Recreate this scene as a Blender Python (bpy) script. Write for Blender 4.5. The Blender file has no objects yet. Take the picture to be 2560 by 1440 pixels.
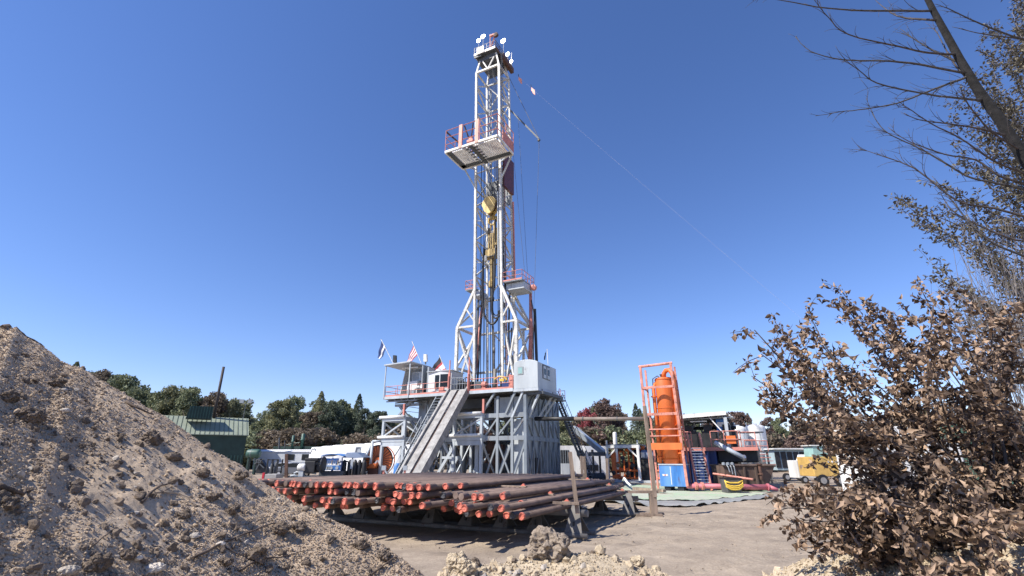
import bpy, math, random
import numpy as np
from math import sin, cos, tan, pi, radians, atan2, sqrt
from mathutils import Vector, Matrix
random.seed(7); RNG = np.random.default_rng(7)
S = bpy.context.scene
COL = S.collection

# ---------------------------------------------------------------- camera, sky, sun, exposure
FPX, PITCH, EYE = 1220.0, radians(19.3), 2.5
cam_d = bpy.data.cameras.new("camera"); cam = bpy.data.objects.new("camera", cam_d); COL.objects.link(cam)
cam.location = (0, 0, EYE); cam.rotation_euler = (pi/2 + PITCH, 0, 0)
cam_d.sensor_width = 36.0; cam_d.lens = 36.0*FPX/2560.0; cam_d.clip_start = 0.1; cam_d.clip_end = 6000
S.camera = cam
SUN_EL = radians(47.0)
SUN_DIR = Vector((-0.90*cos(SUN_EL), -0.436*cos(SUN_EL), sin(SUN_EL)))      # towards the sun: left and behind the viewer
w = bpy.data.worlds.new("World"); S.world = w; w.use_nodes = True
nt = w.node_tree; bg = nt.nodes["Background"]
sky = nt.nodes.new("ShaderNodeTexSky"); sky.sky_type = 'NISHITA'; sky.sun_disc = False
sky.sun_elevation = SUN_EL; sky.sun_rotation = atan2(SUN_DIR.x, SUN_DIR.y)
sky.air_density = 1.0; sky.dust_density = 0.1; sky.ozone_density = 3.0; sky.altitude = 250
hs = nt.nodes.new('ShaderNodeHueSaturation'); hs.inputs['Saturation'].default_value = 1.14; nt.links.new(sky.outputs[0], hs.inputs['Color'])
tint = nt.nodes.new('ShaderNodeMixRGB'); tint.blend_type = 'MULTIPLY'; tint.inputs[0].default_value = 1.0; tint.inputs[2].default_value = (1.10, 1.01, 1.22, 1)
nt.links.new(hs.outputs[0], tint.inputs[1]); nt.links.new(tint.outputs[0], bg.inputs[0]); bg.inputs[1].default_value = 0.108
sd = bpy.data.lights.new("sun", 'SUN'); sd.energy = 5.0; sd.angle = radians(0.53); sd.color = (1.0, 0.94, 0.85)
so = bpy.data.objects.new("sun", sd); COL.objects.link(so)
so.rotation_euler = (-SUN_DIR).to_track_quat('-Z', 'Y').to_euler()
S.view_settings.view_transform = 'Standard'; S.view_settings.look = 'None'
S.view_settings.exposure = 0.50; S.view_settings.gamma = 1.0
S.render.engine = 'CYCLES'

# ---------------------------------------------------------------- measuring helpers (pixel of the 2560 px picture -> point)
CP, SP = cos(PITCH), sin(PITCH)
def ray(x, y):
    a = (x-1280)/FPX; b = -(y-720)/FPX
    return (a, CP-b*SP, SP+b*CP)
def at(x, y, Y):
    d = ray(x, y); t = Y/d[1]; return (d[0]*t, Y, EYE+d[2]*t)
def gz(x, y, z=0.0):
    d = ray(x, y); t = (z-EYE)/d[2]; return (d[0]*t, d[1]*t, z)

# ---------------------------------------------------------------- frames
TH = radians(26.7)
WORLD = (0.0, 0.0, 0.0)
RIG = (2.48, 47.0, -TH)
RACK = (0.0, 0.0, -TH)
def fw(fr, p):
    c, s = cos(fr[2]), sin(fr[2])
    return (fr[0]+p[0]*c-p[1]*s, fr[1]+p[0]*s+p[1]*c, p[2])
ORG = {}
def tag(o, label=None, cat=None, group=None, kind=None):
    if label: o['label'] = label
    if cat: o['category'] = cat
    if group: o['group'] = group
    if kind: o['kind'] = kind
    return o
def thing(name, label, cat, org=(0, 0, 0), frame=WORLD, group=None):
    o = bpy.data.objects.new(name, None); COL.objects.link(o); o.empty_display_size = 0.3
    o.location = fw(frame, org); o.rotation_euler = (0, 0, frame[2]); ORG[o.name] = org
    return tag(o, label, cat, group)
def copy_tree(o, parent=None):
    c = o.copy(); COL.objects.link(c)
    if parent: c.parent = parent
    for ch in list(o.children): copy_tree(ch, c)
    return c

class MB:
    def __init__(s): s.v = []; s.f = []
    def add(s, vs, fs):
        n = len(s.v); s.v += [tuple(v) for v in vs]; s.f += [tuple(i+n for i in f) for f in fs]; return s
    def bb(s, x0, x1, y0, y1, z0, z1):
        if x0 > x1: x0, x1 = x1, x0
        if y0 > y1: y0, y1 = y1, y0
        if z0 > z1: z0, z1 = z1, z0
        return s.add([(x0,y0,z0),(x1,y0,z0),(x1,y1,z0),(x0,y1,z0),(x0,y0,z1),(x1,y0,z1),(x1,y1,z1),(x0,y1,z1)],
              [(0,3,2,1),(4,5,6,7),(0,1,5,4),(1,2,6,5),(2,3,7,6),(3,0,4,7)])
    def bar(s, p, q, w, h=None, up=(0,0,1)):
        h = h or w; p = Vector(p); q = Vector(q); d = (q-p)
        if d.length < 1e-6: return s
        d.normalize(); u = Vector(up)
        if abs(d.dot(u)) > .98: u = Vector((0,1,0))
        a = d.cross(u).normalized()*(w/2); b = a.cross(d).normalized()*(h/2)
        return s.add([p-a-b,p+a-b,p+a+b,p-a+b,q-a-b,q+a-b,q+a+b,q-a+b],
              [(0,3,2,1),(4,5,6,7),(0,1,5,4),(1,2,6,5),(2,3,7,6),(3,0,4,7)])
    def tube(s, p, q, r, n=8, r2=None):
        return s.path([p, q], [r, r if r2 is None else r2], n)
    def path(s, pts, r, n=6):
        pts = [Vector(p) for p in pts]; k = len(pts)
        if not isinstance(r, (list, tuple)): r = [r]*k
        base = len(s.v); pa = None
        for i, p in enumerate(pts):
            d = (pts[min(i+1,k-1)]-pts[max(i-1,0)])
            if d.length < 1e-9: d = Vector((0,0,1))
            d.normalize()
            if pa is None:
                u = Vector((0,0,1)) if abs(d.z) < .9 else Vector((0,1,0)); a = d.cross(u).normalized()
            else:
                a = (pa-d*pa.dot(d))
                a = a.normalized() if a.length > 1e-6 else d.orthogonal().normalized()
            pa = a; b = d.cross(a)
            for j in range(n):
                t = 2*pi*j/n; s.v.append(tuple(p+(a*cos(t)+b*sin(t))*r[i]))
        for i in range(k-1):
            for j in range(n):
                j2 = (j+1) % n
                s.f.append((base+i*n+j, base+i*n+j2, base+(i+1)*n+j2, base+(i+1)*n+j))
        s.f.append(tuple(base+j for j in reversed(range(n)))); s.f.append(tuple(base+(k-1)*n+j for j in range(n)))
        return s
    def lathe(s, c, prof, n=20, axis='z'):
        base = len(s.v); k = len(prof)
        for (r, h) in prof:
            for j in range(n):
                t = 2*pi*j/n; a, b = r*cos(t), r*sin(t)
                o = {'z': (a,b,h), 'x': (h,a,b), 'y': (b,h,a)}[axis]
                s.v.append((c[0]+o[0], c[1]+o[1], c[2]+o[2]))
        for i in range(k-1):
            for j in range(n):
                j2 = (j+1) % n
                s.f.append((base+i*n+j, base+i*n+j2, base+(i+1)*n+j2, base+(i+1)*n+j))
        s.f.append(tuple(base+j for j in reversed(range(n)))); s.f.append(tuple(base+(k-1)*n+j for j in range(n)))
        return s
    def prism(s, pts, vec):
        n = len(pts); v = Vector(vec); P = [Vector(p) for p in pts]
        fs = [tuple(reversed(range(n))), tuple(range(n, 2*n))]
        fs += [(i, (i+1) % n, n+(i+1) % n, n+i) for i in range(n)]
        return s.add(P+[p+v for p in P], fs)
    def ring(s, c, R, r, n=20, m=6, axis='y', a0=0, a1=2*pi):
        pts = []
        for i in range(n+1):
            t = a0+(a1-a0)*i/n; a, b = R*cos(t), R*sin(t)
            o = {'z': (a,b,0), 'x': (0,a,b), 'y': (a,0,b)}[axis]
            pts.append((c[0]+o[0], c[1]+o[1], c[2]+o[2]))
        return s.path(pts, r, m)
    def rail(s, pts, h=1.05, r=.028, step=1.5, mid=1, close=False):
        P = [Vector(p) for p in pts]
        if close: P.append(P[0])
        for p, q in zip(P[:-1], P[1:]):
            L = (q-p).length; k = max(1, round(L/step))
            for i in range(k+1):
                a = p.lerp(q, i/k); s.tube(a, a+Vector((0,0,h)), r, 5)
            for m in range(mid+1):
                z = Vector((0,0,h*(m+1)/(mid+1))); s.tube(p+z, q+z, r, 5)
        return s
    def merge(s, o): return s.add(o.v, o.f)
    def build(s, name, mat, parent=None, org=(0,0,0), frame=WORLD, smooth=False, bevel=0):
        if parent is not None: org = ORG.get(parent.name, (0,0,0))
        me = bpy.data.meshes.new(name)
        me.from_pydata([(v[0]-org[0], v[1]-org[1], v[2]-org[2]) for v in s.v], [], s.f)
        me.materials.append(mat); me.update()
        if smooth:
            me.polygons.foreach_set('use_smooth', [len(p.vertices) <= 4 for p in me.polygons]); me.update()
        o = bpy.data.objects.new(name, me); COL.objects.link(o)
        if parent is not None: o.parent = parent
        else: o.location = fw(frame, org); o.rotation_euler = (0, 0, frame[2])
        ORG[o.name] = org
        if bevel:
            m = o.modifiers.new("bevel", 'BEVEL'); m.width = bevel; m.segments = 2; m.limit_method = 'ANGLE'
        return o
def rot_things(objs, piv, ang):
    c, s_ = cos(ang), sin(ang)
    for o in objs:
        x, y = o.location.x-piv[0], o.location.y-piv[1]; o.location.x = piv[0]+x*c-y*s_; o.location.y = piv[1]+x*s_+y*c; o.rotation_euler.z += ang
def np_mesh(name, V, F, mat, parent=None, org=(0,0,0), frame=WORLD, smooth=False):
    V = np.asarray(V, dtype=np.float32).reshape(-1, 3); F = np.asarray(F, dtype=np.int32)
    if parent is not None: org = ORG.get(parent.name, (0,0,0))
    V = V-np.array(org, dtype=np.float32)
    me = bpy.data.meshes.new(name); me.vertices.add(len(V)); me.vertices.foreach_set('co', V.ravel())
    k = F.shape[1]; me.loops.add(F.size); me.loops.foreach_set('vertex_index', F.ravel())
    me.polygons.add(len(F)); me.polygons.foreach_set('loop_start', np.arange(len(F), dtype=np.int32)*k)
    me.polygons.foreach_set('use_smooth', np.full(len(F), smooth)); me.materials.append(mat)
    me.update(calc_edges=True); me.validate()
    o = bpy.data.objects.new(name, me); COL.objects.link(o)
    if parent is not None: o.parent = parent
    else: o.location = fw(frame, org); o.rotation_euler = (0, 0, frame[2])
    ORG[o.name] = org
    return o
def rand_rot(n, tilt=None):
    q = RNG.normal(size=(n, 4)); q /= np.linalg.norm(q, axis=1)[:, None]
    a, b, c, d = q.T
    return np.stack([np.stack([1-2*(c*c+d*d), 2*(b*c-a*d), 2*(b*d+a*c)], 1),
                     np.stack([2*(b*c+a*d), 1-2*(b*b+d*d), 2*(c*d-a*b)], 1),
                     np.stack([2*(b*d-a*c), 2*(c*d+a*b), 1-2*(b*b+c*c)], 1)], 1)
def scatter(tv, tf, pos, rot, sc):
    tv = np.asarray(tv, float); tf = np.asarray(tf); n = len(pos)
    if np.ndim(sc) == 1: sc = sc[:, None, None]
    V = np.einsum('nij,kj->nki', rot, tv)*sc + pos[:, None, :]
    F = tf[None]+(np.arange(n)*len(tv))[:, None, None]
    return V.reshape(-1, 3), F.reshape(-1, tf.shape[1])
# numpy gradient noise
_perm = np.random.default_rng(3).permutation(4096)
def vnoise(x, y, z=0.0):
    x = np.asarray(x, float); y = np.asarray(y, float); z = np.asarray(z, float)+0*x
    xi, yi, zi = np.floor(x).astype(int), np.floor(y).astype(int), np.floor(z).astype(int)
    fx, fy, fz = x-xi, y-yi, z-zi
    ux, uy, uz = fx*fx*(3-2*fx), fy*fy*(3-2*fy), fz*fz*(3-2*fz)
    def h(a, b, c): return _perm[(_perm[(_perm[a & 4095]+b) & 4095]+c) & 4095]/4095.0
    r = 0
    for dx in (0, 1):
        for dy in (0, 1):
            for dz in (0, 1):
                r = r+h(xi+dx, yi+dy, zi+dz)*np.where(dx, ux, 1-ux)*np.where(dy, uy, 1-uy)*np.where(dz, uz, 1-uz)
    return r*2-1
def fbm(x, y, z=0.0, o=4, g=.5):
    r = 0; a = 1.0; f = 1.0
    for i in range(o): r = r+a*vnoise(x*f+17*i, y*f-9*i, z*f); a *= g; f *= 2.03
    return r
def ss(a, b, x):
    t = np.clip((x-a)/(b-a), 0, 1); return t*t*(3-2*t)

# ---------------------------------------------------------------- materials
MATS = {}
def mat(name, col, rough=.6, metal=0.0, var=.12, scale=1.2, bump=0.0, bscale=30, col2=None, rust=0.0, streak=False, spec=.5, emit=None, rnd=0.0, coord='Object', contrast=(.35, .65)):
    if name in MATS: return MATS[name]
    m = bpy.data.materials.new(name); m.use_nodes = True; t = m.node_tree; N = t.nodes; L = t.links
    b = N["Principled BSDF"]; b.inputs["Roughness"].default_value = rough; b.inputs["Metallic"].default_value = metal
    b.inputs["Specular IOR Level"].default_value = spec
    tc = N.new("ShaderNodeTexCoord"); mp = N.new("ShaderNodeMapping"); L.new(tc.outputs[coord], mp.inputs[0])
    if streak: mp.inputs['Scale'].default_value = (1, 1, .18)
    n1 = N.new("ShaderNodeTexNoise"); n1.inputs['Scale'].default_value = scale; n1.inputs['Detail'].default_value = 6; n1.inputs['Roughness'].default_value = .65
    L.new(mp.outputs[0], n1.inputs['Vector'])
    r = N.new("ShaderNodeValToRGB"); L.new(n1.outputs['Fac'], r.inputs[0])
    c2 = col2 or tuple(max(0, c*(1-2*var)) for c in col); c1 = col if col2 else tuple(min(1, c*(1+var)) for c in col)
    r.color_ramp.elements[0].position = contrast[0]; r.color_ramp.elements[1].position = contrast[1]
    r.color_ramp.elements[0].color = (*c2, 1); r.color_ramp.elements[1].color = (*c1, 1)
    out = r.outputs[0]
    if rust > 0:
        n2 = N.new("ShaderNodeTexNoise"); n2.inputs['Scale'].default_value = scale*2.7; n2.inputs['Detail'].default_value = 8; n2.inputs['Roughness'].default_value = .75
        L.new(mp.outputs[0], n2.inputs['Vector'])
        r2 = N.new("ShaderNodeValToRGB"); r2.color_ramp.elements[0].position = .66-.25*rust; r2.color_ramp.elements[1].position = .74-.22*rust
        r2.color_ramp.elements[0].color = (0,0,0,1); r2.color_ramp.elements[1].color = (1,1,1,1); L.new(n2.outputs['Fac'], r2.inputs[0])
        mx = N.new("ShaderNodeMixRGB"); L.new(r2.outputs[0], mx.inputs[0]); L.new(out, mx.inputs[1]); mx.inputs[2].default_value = (.09, .045, .028, 1)
        out = mx.outputs[0]
    if rnd > 0:
        oi = N.new("ShaderNodeObjectInfo"); mr = N.new("ShaderNodeMapRange"); mr.inputs[3].default_value = 1-rnd; mr.inputs[4].default_value = 1+rnd
        L.new(oi.outputs['Random'], mr.inputs[0]); mm = N.new("ShaderNodeMixRGB"); mm.blend_type = 'MULTIPLY'; mm.inputs[0].default_value = 1
        L.new(out, mm.inputs[1]); L.new(mr.outputs[0], mm.inputs[2]); out = mm.outputs[0]
    L.new(out, b.inputs["Base Color"])
    if bump > 0:
        n3 = N.new("ShaderNodeTexNoise"); n3.inputs['Scale'].default_value = bscale; n3.inputs['Detail'].default_value = 5; n3.inputs['Roughness'].default_value = .7
        L.new(tc.outputs[coord], n3.inputs['Vector'])
        bp = N.new("ShaderNodeBump"); bp.inputs['Strength'].default_value = 1; bp.inputs['Distance'].default_value = bump
        L.new(n3.outputs['Fac'], bp.inputs['Height']); L.new(bp.outputs[0], b.inputs['Normal'])
    if emit:
        b.inputs['Emission Color'].default_value = (*emit[0], 1); b.inputs['Emission Strength'].default_value = emit[1]
    MATS[name] = m; return m
M_WHITE = mat('white_paint', (.76,.755,.72), .5, rust=.18, streak=True, scale=.9)
M_MAST = mat('mast_paint', (.64,.63,.58), .5, rust=.42, scale=1.3, var=.12)
M_GREY = mat('grey_paint', (.26,.29,.315), .5, rust=.28, scale=.9, var=.14, streak=True)
M_LGREY = mat('light_grey_paint', (.46,.50,.53), .5, rust=.22, scale=.9, var=.08, streak=True)
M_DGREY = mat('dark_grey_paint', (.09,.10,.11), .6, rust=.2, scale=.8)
M_DECK = mat('dirty_deck', (.12,.115,.11), .8, scale=1.5, var=.25)
M_PINK = mat('faded_red_paint', (.60,.235,.185), .6, rust=.3, scale=1.2, var=.1)
M_ORANGE = mat('orange_paint', (.74,.175,.04), .5, rust=.16, streak=True, scale=.9, var=.1)
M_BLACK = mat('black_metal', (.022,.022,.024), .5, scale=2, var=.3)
M_RUBBER = mat('black_rubber', (.02,.02,.022), .42, scale=3, var=.2)
M_BLUE = mat('blue_paint', (.035,.16,.46), .5, rust=.1, streak=True, scale=.9, col2=(.09,.25,.55))
M_NAVY = mat('navy_paint', (.012,.035,.14), .5, rust=.1, streak=True, scale=.8)
M_GREEN = mat('dark_green_paint', (.022,.05,.04), .7, scale=.8, var=.15)
M_GREENM = mat('mid_green_paint', (.045,.11,.085), .5, scale=.8, var=.15)
M_ROOFG = mat('pale_green_roof', (.25,.285,.22), .85, scale=.5, var=.08)
M_YELLOW = mat('worn_yellow_paint', (.72,.50,.16), .5, rust=.12, scale=1.6, var=.15)
M_YEL2 = mat('bright_yellow', (.74,.48,.07), .5, scale=2, var=.08)
M_RUST = mat('rusty_steel', (.12,.062,.042), .75, scale=1.5, var=.3, bump=.004, bscale=25)
M_WOOD = mat('weathered_wood', (.32,.24,.18), .85, scale=3, streak=True, var=.25, bump=.004, bscale=40)
M_GLASS = mat('dark_glass', (.014,.018,.02), .22, scale=1, var=.1, spec=.28)
M_GLASSG = mat('green_glass', (.30,.48,.45), .15, scale=1, var=.1, spec=.6)
M_LAMP = mat('lit_lamp', (1,1,1), .5, emit=((1,1,.97), 14), var=0)
M_CHROME = mat('silver_metal', (.55,.55,.55), .3, metal=.8, scale=2, var=.1)
M_WIRE = mat('wire_rope', (.10,.10,.105), .6, scale=4)
# ================================================================ ground
def gh(x, y):
    x = np.asarray(x, float); y = np.asarray(y, float)
    return 0.55*ss(52, 74, y)*ss(14, -8, x)
def soil_mat(name, c1, c2, c3, bump, bscale, mid=1.3, track=False, pebbles=False, rough=.95):
    m = bpy.data.materials.new(name); m.use_nodes = True; t = m.node_tree; N = t.nodes; L = t.links
    b = N["Principled BSDF"]; b.inputs["Roughness"].default_value = rough; b.inputs["Specular IOR Level"].default_value = .15
    tc = N.new("ShaderNodeTexCoord")
    def noise(s, d=6, ro=.6, vec=None):
        n = N.new("ShaderNodeTexNoise"); n.inputs['Scale'].default_value = s; n.inputs['Detail'].default_value = d; n.inputs['Roughness'].default_value = ro
        L.new(vec or tc.outputs['Object'], n.inputs['Vector']); return n.outputs['Fac']
    def ramp(f, p0, p1, a=(0,0,0), c=(1,1,1)):
        r = N.new("ShaderNodeValToRGB"); L.new(f, r.inputs[0]); r.color_ramp.elements[0].position = p0; r.color_ramp.elements[1].position = p1
        r.color_ramp.elements[0].color = (*a, 1); r.color_ramp.elements[1].color = (*c, 1); return r.outputs[0]
    def mix(f, a, c, mode='MIX', v=None):
        x = N.new("ShaderNodeMixRGB"); x.blend_type = mode
        if f is None: x.inputs[0].default_value = v
        else: L.new(f, x.inputs[0])
        L.new(a, x.inputs[1]); 
        if isinstance(c, tuple): x.inputs[2].default_value = (*c, 1)
        else: L.new(c, x.inputs[2])
        return x.outputs[0]
    base = ramp(noise(.55, 8, .7), .38, .62, c2, c1)
    fine = ramp(noise(bscale*.8, 4, .7), .3, .7, (.72,.70,.68), (1.18,1.17,1.15))
    col = mix(None, base, fine, 'MULTIPLY', .9)
    if pebbles:
        vo = N.new("ShaderNodeTexVoronoi"); vo.inputs['Scale'].default_value = 28; vo.inputs['Randomness'].default_value = 1; L.new(tc.outputs['Object'], vo.inputs['Vector'])
        lt = ramp(vo.outputs['Distance'], .14, .2, (1,1,1), (0,0,0)); sp = ramp(noise(9, 2), .60, .64)
        col = mix(mix(None, lt, sp, 'MULTIPLY', 1), col, (.62,.56,.47))
        dk = ramp(noise(1.3, 9, .85), .53, .68); col = mix(dk, col, c3)
    if track:
        mp = N.new("ShaderNodeMapping"); mp.inputs['Rotation'].default_value = (0, 0, radians(-52)); mp.inputs['Scale'].default_value = (.55, 1.0, 1); L.new(tc.outputs['Object'], mp.inputs[0])
        tr = ramp(noise(.5, 8, .7, mp.outputs[0]), .52, .72, (0,0,0), (.75,.75,.75)); col = mix(tr, col, c3)
        mp2 = N.new("ShaderNodeMapping"); mp2.inputs['Rotation'].default_value = (0, 0, radians(-20)); mp2.inputs['Scale'].default_value = (.35, 1.5, 1); L.new(tc.outputs['Object'], mp2.inputs[0])
        tr2 = ramp(noise(.6, 6, .6, mp2.outputs[0]), .56, .75, (0,0,0), (.4,.4,.4)); col = mix(tr2, col, tuple(v*1.45 for v in c1))
    L.new(col, b.inputs['Base Color'])
    b1 = N.new("ShaderNodeBump"); b1.inputs['Distance'].default_value = bump; b1.inputs['Strength'].default_value = 1; L.new(noise(bscale, 6, .8), b1.inputs['Height'])
    b2 = N.new("ShaderNodeBump"); b2.inputs['Distance'].default_value = bump*mid; b2.inputs['Strength'].default_value = .8; L.new(noise(bscale*.16, 6, .6), b2.inputs['Height'])
    L.new(b1.outputs[0], b2.inputs['Normal']); L.new(b2.outputs[0], b.inputs['Normal'])
    return m
M_GROUND = soil_mat('packed_dirt', (.385,.32,.25), (.285,.235,.185), (.165,.135,.11), .012, 22, track=True)
M_PILE = soil_mat('heaped_sandy_soil', (.54,.43,.315), (.43,.34,.25), (.22,.17,.125), .0075, 70, pebbles=True)
M_BERM = soil_mat('pale_sand', (.62,.52,.38), (.48,.40,.29), (.33,.26,.19), .012, 55, pebbles=True)
M_CLOD = soil_mat('dark_soil_clod', (.27,.215,.17), (.15,.12,.095), (.09,.07,.055), .02, 30)
M_STONE = mat('pale_stone', (.52,.46,.39), .8, scale=5, var=.2, bump=.006, bscale=30, rnd=.25)

def axis(a, b, near, far_n):
    near = np.array(near); lo = -np.geomspace(-near[0] if near[0] < 0 else 1, -a, far_n)[1:][::-1]; hi = np.geomspace(near[-1], b, far_n)[1:]
    return np.concatenate([lo, near, hi])
gx = axis(-4000, 4000, np.concatenate([np.arange(-40, -3, .5), np.arange(-3, 22, .11), np.arange(22, 45, .5)]), 26)
gy_ = np.concatenate([-np.geomspace(4, 400, 10)[::-1], np.arange(-3, 8.8, .4), np.arange(9, 40, .11), np.arange(40.2, 90, .4), np.geomspace(92, 5000, 34)])
X, Y = np.meshgrid(gx, gy_, indexing='ij')
Z = gh(X, Y) + .035*fbm(X*.35, Y*.35, 0, 4)*ss(70, 40, Y)*(np.abs(X) < 41)
for a_, b_, c_ in ((9.5,.25,.035),(11.3,.25,.035),(13.5,.95,-.012),(15.6,.95,-.012),(21.5,.22,.004),(23.4,.22,.004),(17.5,-.15,.02),(30,.1,.0)):
    yc = a_+b_*X+c_*X*X; d = (Y-yc)/np.sqrt(1+(b_+2*c_*X)**2); msk = ss(-3, -1, X)*ss(22, 18, X)*ss(9, 11, Y)*ss(40, 37, Y)*(.4+.6*ss(-.3, .5, fbm(X*.3+a_, Y*.3, 1, 2)))
    Z = Z+msk*(-.045*np.exp(-(d/.2)**2)*(1+.35*np.sin((X+Y*.6)*14))+.03*np.exp(-((np.abs(d)-.38)/.12)**2))
Z = Z+.022*fbm(X*2.6, Y*2.6, 3, 4, .6)*ss(-3, -1, X)*ss(22, 20, X)*ss(9, 10, Y)*ss(40, 37, Y)
nx, ny = X.shape; I = np.arange(nx*ny).reshape(nx, ny)
F = np.stack([I[:-1,:-1], I[1:,:-1], I[1:,1:], I[:-1,1:]], -1).reshape(-1, 4)
g = np_mesh('ground', np.stack([X, Y, Z], -1), F, M_GROUND, smooth=True); tag(g, kind='structure')

# ================================================================ soil pile and sand berm (real heaps 6-9 m from the viewer)
def crest_fn(pts):
    az = []; te = []
    for x, y in pts:
        d = ray(x, y); az.append(atan2(d[0], d[1])); te.append(d[2]/sqrt(d[0]**2+d[1]**2))
    return lambda a: np.interp(a, az, te)
pile_crest = crest_fn([(-900,700),(-500,742),(-200,770),(0,805),(45,808),(75,836),(120,862),(160,892),(205,905),(250,938),(300,958),(350,985),(400,1012),(460,1050),(530,1092),(600,1133),(640,1165),(690,1200),(740,1236),(800,1266),(860,1300),(920,1326),(980,1358),(1020,1385),(1060,1415),(1085,1445),(1120,1490),(1200,1600)])
berm_crest = crest_fn([(850,1620),(960,1560),(1040,1480),(1085,1440),(1120,1402),(1150,1388),(1230,1394),(1300,1386),(1370,1378),(1440,1366),(1500,1364),(1560,1374),(1610,1390),(1660,1408),(1720,1424),(1770,1440),(1850,1440),(1900,1426),(1950,1408),(2010,1382),(2060,1362),(2130,1340),(2300,1310),(2560,1290),(2900,1280),(3400,1280)])
def az_of(x, y=1200):
    d = ray(x, y); return atan2(d[0], d[1])
def pile_rc(a): return np.interp(a, [-1.3, -.75, az_of(1080)], [9.0, 7.6, 5.9])
def berm_rc(a): return 6.1+.35*np.sin(a*5)
def heap_z(a, r, crest, rcf, slope_in, slope_out, floor_in):
    rc = rcf(a); zc = EYE+rc*crest(a)
    zi = zc-(rc-r)*slope_in-.0*(rc-r)
    zi = np.maximum(zi, floor_in)
    zo = zc-(r-rc)*slope_out
    k = .18
    h = np.clip(.5+.5*(zo-zi)/k, 0, 1); z = zo*(1-h)+zi*h-k*h*(1-h)
    return z
def heap(name, a0, a1, r0, r1, na, nr, crest, rcf, si, so, fi, amp, seed, m, lab, cat):
    A = np.linspace(a0, a1, na); R = np.concatenate([np.linspace(r0, 8.6, int(nr*.85)), np.geomspace(8.65, r1, int(nr*.15)+1)]) 
    A2, R2 = np.meshgrid(A, R, indexing='ij'); X = R2*np.sin(A2); Y = R2*np.cos(A2)
    Z = heap_z(A2, R2, crest, rcf, si, so, fi)
    n1 = fbm(X*1.1+seed, Y*1.1, 0, 3); n2 = fbm(X*5+seed, Y*5, 2, 4, .6); n3 = fbm(X*19+seed, Y*19, 5, 3, .6)
    rid = np.maximum(0, fbm(X*3.1+9+seed, Y*3.1, 4, 4, .6)-.25)
    Z = Z + amp*(.05*n1 + .012*n2 + .007*n3 + .02*np.minimum(rid, .5)) - amp*.04
    Z = np.maximum(Z, -.25)
    nx, ny = X.shape; I = np.arange(nx*ny).reshape(nx, ny)
    F = np.stack([I[:-1,:-1], I[:-1,1:], I[1:,1:], I[1:,:-1]], -1).reshape(-1, 4)
    c = ((a0+a1)/2, 6.5); org = (6.5*sin(c[0]), 6.5*cos(c[0]), 0)
    o = np_mesh(name, np.stack([X, Y, Z], -1), F, m, org=org, smooth=True)
    tag(o, lab, cat)
    def surf(a, r):
        i = np.clip(np.searchsorted(A, a), 0, na-1); j = np.clip(np.searchsorted(R, r), 0, len(R)-1)
        return Z[i, j]
    return o, surf
A_SPLIT0, A_SPLIT1 = az_of(1230), az_of(930)
pile, pile_z = heap('soil_pile', -1.25, A_SPLIT0, 1.2, 16, 560, 420, pile_crest, pile_rc, .52, .62, .2, 1.0, 0, M_PILE, 'tall steep heap of brown sandy soil full of clods and roots at the left', 'soil pile')
berm, berm_z = heap('sand_berm', A_SPLIT1, 1.15, 1.2, 16, 560, 420, berm_crest, berm_rc, .30, .50, .2, .8, 31, M_BERM, 'low ridge of pale yellow sand across the bottom in front of the pipe rack', 'sand berm')

M_BIGCLOD = soil_mat('grey_earth_lump', (.42,.35,.28), (.30,.245,.195), (.13,.10,.08), .02, 35)
# lumps: a rough rock mesh factory
def ico(sub=2):
    import bmesh
    bm = bmesh.new(); bmesh.ops.create_icosphere(bm, subdivisions=sub, radius=1)
    v = np.array([x.co[:] for x in bm.verts]); f = np.array([[q.index for q in p.verts] for p in bm.faces]); bm.free(); return v, f
IV0 = np.array([(1,0,0),(-1,0,0),(0,1,0),(0,-1,0),(0,0,1),(0,0,-1)], float); IF0 = np.array([(0,2,4),(2,1,4),(1,3,4),(3,0,4),(2,0,5),(1,2,5),(3,1,5),(0,3,5)])
IV1, IF1 = ico(1); IV2, IF2 = ico(2); IV4, IF4 = ico(5)
def lumpy(v, seed, k=.35, f=1.6, flat=.75):
    d = 1+k*fbm(v[:,0]*f+seed, v[:,1]*f, v[:,2]*f+seed, 4, .6)
    o = v*d[:, None]; o[:, 2] *= flat; return o
def scatter_heap(name, n, arange, rrange, zf, rcf, m, smin, smax, label, seed, org, ico_=1, bias=2.2):
    rg = np.random.default_rng(seed)
    a = rg.uniform(*arange, n); r = rg.uniform(rrange[0], rrange[1], n); rc = rcf(a)
    ok = r < rc+.5; a, r = a[ok], r[ok]; z = zf(a, r); pos = np.stack([r*np.sin(a), r*np.cos(a), z], 1)
    cl = fbm(pos[:,0]*.9+seed, pos[:,1]*.9, 0, 3); ok = rg.uniform(-.7, .7, len(a)) < cl+.15; pos = pos[ok]
    sc = smin+(smax-smin)*rg.uniform(0, 1, len(pos))**(bias*3.2)
    pos[:, 2] += sc*.15
    Vs = []; Fs = []; off = 0
    v0, f0 = (IV0, IF0) if ico_ == 0 else (IV1, IF1) if ico_ == 1 else (IV2, IF2)
    for k in range(12):
        sel = slice(k, None, 12); p = pos[sel]
        V, F = scatter(lumpy(v0, k*3.3+seed, .55, 1.3), f0, p, rand_rot(len(p)), sc[sel]); Vs.append(V); Fs.append(F+off); off += len(V)
    o = np_mesh(name, np.concatenate(Vs), np.concatenate(Fs), m, org=org); tag(o, label, 'rubble', kind='stuff'); return o
scatter_heap('soil_crumbs', 16000, (-1.0, az_of(1085)), (2.2, 8.2), pile_z, pile_rc, M_PILE, .005, .026, 'loose crumbs of soil strewn all over the brown heap', 3, (-4, 4, 0), 1)
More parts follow.
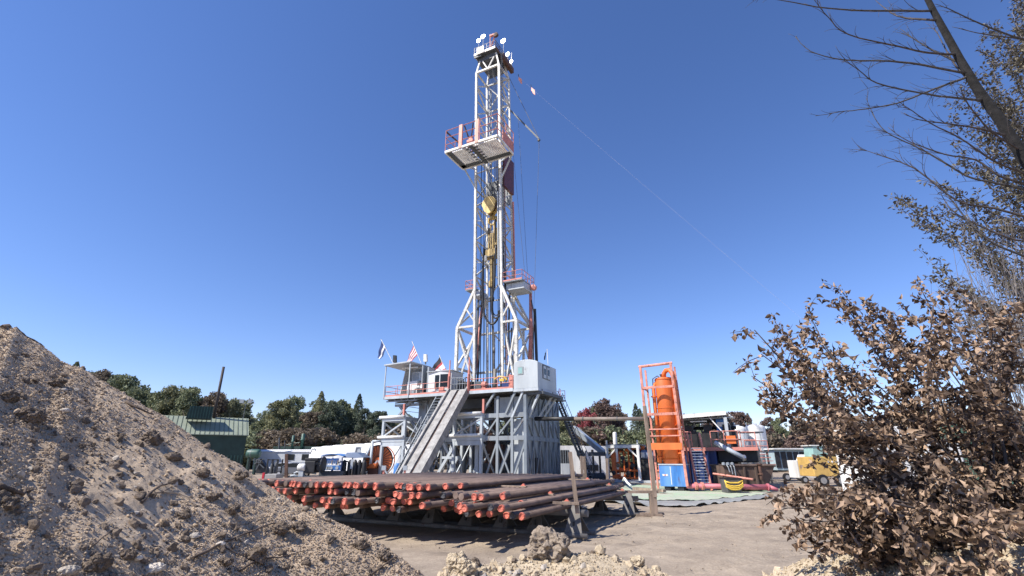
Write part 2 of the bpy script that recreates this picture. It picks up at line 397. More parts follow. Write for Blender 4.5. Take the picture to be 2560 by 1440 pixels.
scatter_heap('soil_grains', 90000, (-1.0, az_of(1085)), (2.2, 8.2), pile_z, pile_rc, M_PILE, .005, .013, 'fine grains of dry soil covering the brown heap', 23, (-4, 4, 0), 0, .35)
scatter_heap('dark_soil_grains', 12000, (-1.0, az_of(1085)), (2.2, 8.2), pile_z, pile_rc, M_CLOD, .005, .014, 'fine dark grains of damp soil dotted over the brown heap', 29, (-4, 4, 0), 0, .5)
scatter_heap('sand_grains', 50000, (az_of(1060), .95), (3.5, 7.0), berm_z, berm_rc, M_BERM, .006, .018, 'fine grains of pale sand on the low ridge', 33, (2, 5, 0), 0, .35)
scatter_heap('dark_soil_crumbs', 5200, (-1.0, az_of(1085)), (2.2, 8.2), pile_z, pile_rc, M_CLOD, .006, .046, 'darker damp crumbs of soil strewn over the brown heap', 8, (-4, 4, 0), 2)
scatter_heap('pebbles', 1500, (-1.0, az_of(1085)), (2.2, 8.0), pile_z, pile_rc, M_STONE, .008, .035, 'small pale pebbles lying scattered over the brown heap', 5, (-4, 4, 0), 1)
scatter_heap('sand_crumbs', 9000, (az_of(1060), .95), (3.5, 7.0), berm_z, berm_rc, M_BERM, .008, .06, 'loose crumbs of pale sand along the low ridge', 13, (2, 5, 0), 1)
scatter_heap('berm_pebbles', 1100, (az_of(1060), .95), (3.5, 6.6), berm_z, berm_rc, M_STONE, .01, .045, 'small stones lying scattered on the pale sand ridge', 15, (2, 5, 0), 1)
# pad grit
rg = np.random.default_rng(2); n = 3500
p = np.stack([rg.uniform(-9, 14, n), rg.uniform(9, 34, n), np.zeros(n)+.01], 1)
V, F = scatter(lumpy(IV1, 4), IF1, p, rand_rot(n), .008+.03*rg.uniform(0, 1, n)**4)
tag(np_mesh('pad_gravel', V, F, M_GROUND, org=(2, 20, 0)), 'sparse grit lying on the packed dirt pad', 'gravel', kind='stuff')

def on_heap(x, y, zf, crest, rcf):
    """first hit of the sight line through a pixel with a heap"""
    d = ray(x, y); a = atan2(d[0], d[1]); te = d[2]/sqrt(d[0]**2+d[1]**2)
    for r in np.arange(1.6, 9.5, .02):
        if EYE+r*te <= zf(a, r)+.005: return (r*sin(a), r*cos(a), float(zf(a, r))), r
    r = float(rcf(a)); return (r*sin(a), r*cos(a), float(zf(a, r))), r
def clod(name, x, y, wpx, label, cat, m, seed, zf, crest, rcf, flat=.75, k=.4, group=None, hi=True, sink=.25):
    p, r = on_heap(x, y, zf, crest, rcf); s = wpx/FPX*r*(.29 if m is M_CLOD and wpx < 90 else .44)
    v = lumpy(IV4 if wpx > 30 else IV2, seed, k, 1.4, flat)
    v = v+.10*np.stack([fbm(v[:,0]*4, v[:,1]*4, v[:,2]*4+i*7, 4, .65) for i in range(3)], 1)
    o = np_mesh(name, v*s+np.array([0, 0, s*(flat-sink)]) , IF4 if wpx > 30 else IF2, m, org=(0,0,0), smooth=wpx > 30)
    o.location = p; return tag(o, label, cat, group)
PZ = (pile_z, pile_crest, pile_rc); BZ = (berm_z, berm_crest, berm_rc)
clod('soil_clod', 1372, 1386, 100, 'big rounded lump of grey-brown earth with roots sitting on the pale sand ridge', 'clod', M_BIGCLOD, 3, *BZ, flat=.72, sink=.15)
for i, (x, y, wd, lab) in enumerate([(75,1052,62,'dark flat clod high on the left side of the soil heap'),(434,1148,46,'dark upright clod in the middle of the soil heap'),(243,1424,62,'large dark clod at the bottom edge left of centre of the heap'),
    (18,1000,50,'dark clod near the left picture edge below the heap top'),(600,1195,40,'lumpy clod above the upper pipe ends near the right flank of the heap'),(505,1190,42,'rough clod left of the upright lump on the right flank of the heap'),
    (378,1105,60,'wide crumbly clod on the upper middle slope of the heap'),(285,1170,30,'small dark clod on the middle left slope of the heap'),(530,1248,38,'dark clod right of the forked root on the heap'),
    (580,1283,44,'hollowed dark clod on the lower right slope of the heap'),(462,1297,34,'knobbly clod between root and dark hollow on the heap'),(700,1330,60,'broad dark clod beside the long roots low on the heap'),(745,1325,44,'crumbly clod right of the long roots low on the heap'),
    (640,1400,60,'dark wet clod under the long root at the foot of the heap'),(560,1410,44,'dark wet clod left of the one under the long root'),(318,1398,40,'grey clod above the bottom edge of the heap'),(140,965,34,'ragged clod just under the crest of the heap'),
    (20,1270,46,'dark clod beside the root at the left edge'),(900,1370,46,'rough clod near the lower right end of the heap'),(960,1398,40,'dark clod at the very end of the heap above the pale sand')]):
    clod('soil_clod', x, y, wd, lab, 'clod', M_CLOD, i*2.7+5, *PZ, flat=.6+.25*random.random(), group='clods on the soil heap')
for i, (x, y, wd, lab) in enumerate([(1140,1410,50,'upright pale clod at the left end of the sand ridge'),(1190,1400,36,'grey angular clod near the left end of the sand ridge'),(1165,1432,46,'blocky sand clod below the grey angular one'),
    (1308,1388,22,'small square pale stone left of the big earth lump'),(1408,1380,34,'pale clod just right of the big earth lump'),(1500,1375,30,'crumbly pale clod on the crest of the sand ridge'),(1540,1398,22,'reddish round stone on the sand ridge'),
    (1480,1372,18,'white stone on the crest of the sand ridge'),(1590,1400,34,'round-topped sand clod on the right part of the ridge'),(1640,1412,22,'pale clod near the right end of the sand ridge'),(1285,1392,22,'dark grey stone on the pad side of the sand ridge')]):
    clod('sand_clod', x, y, wd, lab, 'clod', M_BERM if 'sand' in lab.split('ridge')[0][:22] or 'pale' in lab else M_CLOD, i*1.9+60, *BZ, flat=.8, group='clods on the sand ridge', k=.35)
for i, (x, y, wd, lab) in enumerate([(488,1342,24,'flat pale yellow stone low on the heap'),(551,1362,20,'small white stone right of the flat yellow one'),(345,1398,20,'pale stone near the bottom of the heap'),(163,1028,18,'round grey stone on the upper slope of the heap'),(160,978,12,'tiny pale stone under the crest of the heap'),
    (385,1428,36,'half-buried pale rock at the bottom edge of the picture'),(170,1436,34,'pale rock cut by the bottom edge at the left')]):
    clod('stone', x, y, wd, lab, 'stone', M_STONE, i*2.1+90, *PZ, flat=.5, group='stones on the soil heap', k=.15)
# roots and sticks
M_ROOT = mat('dead_root', (.11,.08,.06), .9, scale=6, var=.3, bump=.004, bscale=60)
M_ROOTL = mat('pale_stick', (.42,.33,.24), .9, scale=6, var=.2)
def stick(name, pts, r, lab, m, H=PZ, sub=()):
    t = thing(name, lab, 'stick', on_heap(*pts[0], *H)[0])
    def line(q, rr):
        P = []
        for i, (x, y) in enumerate(q):
            p, _ = on_heap(x, y, *H); P.append((p[0]+random.uniform(-.01,.01), p[1]-.01, p[2]+rr*1.2+(.015 if 0 < i < len(q)-1 else 0)))
        Q = []
        for i in range(len(P)-1):
            for k in range(4):
                f = k/4; Q.append(tuple(P[i][j]*(1-f)+P[i+1][j]*f+random.uniform(-.004,.004) for j in range(3)))
        Q.append(P[-1]); n = len(Q)
        return MB().path(Q, [rr*(1-.65*i/(n-1)) for i in range(n)], 6)
    line(pts, r).build('stem', m, t, smooth=True)
    for q in sub: line(q, r*.55).build('side_shoot', m, t, smooth=True)
    return t
stick('root', [(480,1400),(560,1368),(620,1340),(680,1318),(720,1312)], .012, 'long dark root lying across the lower right part of the heap', M_ROOT, sub=([(620,1340),(640,1310),(670,1290)],[(560,1368),(600,1395),(640,1380)]))
stick('root', [(0,1225),(0+30,1240),(62,1248),(70,1228)], .02, 'thick dark root sticking out at the left edge of the heap', M_ROOT)
stick('root', [(352,1262),(380,1238),(405,1222),(432,1214)], .014, 'dark forked root in the middle of the heap', M_ROOT, sub=([(380,1238),(400,1240),(430,1222)],))
stick('dry_stick', [(408,1234),(450,1243),(493,1253)], .008, 'thin pale stick lying right of the forked root', M_ROOTL)
stick('dry_stick', [(455,1255),(480,1264),(510,1272)], .006, 'short pale stick below the thin pale one', M_ROOTL)
stick('root', [(225,1378),(250,1352),(275,1335),(300,1322)], .006, 'fine dark root above the bottom left of the heap', M_ROOT, sub=([(275,1335),(290,1350),(310,1345)],))
stick('root', [(40,816),(70,832),(95,852),(112,868)], .013, 'dark twig on the crest of the heap against the sky', M_ROOT, sub=([(70,832),(100,846),(126,850)],))
stick('root', [(320,1010),(345,1028),(385,1042)], .018, 'stubby piece of wood on the upper right slope', M_ROOT)
stick('root', [(600,1430),(640,1410),(700,1402),(760,1380)], .011, 'dark root in the wet soil at the foot of the heap', M_ROOT, sub=([(640,1410),(680,1425)],))
stick('root', [(930,1440),(990,1400),(1000,1380)], .010, 'dead twig at the right end of the heap', M_ROOT)
stick('dry_stick', [(1030,1420),(1060,1408),(1090,1400)], .006, 'dry stick lying between the heap and the sand ridge', M_ROOTL, H=BZ)
# ================================================================ background trees
def leaf_mat(name, c1, c2, rnd=.2, trans=.25, rough=.7):
    m = bpy.data.materials.new(name); m.use_nodes = True; t = m.node_tree; N = t.nodes; L = t.links
    b = N["Principled BSDF"]; b.inputs["Roughness"].default_value = rough; b.inputs["Specular IOR Level"].default_value = .25
    g = N.new("ShaderNodeNewGeometry"); r = N.new("ShaderNodeValToRGB"); L.new(g.outputs['Random Per Island'], r.inputs[0])
    r.color_ramp.elements[0].color = (*c2, 1); r.color_ramp.elements[1].color = (*c1, 1); r.color_ramp.elements[0].position = .15
    oi = N.new("ShaderNodeObjectInfo"); mr = N.new("ShaderNodeMapRange"); mr.inputs[3].default_value = 1-rnd; mr.inputs[4].default_value = 1+rnd
    L.new(oi.outputs['Random'], mr.inputs[0]); mm = N.new("ShaderNodeMixRGB"); mm.blend_type = 'MULTIPLY'; mm.inputs[0].default_value = 1
    L.new(r.outputs[0], mm.inputs[1]); L.new(mr.outputs[0], mm.inputs[2]); L.new(mm.outputs[0], b.inputs['Base Color'])
    tr = N.new("ShaderNodeBsdfTranslucent"); L.new(mm.outputs[0], tr.inputs[0]); mx = N.new("ShaderNodeMixShader"); mx.inputs[0].default_value = trans
    L.new(b.outputs[0], mx.inputs[1]); L.new(tr.outputs[0], mx.inputs[2]); L.new(mx.outputs[0], N["Material Output"].inputs[0])
    return m
ML = dict(green=leaf_mat('green_leaves', (.31,.33,.19), (.13,.155,.09)), olive=leaf_mat('olive_leaves', (.38,.37,.21), (.17,.18,.10)),  # leaf tones lightened and muted in place of haze
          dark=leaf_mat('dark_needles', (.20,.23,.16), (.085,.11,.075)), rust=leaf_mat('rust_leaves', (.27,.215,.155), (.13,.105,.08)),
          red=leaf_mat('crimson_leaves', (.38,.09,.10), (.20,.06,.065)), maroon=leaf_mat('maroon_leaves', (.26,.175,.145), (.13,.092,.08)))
M_BARK = mat('grey_bark', (.20,.175,.15), .9, scale=4, var=.3, bump=.01, bscale=12)
QV = np.array([(-.5,-.28,0),(.5,-.28,.08),(.5,.28,0),(-.5,.28,-.08)]); QF = np.array([[0,1,2,3]])
def crown_broad(seed, H=16, R=4.7, n=7500, leaf=.40, low=.05):
    rg = np.random.default_rng(seed); nb = 74; c = []; rad = []
    for i in range(nb):
        h = rg.uniform(low, .95); rr = R*(1-abs(h-.42)**2.2*2.2)*rg.uniform(.3, 1.0); t = rg.uniform(0, 2*pi)
        c.append((rr*.8*cos(t), rr*.8*sin(t), h*H)); rad.append(rg.uniform(.55, 1.35)*R/4.6)
    c.append((0, 0, H*.93)); rad.append(1.1*R/4.6)
    c = np.array(c); rad = np.array(rad); k = rg.choice(len(c), n, p=rad**2/np.sum(rad**2))
    d = rg.normal(size=(n, 3)); d /= np.linalg.norm(d, axis=1)[:, None]
    pos = c[k]+d*(rad[k]*rg.uniform(.45, 1.12, n))[:, None]*np.array([1, 1, .8])
    return scatter(QV, QF, pos, rand_rot(n), rg.uniform(.6, 1.25, n)*leaf)
def crown_conifer(seed, H=18, R=4.2, n=5500, leaf=.46):
    rg = np.random.default_rng(seed); z = rg.uniform(0, 1, n)**1.15; nl = 16
    lay = (z*nl) % 1.0
    rmax = R*(1-z)**.85*(1-.38*lay)+.12; t = rg.uniform(0, 2*pi, n); ph = np.round(t*3.2)/3.2
    t = t*.45+ph*.55+np.floor(z*nl)*1.7
    r = rmax*rg.uniform(.35, 1.0, n)**.6
    pos = np.stack([r*np.cos(t), r*np.sin(t), H*(.10+.9*z)-r*.22], 1)
    return scatter(QV, QF, pos, rand_rot(n), rg.uniform(.5, 1.1, n)*leaf*(1-.45*z))
CROWN = {}
def crown_mesh(kind, i):
    k = (kind, i)
    if k not in CROWN:
        V, F = crown_conifer(50+i) if kind == 'conifer' else (crown_broad(10+i) if kind == 'broad' else crown_broad(80+i, H=5.5, R=3.4, n=3600, leaf=.30, low=.02))
        o = np_mesh('crown', V, F, ML['green']); me = o.data; bpy.data.objects.remove(o); CROWN[k] = me
    return CROWN[k]
TR = {}
def trunk_mesh(kind):
    if kind not in TR:
        b = MB(); H = {'broad': 13, 'conifer': 16.5, 'shrub': 3}[kind]
        b.path([(0,0,-.5),(.1,0,H*.4),(0,.1,H*.8),(0,0,H)], [.26,.2,.1,.03] if kind != 'shrub' else [.1,.08,.05,.02], 7)
        for i in range(9 if kind == 'broad' else 4):
            z = H*(.25+.07*i); t = i*2.4; b.path([(0,0,z),(1.2*cos(t),1.2*sin(t),z+1.3),(2.6*cos(t),2.6*sin(t),z+3.2)] if kind == 'broad' else [(0,0,z),(.8*cos(t),.8*sin(t),z+.6)], [.1,.06,.02] if kind == 'broad' else [.04,.01], 5)
        o = b.build('trunk', M_BARK, smooth=True); TR[kind] = o.data; bpy.data.objects.remove(o)
    return TR[kind]
LABT = {'green': 'dark green leafy tree', 'olive': 'yellowish olive tree', 'dark': 'dark pointed evergreen', 'rust': 'rust brown autumn tree', 'red': 'bright crimson autumn tree', 'maroon': 'maroon brown autumn tree'}
NCR = {'broad': 6, 'conifer': 3, 'shrub': 4}
def tree(x, Y, ytop, colr, kind='broad', wd=1.0, lab=None, group='trees of the wood behind the rig pad', seed=None):
    if x < 350: ytop -= 16
    """tree standing at depth Y whose top shows at pixel (x, ytop)"""
    top = at(x, ytop, Y); X = top[0]; z0 = float(gh(X, Y)); H = top[2]-z0
    base = {'broad': 16.4, 'conifer': 18.0, 'shrub': 6.0}[kind]; s = H/base
    nm = {'broad': 'broadleaf_tree', 'conifer': 'conifer_tree', 'shrub': 'shrub'}[kind]
    t = thing(nm, lab, 'tree' if kind != 'shrub' else 'shrub', (X, Y, z0), group=group)
    t.rotation_euler = (0, 0, random.uniform(0, 6.28)); t.scale = (s*wd, s*wd, s)
    c = bpy.data.objects.new('crown', crown_mesh(kind, random.randrange(NCR[kind]))); COL.objects.link(c); c.parent = t
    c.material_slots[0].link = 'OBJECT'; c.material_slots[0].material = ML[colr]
    k = bpy.data.objects.new('trunk', trunk_mesh(kind)); COL.objects.link(k); k.parent = t
    return t
def sky_y(x):   # height of the tree line in the photograph
    return np.interp(x, [-300,0,200,240,270,300,345,400,440,470,500,530,560,590,620,650,670,700,740,770,790,805,825,850,880,900,915,930,960,1000,1040,1100,1380,1400,1430,1455,1470,1490,1515,1540,1560,1590,1615,1660,1700,1760,1830,1860,1900,1960,2050,2150,2300,2450,2600,2900],
                       [900,905,915,918,928,938,960,968,965,968,962,978,990,997,1012,1036,1014,1006,990,1000,1000,984,1000,1004,1000,990,1008,1036,1034,1036,1040,1040,1040,1045,1050,1030,1024,1006,1000,1012,1050,1012,1030,1040,1045,1040,1036,1036,1050,1050,1045,1040,1030,1030,1030,1020])
SPEC = [(240,'rust','broad'),(270,'rust','broad'),(318,'green','broad'),(352,'green','broad'),(392,'green','broad'),(432,'olive','broad'),(470,'green','broad'),(505,'dark','broad'),(532,'rust','broad'),(560,'green','broad'),(588,'olive','broad'),(612,'dark','broad'),
        (640,'green','broad'),(668,'green','broad'),(702,'olive','broad'),(742,'green','broad'),(772,'rust','broad'),(805,'olive','conifer'),(832,'dark','broad'),(858,'green','broad'),(900,'dark','conifer'),(925,'green','broad'),(952,'dark','broad'),(985,'green','broad'),(1020,'olive','broad'),
        (1060,'green','broad'),(1110,'green','broad'),(1160,'dark','broad'),(1390,'olive','broad'),(1415,'green','conifer'),(1432,'rust','broad'),(1466,'red','broad'),(1512,'maroon','broad'),(1545,'rust','broad'),(1588,'dark','conifer'),(1610,'green','conifer'),(1640,'dark','conifer'),(1675,'green','broad'),
        (1720,'green','broad'),(1780,'maroon','broad'),(1835,'maroon','broad'),(1868,'green','conifer'),(1900,'maroon','broad'),(1945,'green','broad'),(1990,'rust','broad'),(2040,'maroon','broad'),(2100,'green','broad'),(2160,'maroon','broad'),(2230,'rust','broad'),(2300,'green','broad'),(2380,'maroon','broad'),(2460,'green','broad'),(2540,'rust','broad'),(2640,'green','broad')]
UND = 'in the front row of the wood'
SPOT = [(0,330,'behind the heap crest'),(330,450,'left of the green shed'),(450,560,'behind the green shed'),(560,640,'right of the black chimney'),(640,760,'above the long white tent'),(760,860,'behind the blue hose unit'),(860,1000,'left of the rig behind the cable reel'),(1000,1300,'behind the rig substructure'),(1300,1440,'behind the rig staircase'),(1440,1560,'between staircase and orange tower'),(1560,1700,'close behind the orange tower'),(1700,1850,'behind the shaker roof'),(1850,2000,'beyond the white round tanks'),(2000,2330,'beyond the yellow machine'),(2330,9999,'far right behind the brown bush')]
CNT = {}
def tlabel(colr, kind, x, row):
    sp = next(s for a, b, s in SPOT if x < b)
    if kind == 'shrub': row = 'at the wood edge'
    l = {'broad': LABT[colr], 'conifer': LABT[colr] if colr == 'dark' else 'pointed %s evergreen' % colr, 'shrub': {'rust': 'brown autumn shrub', 'maroon': 'dark red-brown autumn shrub', 'olive': 'dull green shrub', 'green': 'dark green shrub', 'red': 'bright red shrub', 'dark': 'very dark shrub'}[colr]}[kind]
    return ('%s %s, %s' % (l, sp, row)).replace('autumn ', '') if kind == 'shrub' else '%s %s, %s' % (l, sp, row)
SPEC2 = [(x+17, c, 'broad') for x, c, k in SPEC if not 1440 < x < 1600][::2]
for i, (x, c, k) in enumerate(SPEC+SPEC2):
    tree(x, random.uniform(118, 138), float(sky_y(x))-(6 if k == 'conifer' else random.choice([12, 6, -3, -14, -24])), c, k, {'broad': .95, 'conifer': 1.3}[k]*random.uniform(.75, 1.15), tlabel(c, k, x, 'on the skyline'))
for i in range(96):      # second row fills the gaps
    x = -60+i*29+random.uniform(-8, 8)
    c = random.choice(['green','dark','olive','green','rust'] if x < 1300 else ['maroon','green','rust','dark','olive'])
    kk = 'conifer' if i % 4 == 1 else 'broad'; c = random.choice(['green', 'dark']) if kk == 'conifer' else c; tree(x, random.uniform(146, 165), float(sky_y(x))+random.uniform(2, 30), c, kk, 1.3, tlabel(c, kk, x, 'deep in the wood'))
for i in range(64):      # brown understorey
    x = 180+i*33+random.uniform(-9, 9)
    c = random.choice(['rust','olive','maroon','rust','green'] if not 1380 < x < 1650 else ['rust','green','olive','maroon'])
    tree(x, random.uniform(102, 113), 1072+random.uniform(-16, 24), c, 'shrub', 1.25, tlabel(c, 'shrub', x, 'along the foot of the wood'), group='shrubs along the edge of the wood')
# ================================================================ the drilling rig (rig frame: x along the front, y away, z up)
FZ = 9.0                                   # rig floor
def dz(z): return -.0205*(z-10)           # slight lean of the mast
XL, XR, YF, YB = -8.60, -5.12, 2.5, 5.4    # mast legs at z = 10
CX = (XL+XR)/2
def ML_(x, y, z): return (x+dz(z), y, z)
# ---- substructure
t = thing('substructure', 'tall grey steel substructure with braced towers carrying the rig floor', 'rig base', (-9, 4, 0), RIG)
for (x0, x1, lab) in ((-18.5, -15.6, 'left braced tower with two white lip beams'), (-9.3, -6.15, 'braced tower right of the pipe ramp')):
    b = MB(); y0, y1 = .05, 3.4
    for x in (x0, x1):
        for y in (y0, y1): b.bb(x-.14, x+.14, y-.14, y+.14, 0, 6.35)
    for z, h in ((6.35, .42), (4.2, .5), (.15, .3)):
        b.bb(x0-.16, x1+.16, y0-.16, y0+.12, z-.002, z+h); b.bb(x0-.16, x1+.16, y1-.12, y1+.16, z, z+h)
        b.bb(x0-.16, x0+.12, y0+.12, y1-.12, z+.003, z+h-.004); b.bb(x1-.12, x1+.16, y0+.12, y1-.12, z+.003, z+h-.004)
    b.bar((x0, y0, 4.75), (x1, y0, 6.3), .16); b.bar((x0, y1, 6.3), (x1, y1, 4.75), .14)
    b.bar((x1, y0, 6.25), (x1, y1, 4.75), .16); b.bar((x0, y0, 6.25), (x0, y1, 4.75), .16)
    b.bar((x1, y0, 4.15), (x1, y1, .4), .16); b.bar((x0, y0, .4), (x0, y1, 4.15), .14); b.bar((x0, y1, .5), (x1, y1, 4.1), .16)
    b.bb(x0+.1, x1-.1, y0-.12, y0-.02, 3.75, 4.18)
    o = b.build('braced_tower', M_LGREY, t, bevel=.02); o['label'] = lab
    MB().tube((x0-.45, y0-.2, 6.78), (x1+.05, y0-.2, 6.78), .17, 10).build('lip_beam', M_WHITE, o, smooth=True)
    MB().tube((x0-.5, y0-.2, 4.7), (x1+.05, y0-.2, 4.7), .16, 10).build('lip_beam', M_WHITE, o, smooth=True)
# long box girders running back from the towers
for x in (-15.75, -6.15, -12.6):
    b = MB()
    for z in (6.35, 4.2, .15): b.bb(x-.13, x+.13, 3.57, 9.5, z, z+.42)
    for y in (5.4, 7.4, 9.4): b.bb(x-.14, x+.14, y-.14, y+.14, 0, 8.4)
    for y in (3.6, 5.4, 7.4): b.bar((x, y, 4.6), (x, y+2, 6.4), .13); b.bar((x, y, 6.4), (x, y+2, 4.6), .13); b.bar((x, y+2, .5), (x, y, 4.2), .15); b.bar((x, y, .5), (x, y+2, 4.2), .12)
    b.build('side_girder', M_GREY, t)
# tall right side wall with panels
wx = -1.5
b = MB(); b.bb(wx-.12, wx, .35, 8.6, 0, 8.35)
b.build('wall_panel', M_GREY, t)
b = MB()
for y in (.3, 1.9, 3.5, 5.0, 5.9, 7.2, 8.6): b.bb(wx-.15, wx+.15, y-.11, y+.11, 0, 8.4)
for z in (.1, 4.15, 6.25): b.bb(wx+.003, wx+.12, .41, 8.49, z, z+.4)
for y0, y1 in ((.3, 1.9), (1.9, 3.5), (3.5, 5.0), (5.9, 7.2), (7.2, 8.6)):
    b.bar((wx+.09, y0+.1, 4.1), (wx+.09, y1-.1, .5), .13); b.bar((wx+.09, y0+.1, 6.2), (wx+.09, y1-.1, 4.6), .12); b.bar((wx+.09, y0+.1, 6.7), (wx+.09, y1-.1, 8.3), .12)
    b.bar((wx+.2, y0+.1, .5), (wx+.2, y1-.1, 4.1), .12)
b.build('wall_frame', mat('slate_grey_paint', (.19,.22,.25), .5, rust=.15, scale=.7), t)
b = MB(); b.bb(wx+.0, wx+.16, 2.2, 3.3, .05, 2.6); b.build('opening_shade_block', M_BLACK, t)  # solid black block stands in for the shade inside an opening
# front braces between right tower and side wall, inner walls
b = MB()
for x in (-4.6, -3.0, -1.5): b.bb(x-.13, x+.13, .4, .65, 0, 8.4)
for z in (.2, 4.2, 6.35): b.bb(-6.0, -1.5, .42, .63, z, z+.4)
b.bar((-4.6, .5, 4.6), (-3, .5, 6.3), .15); b.bar((-3, .5, 4.6), (-1.6, .5, 6.3), .15); b.bar((-4.6, .5, 6.3), (-6, .5, 4.6), .15)
b.bar((-4.6, .5, .5), (-3, .5, 4.1), .16); b.bar((-3, .5, .5), (-1.6, .5, 4.1), .16); b.bar((-4.6, .5, 4.1), (-3, .5, .5), .14); b.bar((-6, .5, .5), (-4.6, .5, 4.1), .15)
b.bar((-6.4, .4, 6.7), (-4.8, .2, 8.7), .2); b.bar((-3.6, .4, 6.7), (-2.5, .2, 8.7), .2)
b.build('front_brace', M_GREY, t)
MB().bb(-5.6, -1.8, 1.6, 1.72, 6.4, 8.4).build('inner_wall', M_LGREY, t); MB().bb(-3.4, -1.8, 1.2, 1.32, 0, 6.2).build('inner_wall', M_LGREY, t)
# left pillar with cross braces under the cabin
b = MB(); b.bb(-15.4, -14.35, 2.0, 2.9, 4.6, 8.75); b.bb(-14.3, -13.4, 2.2, 2.9, 4.6, 8.75); b.build('pillar', M_GREY, t, bevel=.02)
b = MB(); b.bar((-17.2, 1.0, 8.0), (-14.6, 1.0, 5.4), .26); b.bar((-17.6, .8, 6.6), (-15.4, .8, 8.6), .22); b.bb(-17.9, -14.6, .9, 1.3, 8.0, 8.25)
b.build('cantilever_brace', M_GREY, t)
for p, q in (((-1.4, .9, 6.3), (-.1, .5, 8.5)), ((-1.4, 3.1, 6.3), (0, 3.6, 8.5)), ((-1.4, 4.4, 6.4), (-.2, 5.2, 8.5)), ((-2.9, .3, 6.3), (-1.7, .2, 8.6))): MB().bar(p, q, .19).build('cantilever_brace', M_LGREY, t)
# beams, blow-out preventer stack, and dark slabs standing in for interior shade
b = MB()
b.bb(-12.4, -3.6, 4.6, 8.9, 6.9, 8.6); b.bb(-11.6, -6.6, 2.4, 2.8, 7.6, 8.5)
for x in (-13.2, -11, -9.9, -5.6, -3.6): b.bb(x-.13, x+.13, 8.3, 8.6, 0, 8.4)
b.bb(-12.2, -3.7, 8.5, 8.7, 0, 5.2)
b.build('girders_and_shade_slabs', M_DGREY, t)
b = MB(); 
for z0, z1, r in ((0.3, 1.4, .45), (1.4, 1.6, .8), (1.6, 3.0, .55), (3.0, 3.2, .85), (3.2, 4.2, .7), (4.2, 4.4, .85), (4.4, 5.6, .6), (5.6, 6.9, .3)):
    b.lathe((CX, 3.9, 0), [(r, z0), (r, z1)], 14)
b.bb(CX-1.3, CX+1.3, 3.6, 4.2, 2.1, 2.7); b.bb(CX-1.2, CX+1.2, 3.65, 4.15, 3.4, 3.9)
b.build('preventer_stack', M_RUST, t)
b = MB(); b.bar((-12.9, 2, .3), (-10.2, 2, 4.2), .3); b.bar((-10.2, 3, .3), (-12.6, 3, 4.2), .26); b.bb(-12.7, -9.6, 3.45, 3.65, 4.25, 4.7); b.bar((-11.2, 1.2, .2), (-9.5, 1.2, 2.6), .22); b.bb(-11.4, -9.4, 1.1, 1.4, 2.5, 2.75)
b.bb(-10.7, -10.4, 3.4, 3.7, 0, 6.6); b.bar((-8.9, 2.6, .2), (-7.2, 2.6, 3.9), .24); b.bb(-7.9, -7.5, 1.8, 2.2, 0, 3.8); b.bar((-5.6, 2.2, .2), (-4.2, 2.2, 3.8), .22)
b.build('raising_leg', M_LGREY, t)

# ---- rig floor with its railings
t = thing('rig_floor', 'dirty rig floor with faded red railings on top of the grey substructure', 'rig floor', (-9, 4, FZ-.2), RIG)
b = MB(); b.bb(-18.7, -10.05, 0, 3.6, FZ-.28, FZ); b.bb(-8.0, -2.65, 0, 3.6, FZ-.28, FZ); b.bb(-10.04, -8.01, .6, 3.6, FZ-.3, FZ-.003); b.bb(-14.0, -1.5, 3.61, 9.2, FZ-.3, FZ-.004)
b.build('deck', M_DECK, t)
b = MB(); b.bb(-18.74, -10.05, -.07, -.003, FZ-.26, FZ+.03); b.bb(-8.0, -2.65, -.07, -.003, FZ-.28, FZ+.03)
b.bb(-18.78, -18.705, -.07, 3.6, FZ-.26, FZ+.02); b.build('edge_beam', M_LGREY, t)
b = MB()
for x in np.arange(-18.2, -14.5, .9): b.bb(x-.05, x+.05, .05, 3.5, FZ-.42, FZ-.29)
for y in (.3, 1.8, 3.3): b.bb(-18.6, -14.4, y-.06, y+.06, FZ-.55, FZ-.43)
b.build('under_beam', M_GREY, t)
b = MB(); b.rail([(-18.65, 3.5, FZ), (-18.65, .03, FZ), (-15.3, .03, FZ)], 1.15, .035, 1.7, 1); b.rail([(-15.1, .03, FZ), (-10.3, .03, FZ)], 1.15, .035, 1.6, 1)
b.bb(-18.65, -10.2, -.005, .05, FZ+.035, FZ+.2); b.bb(-18.7, -18.62, .06, 3.5, FZ+.003, FZ+.2)
b.build('railing', M_PINK, t)
b = MB(); b.rail([(-7.75, .03, FZ), (-2.75, .03, FZ)], 1.2, .035, 1.7, 1); b.bb(-7.9, -2.7, -.005, .05, FZ+.035, FZ+.2)
b.build('railing', M_PINK, t)
for x, h in ((-10.15, 3.4), (-7.75, 3.5)):
    b = MB(); b.bb(x-.1, x+.1, -.1, .12, FZ-.2, FZ+h*.62); b.bb(x-.05, x+.05, -.05, .05, FZ+h*.62, FZ+h); b.tube((x, -.12, FZ), (x, -.12, FZ+h*.5), .09, 8)
    b.build('gate_post', M_PINK, t)
b = MB()
for i in range(7): b.tube((-9.9+i*.33, .1, FZ+.1), (-9.9+i*.33, .1, FZ+1.5), .03, 5)
for z in (.25, .85, 1.5): b.tube((-10, .1, FZ+z), (-7.9, .1, FZ+z), .03, 5)
b.build('gate', M_GREY, t)
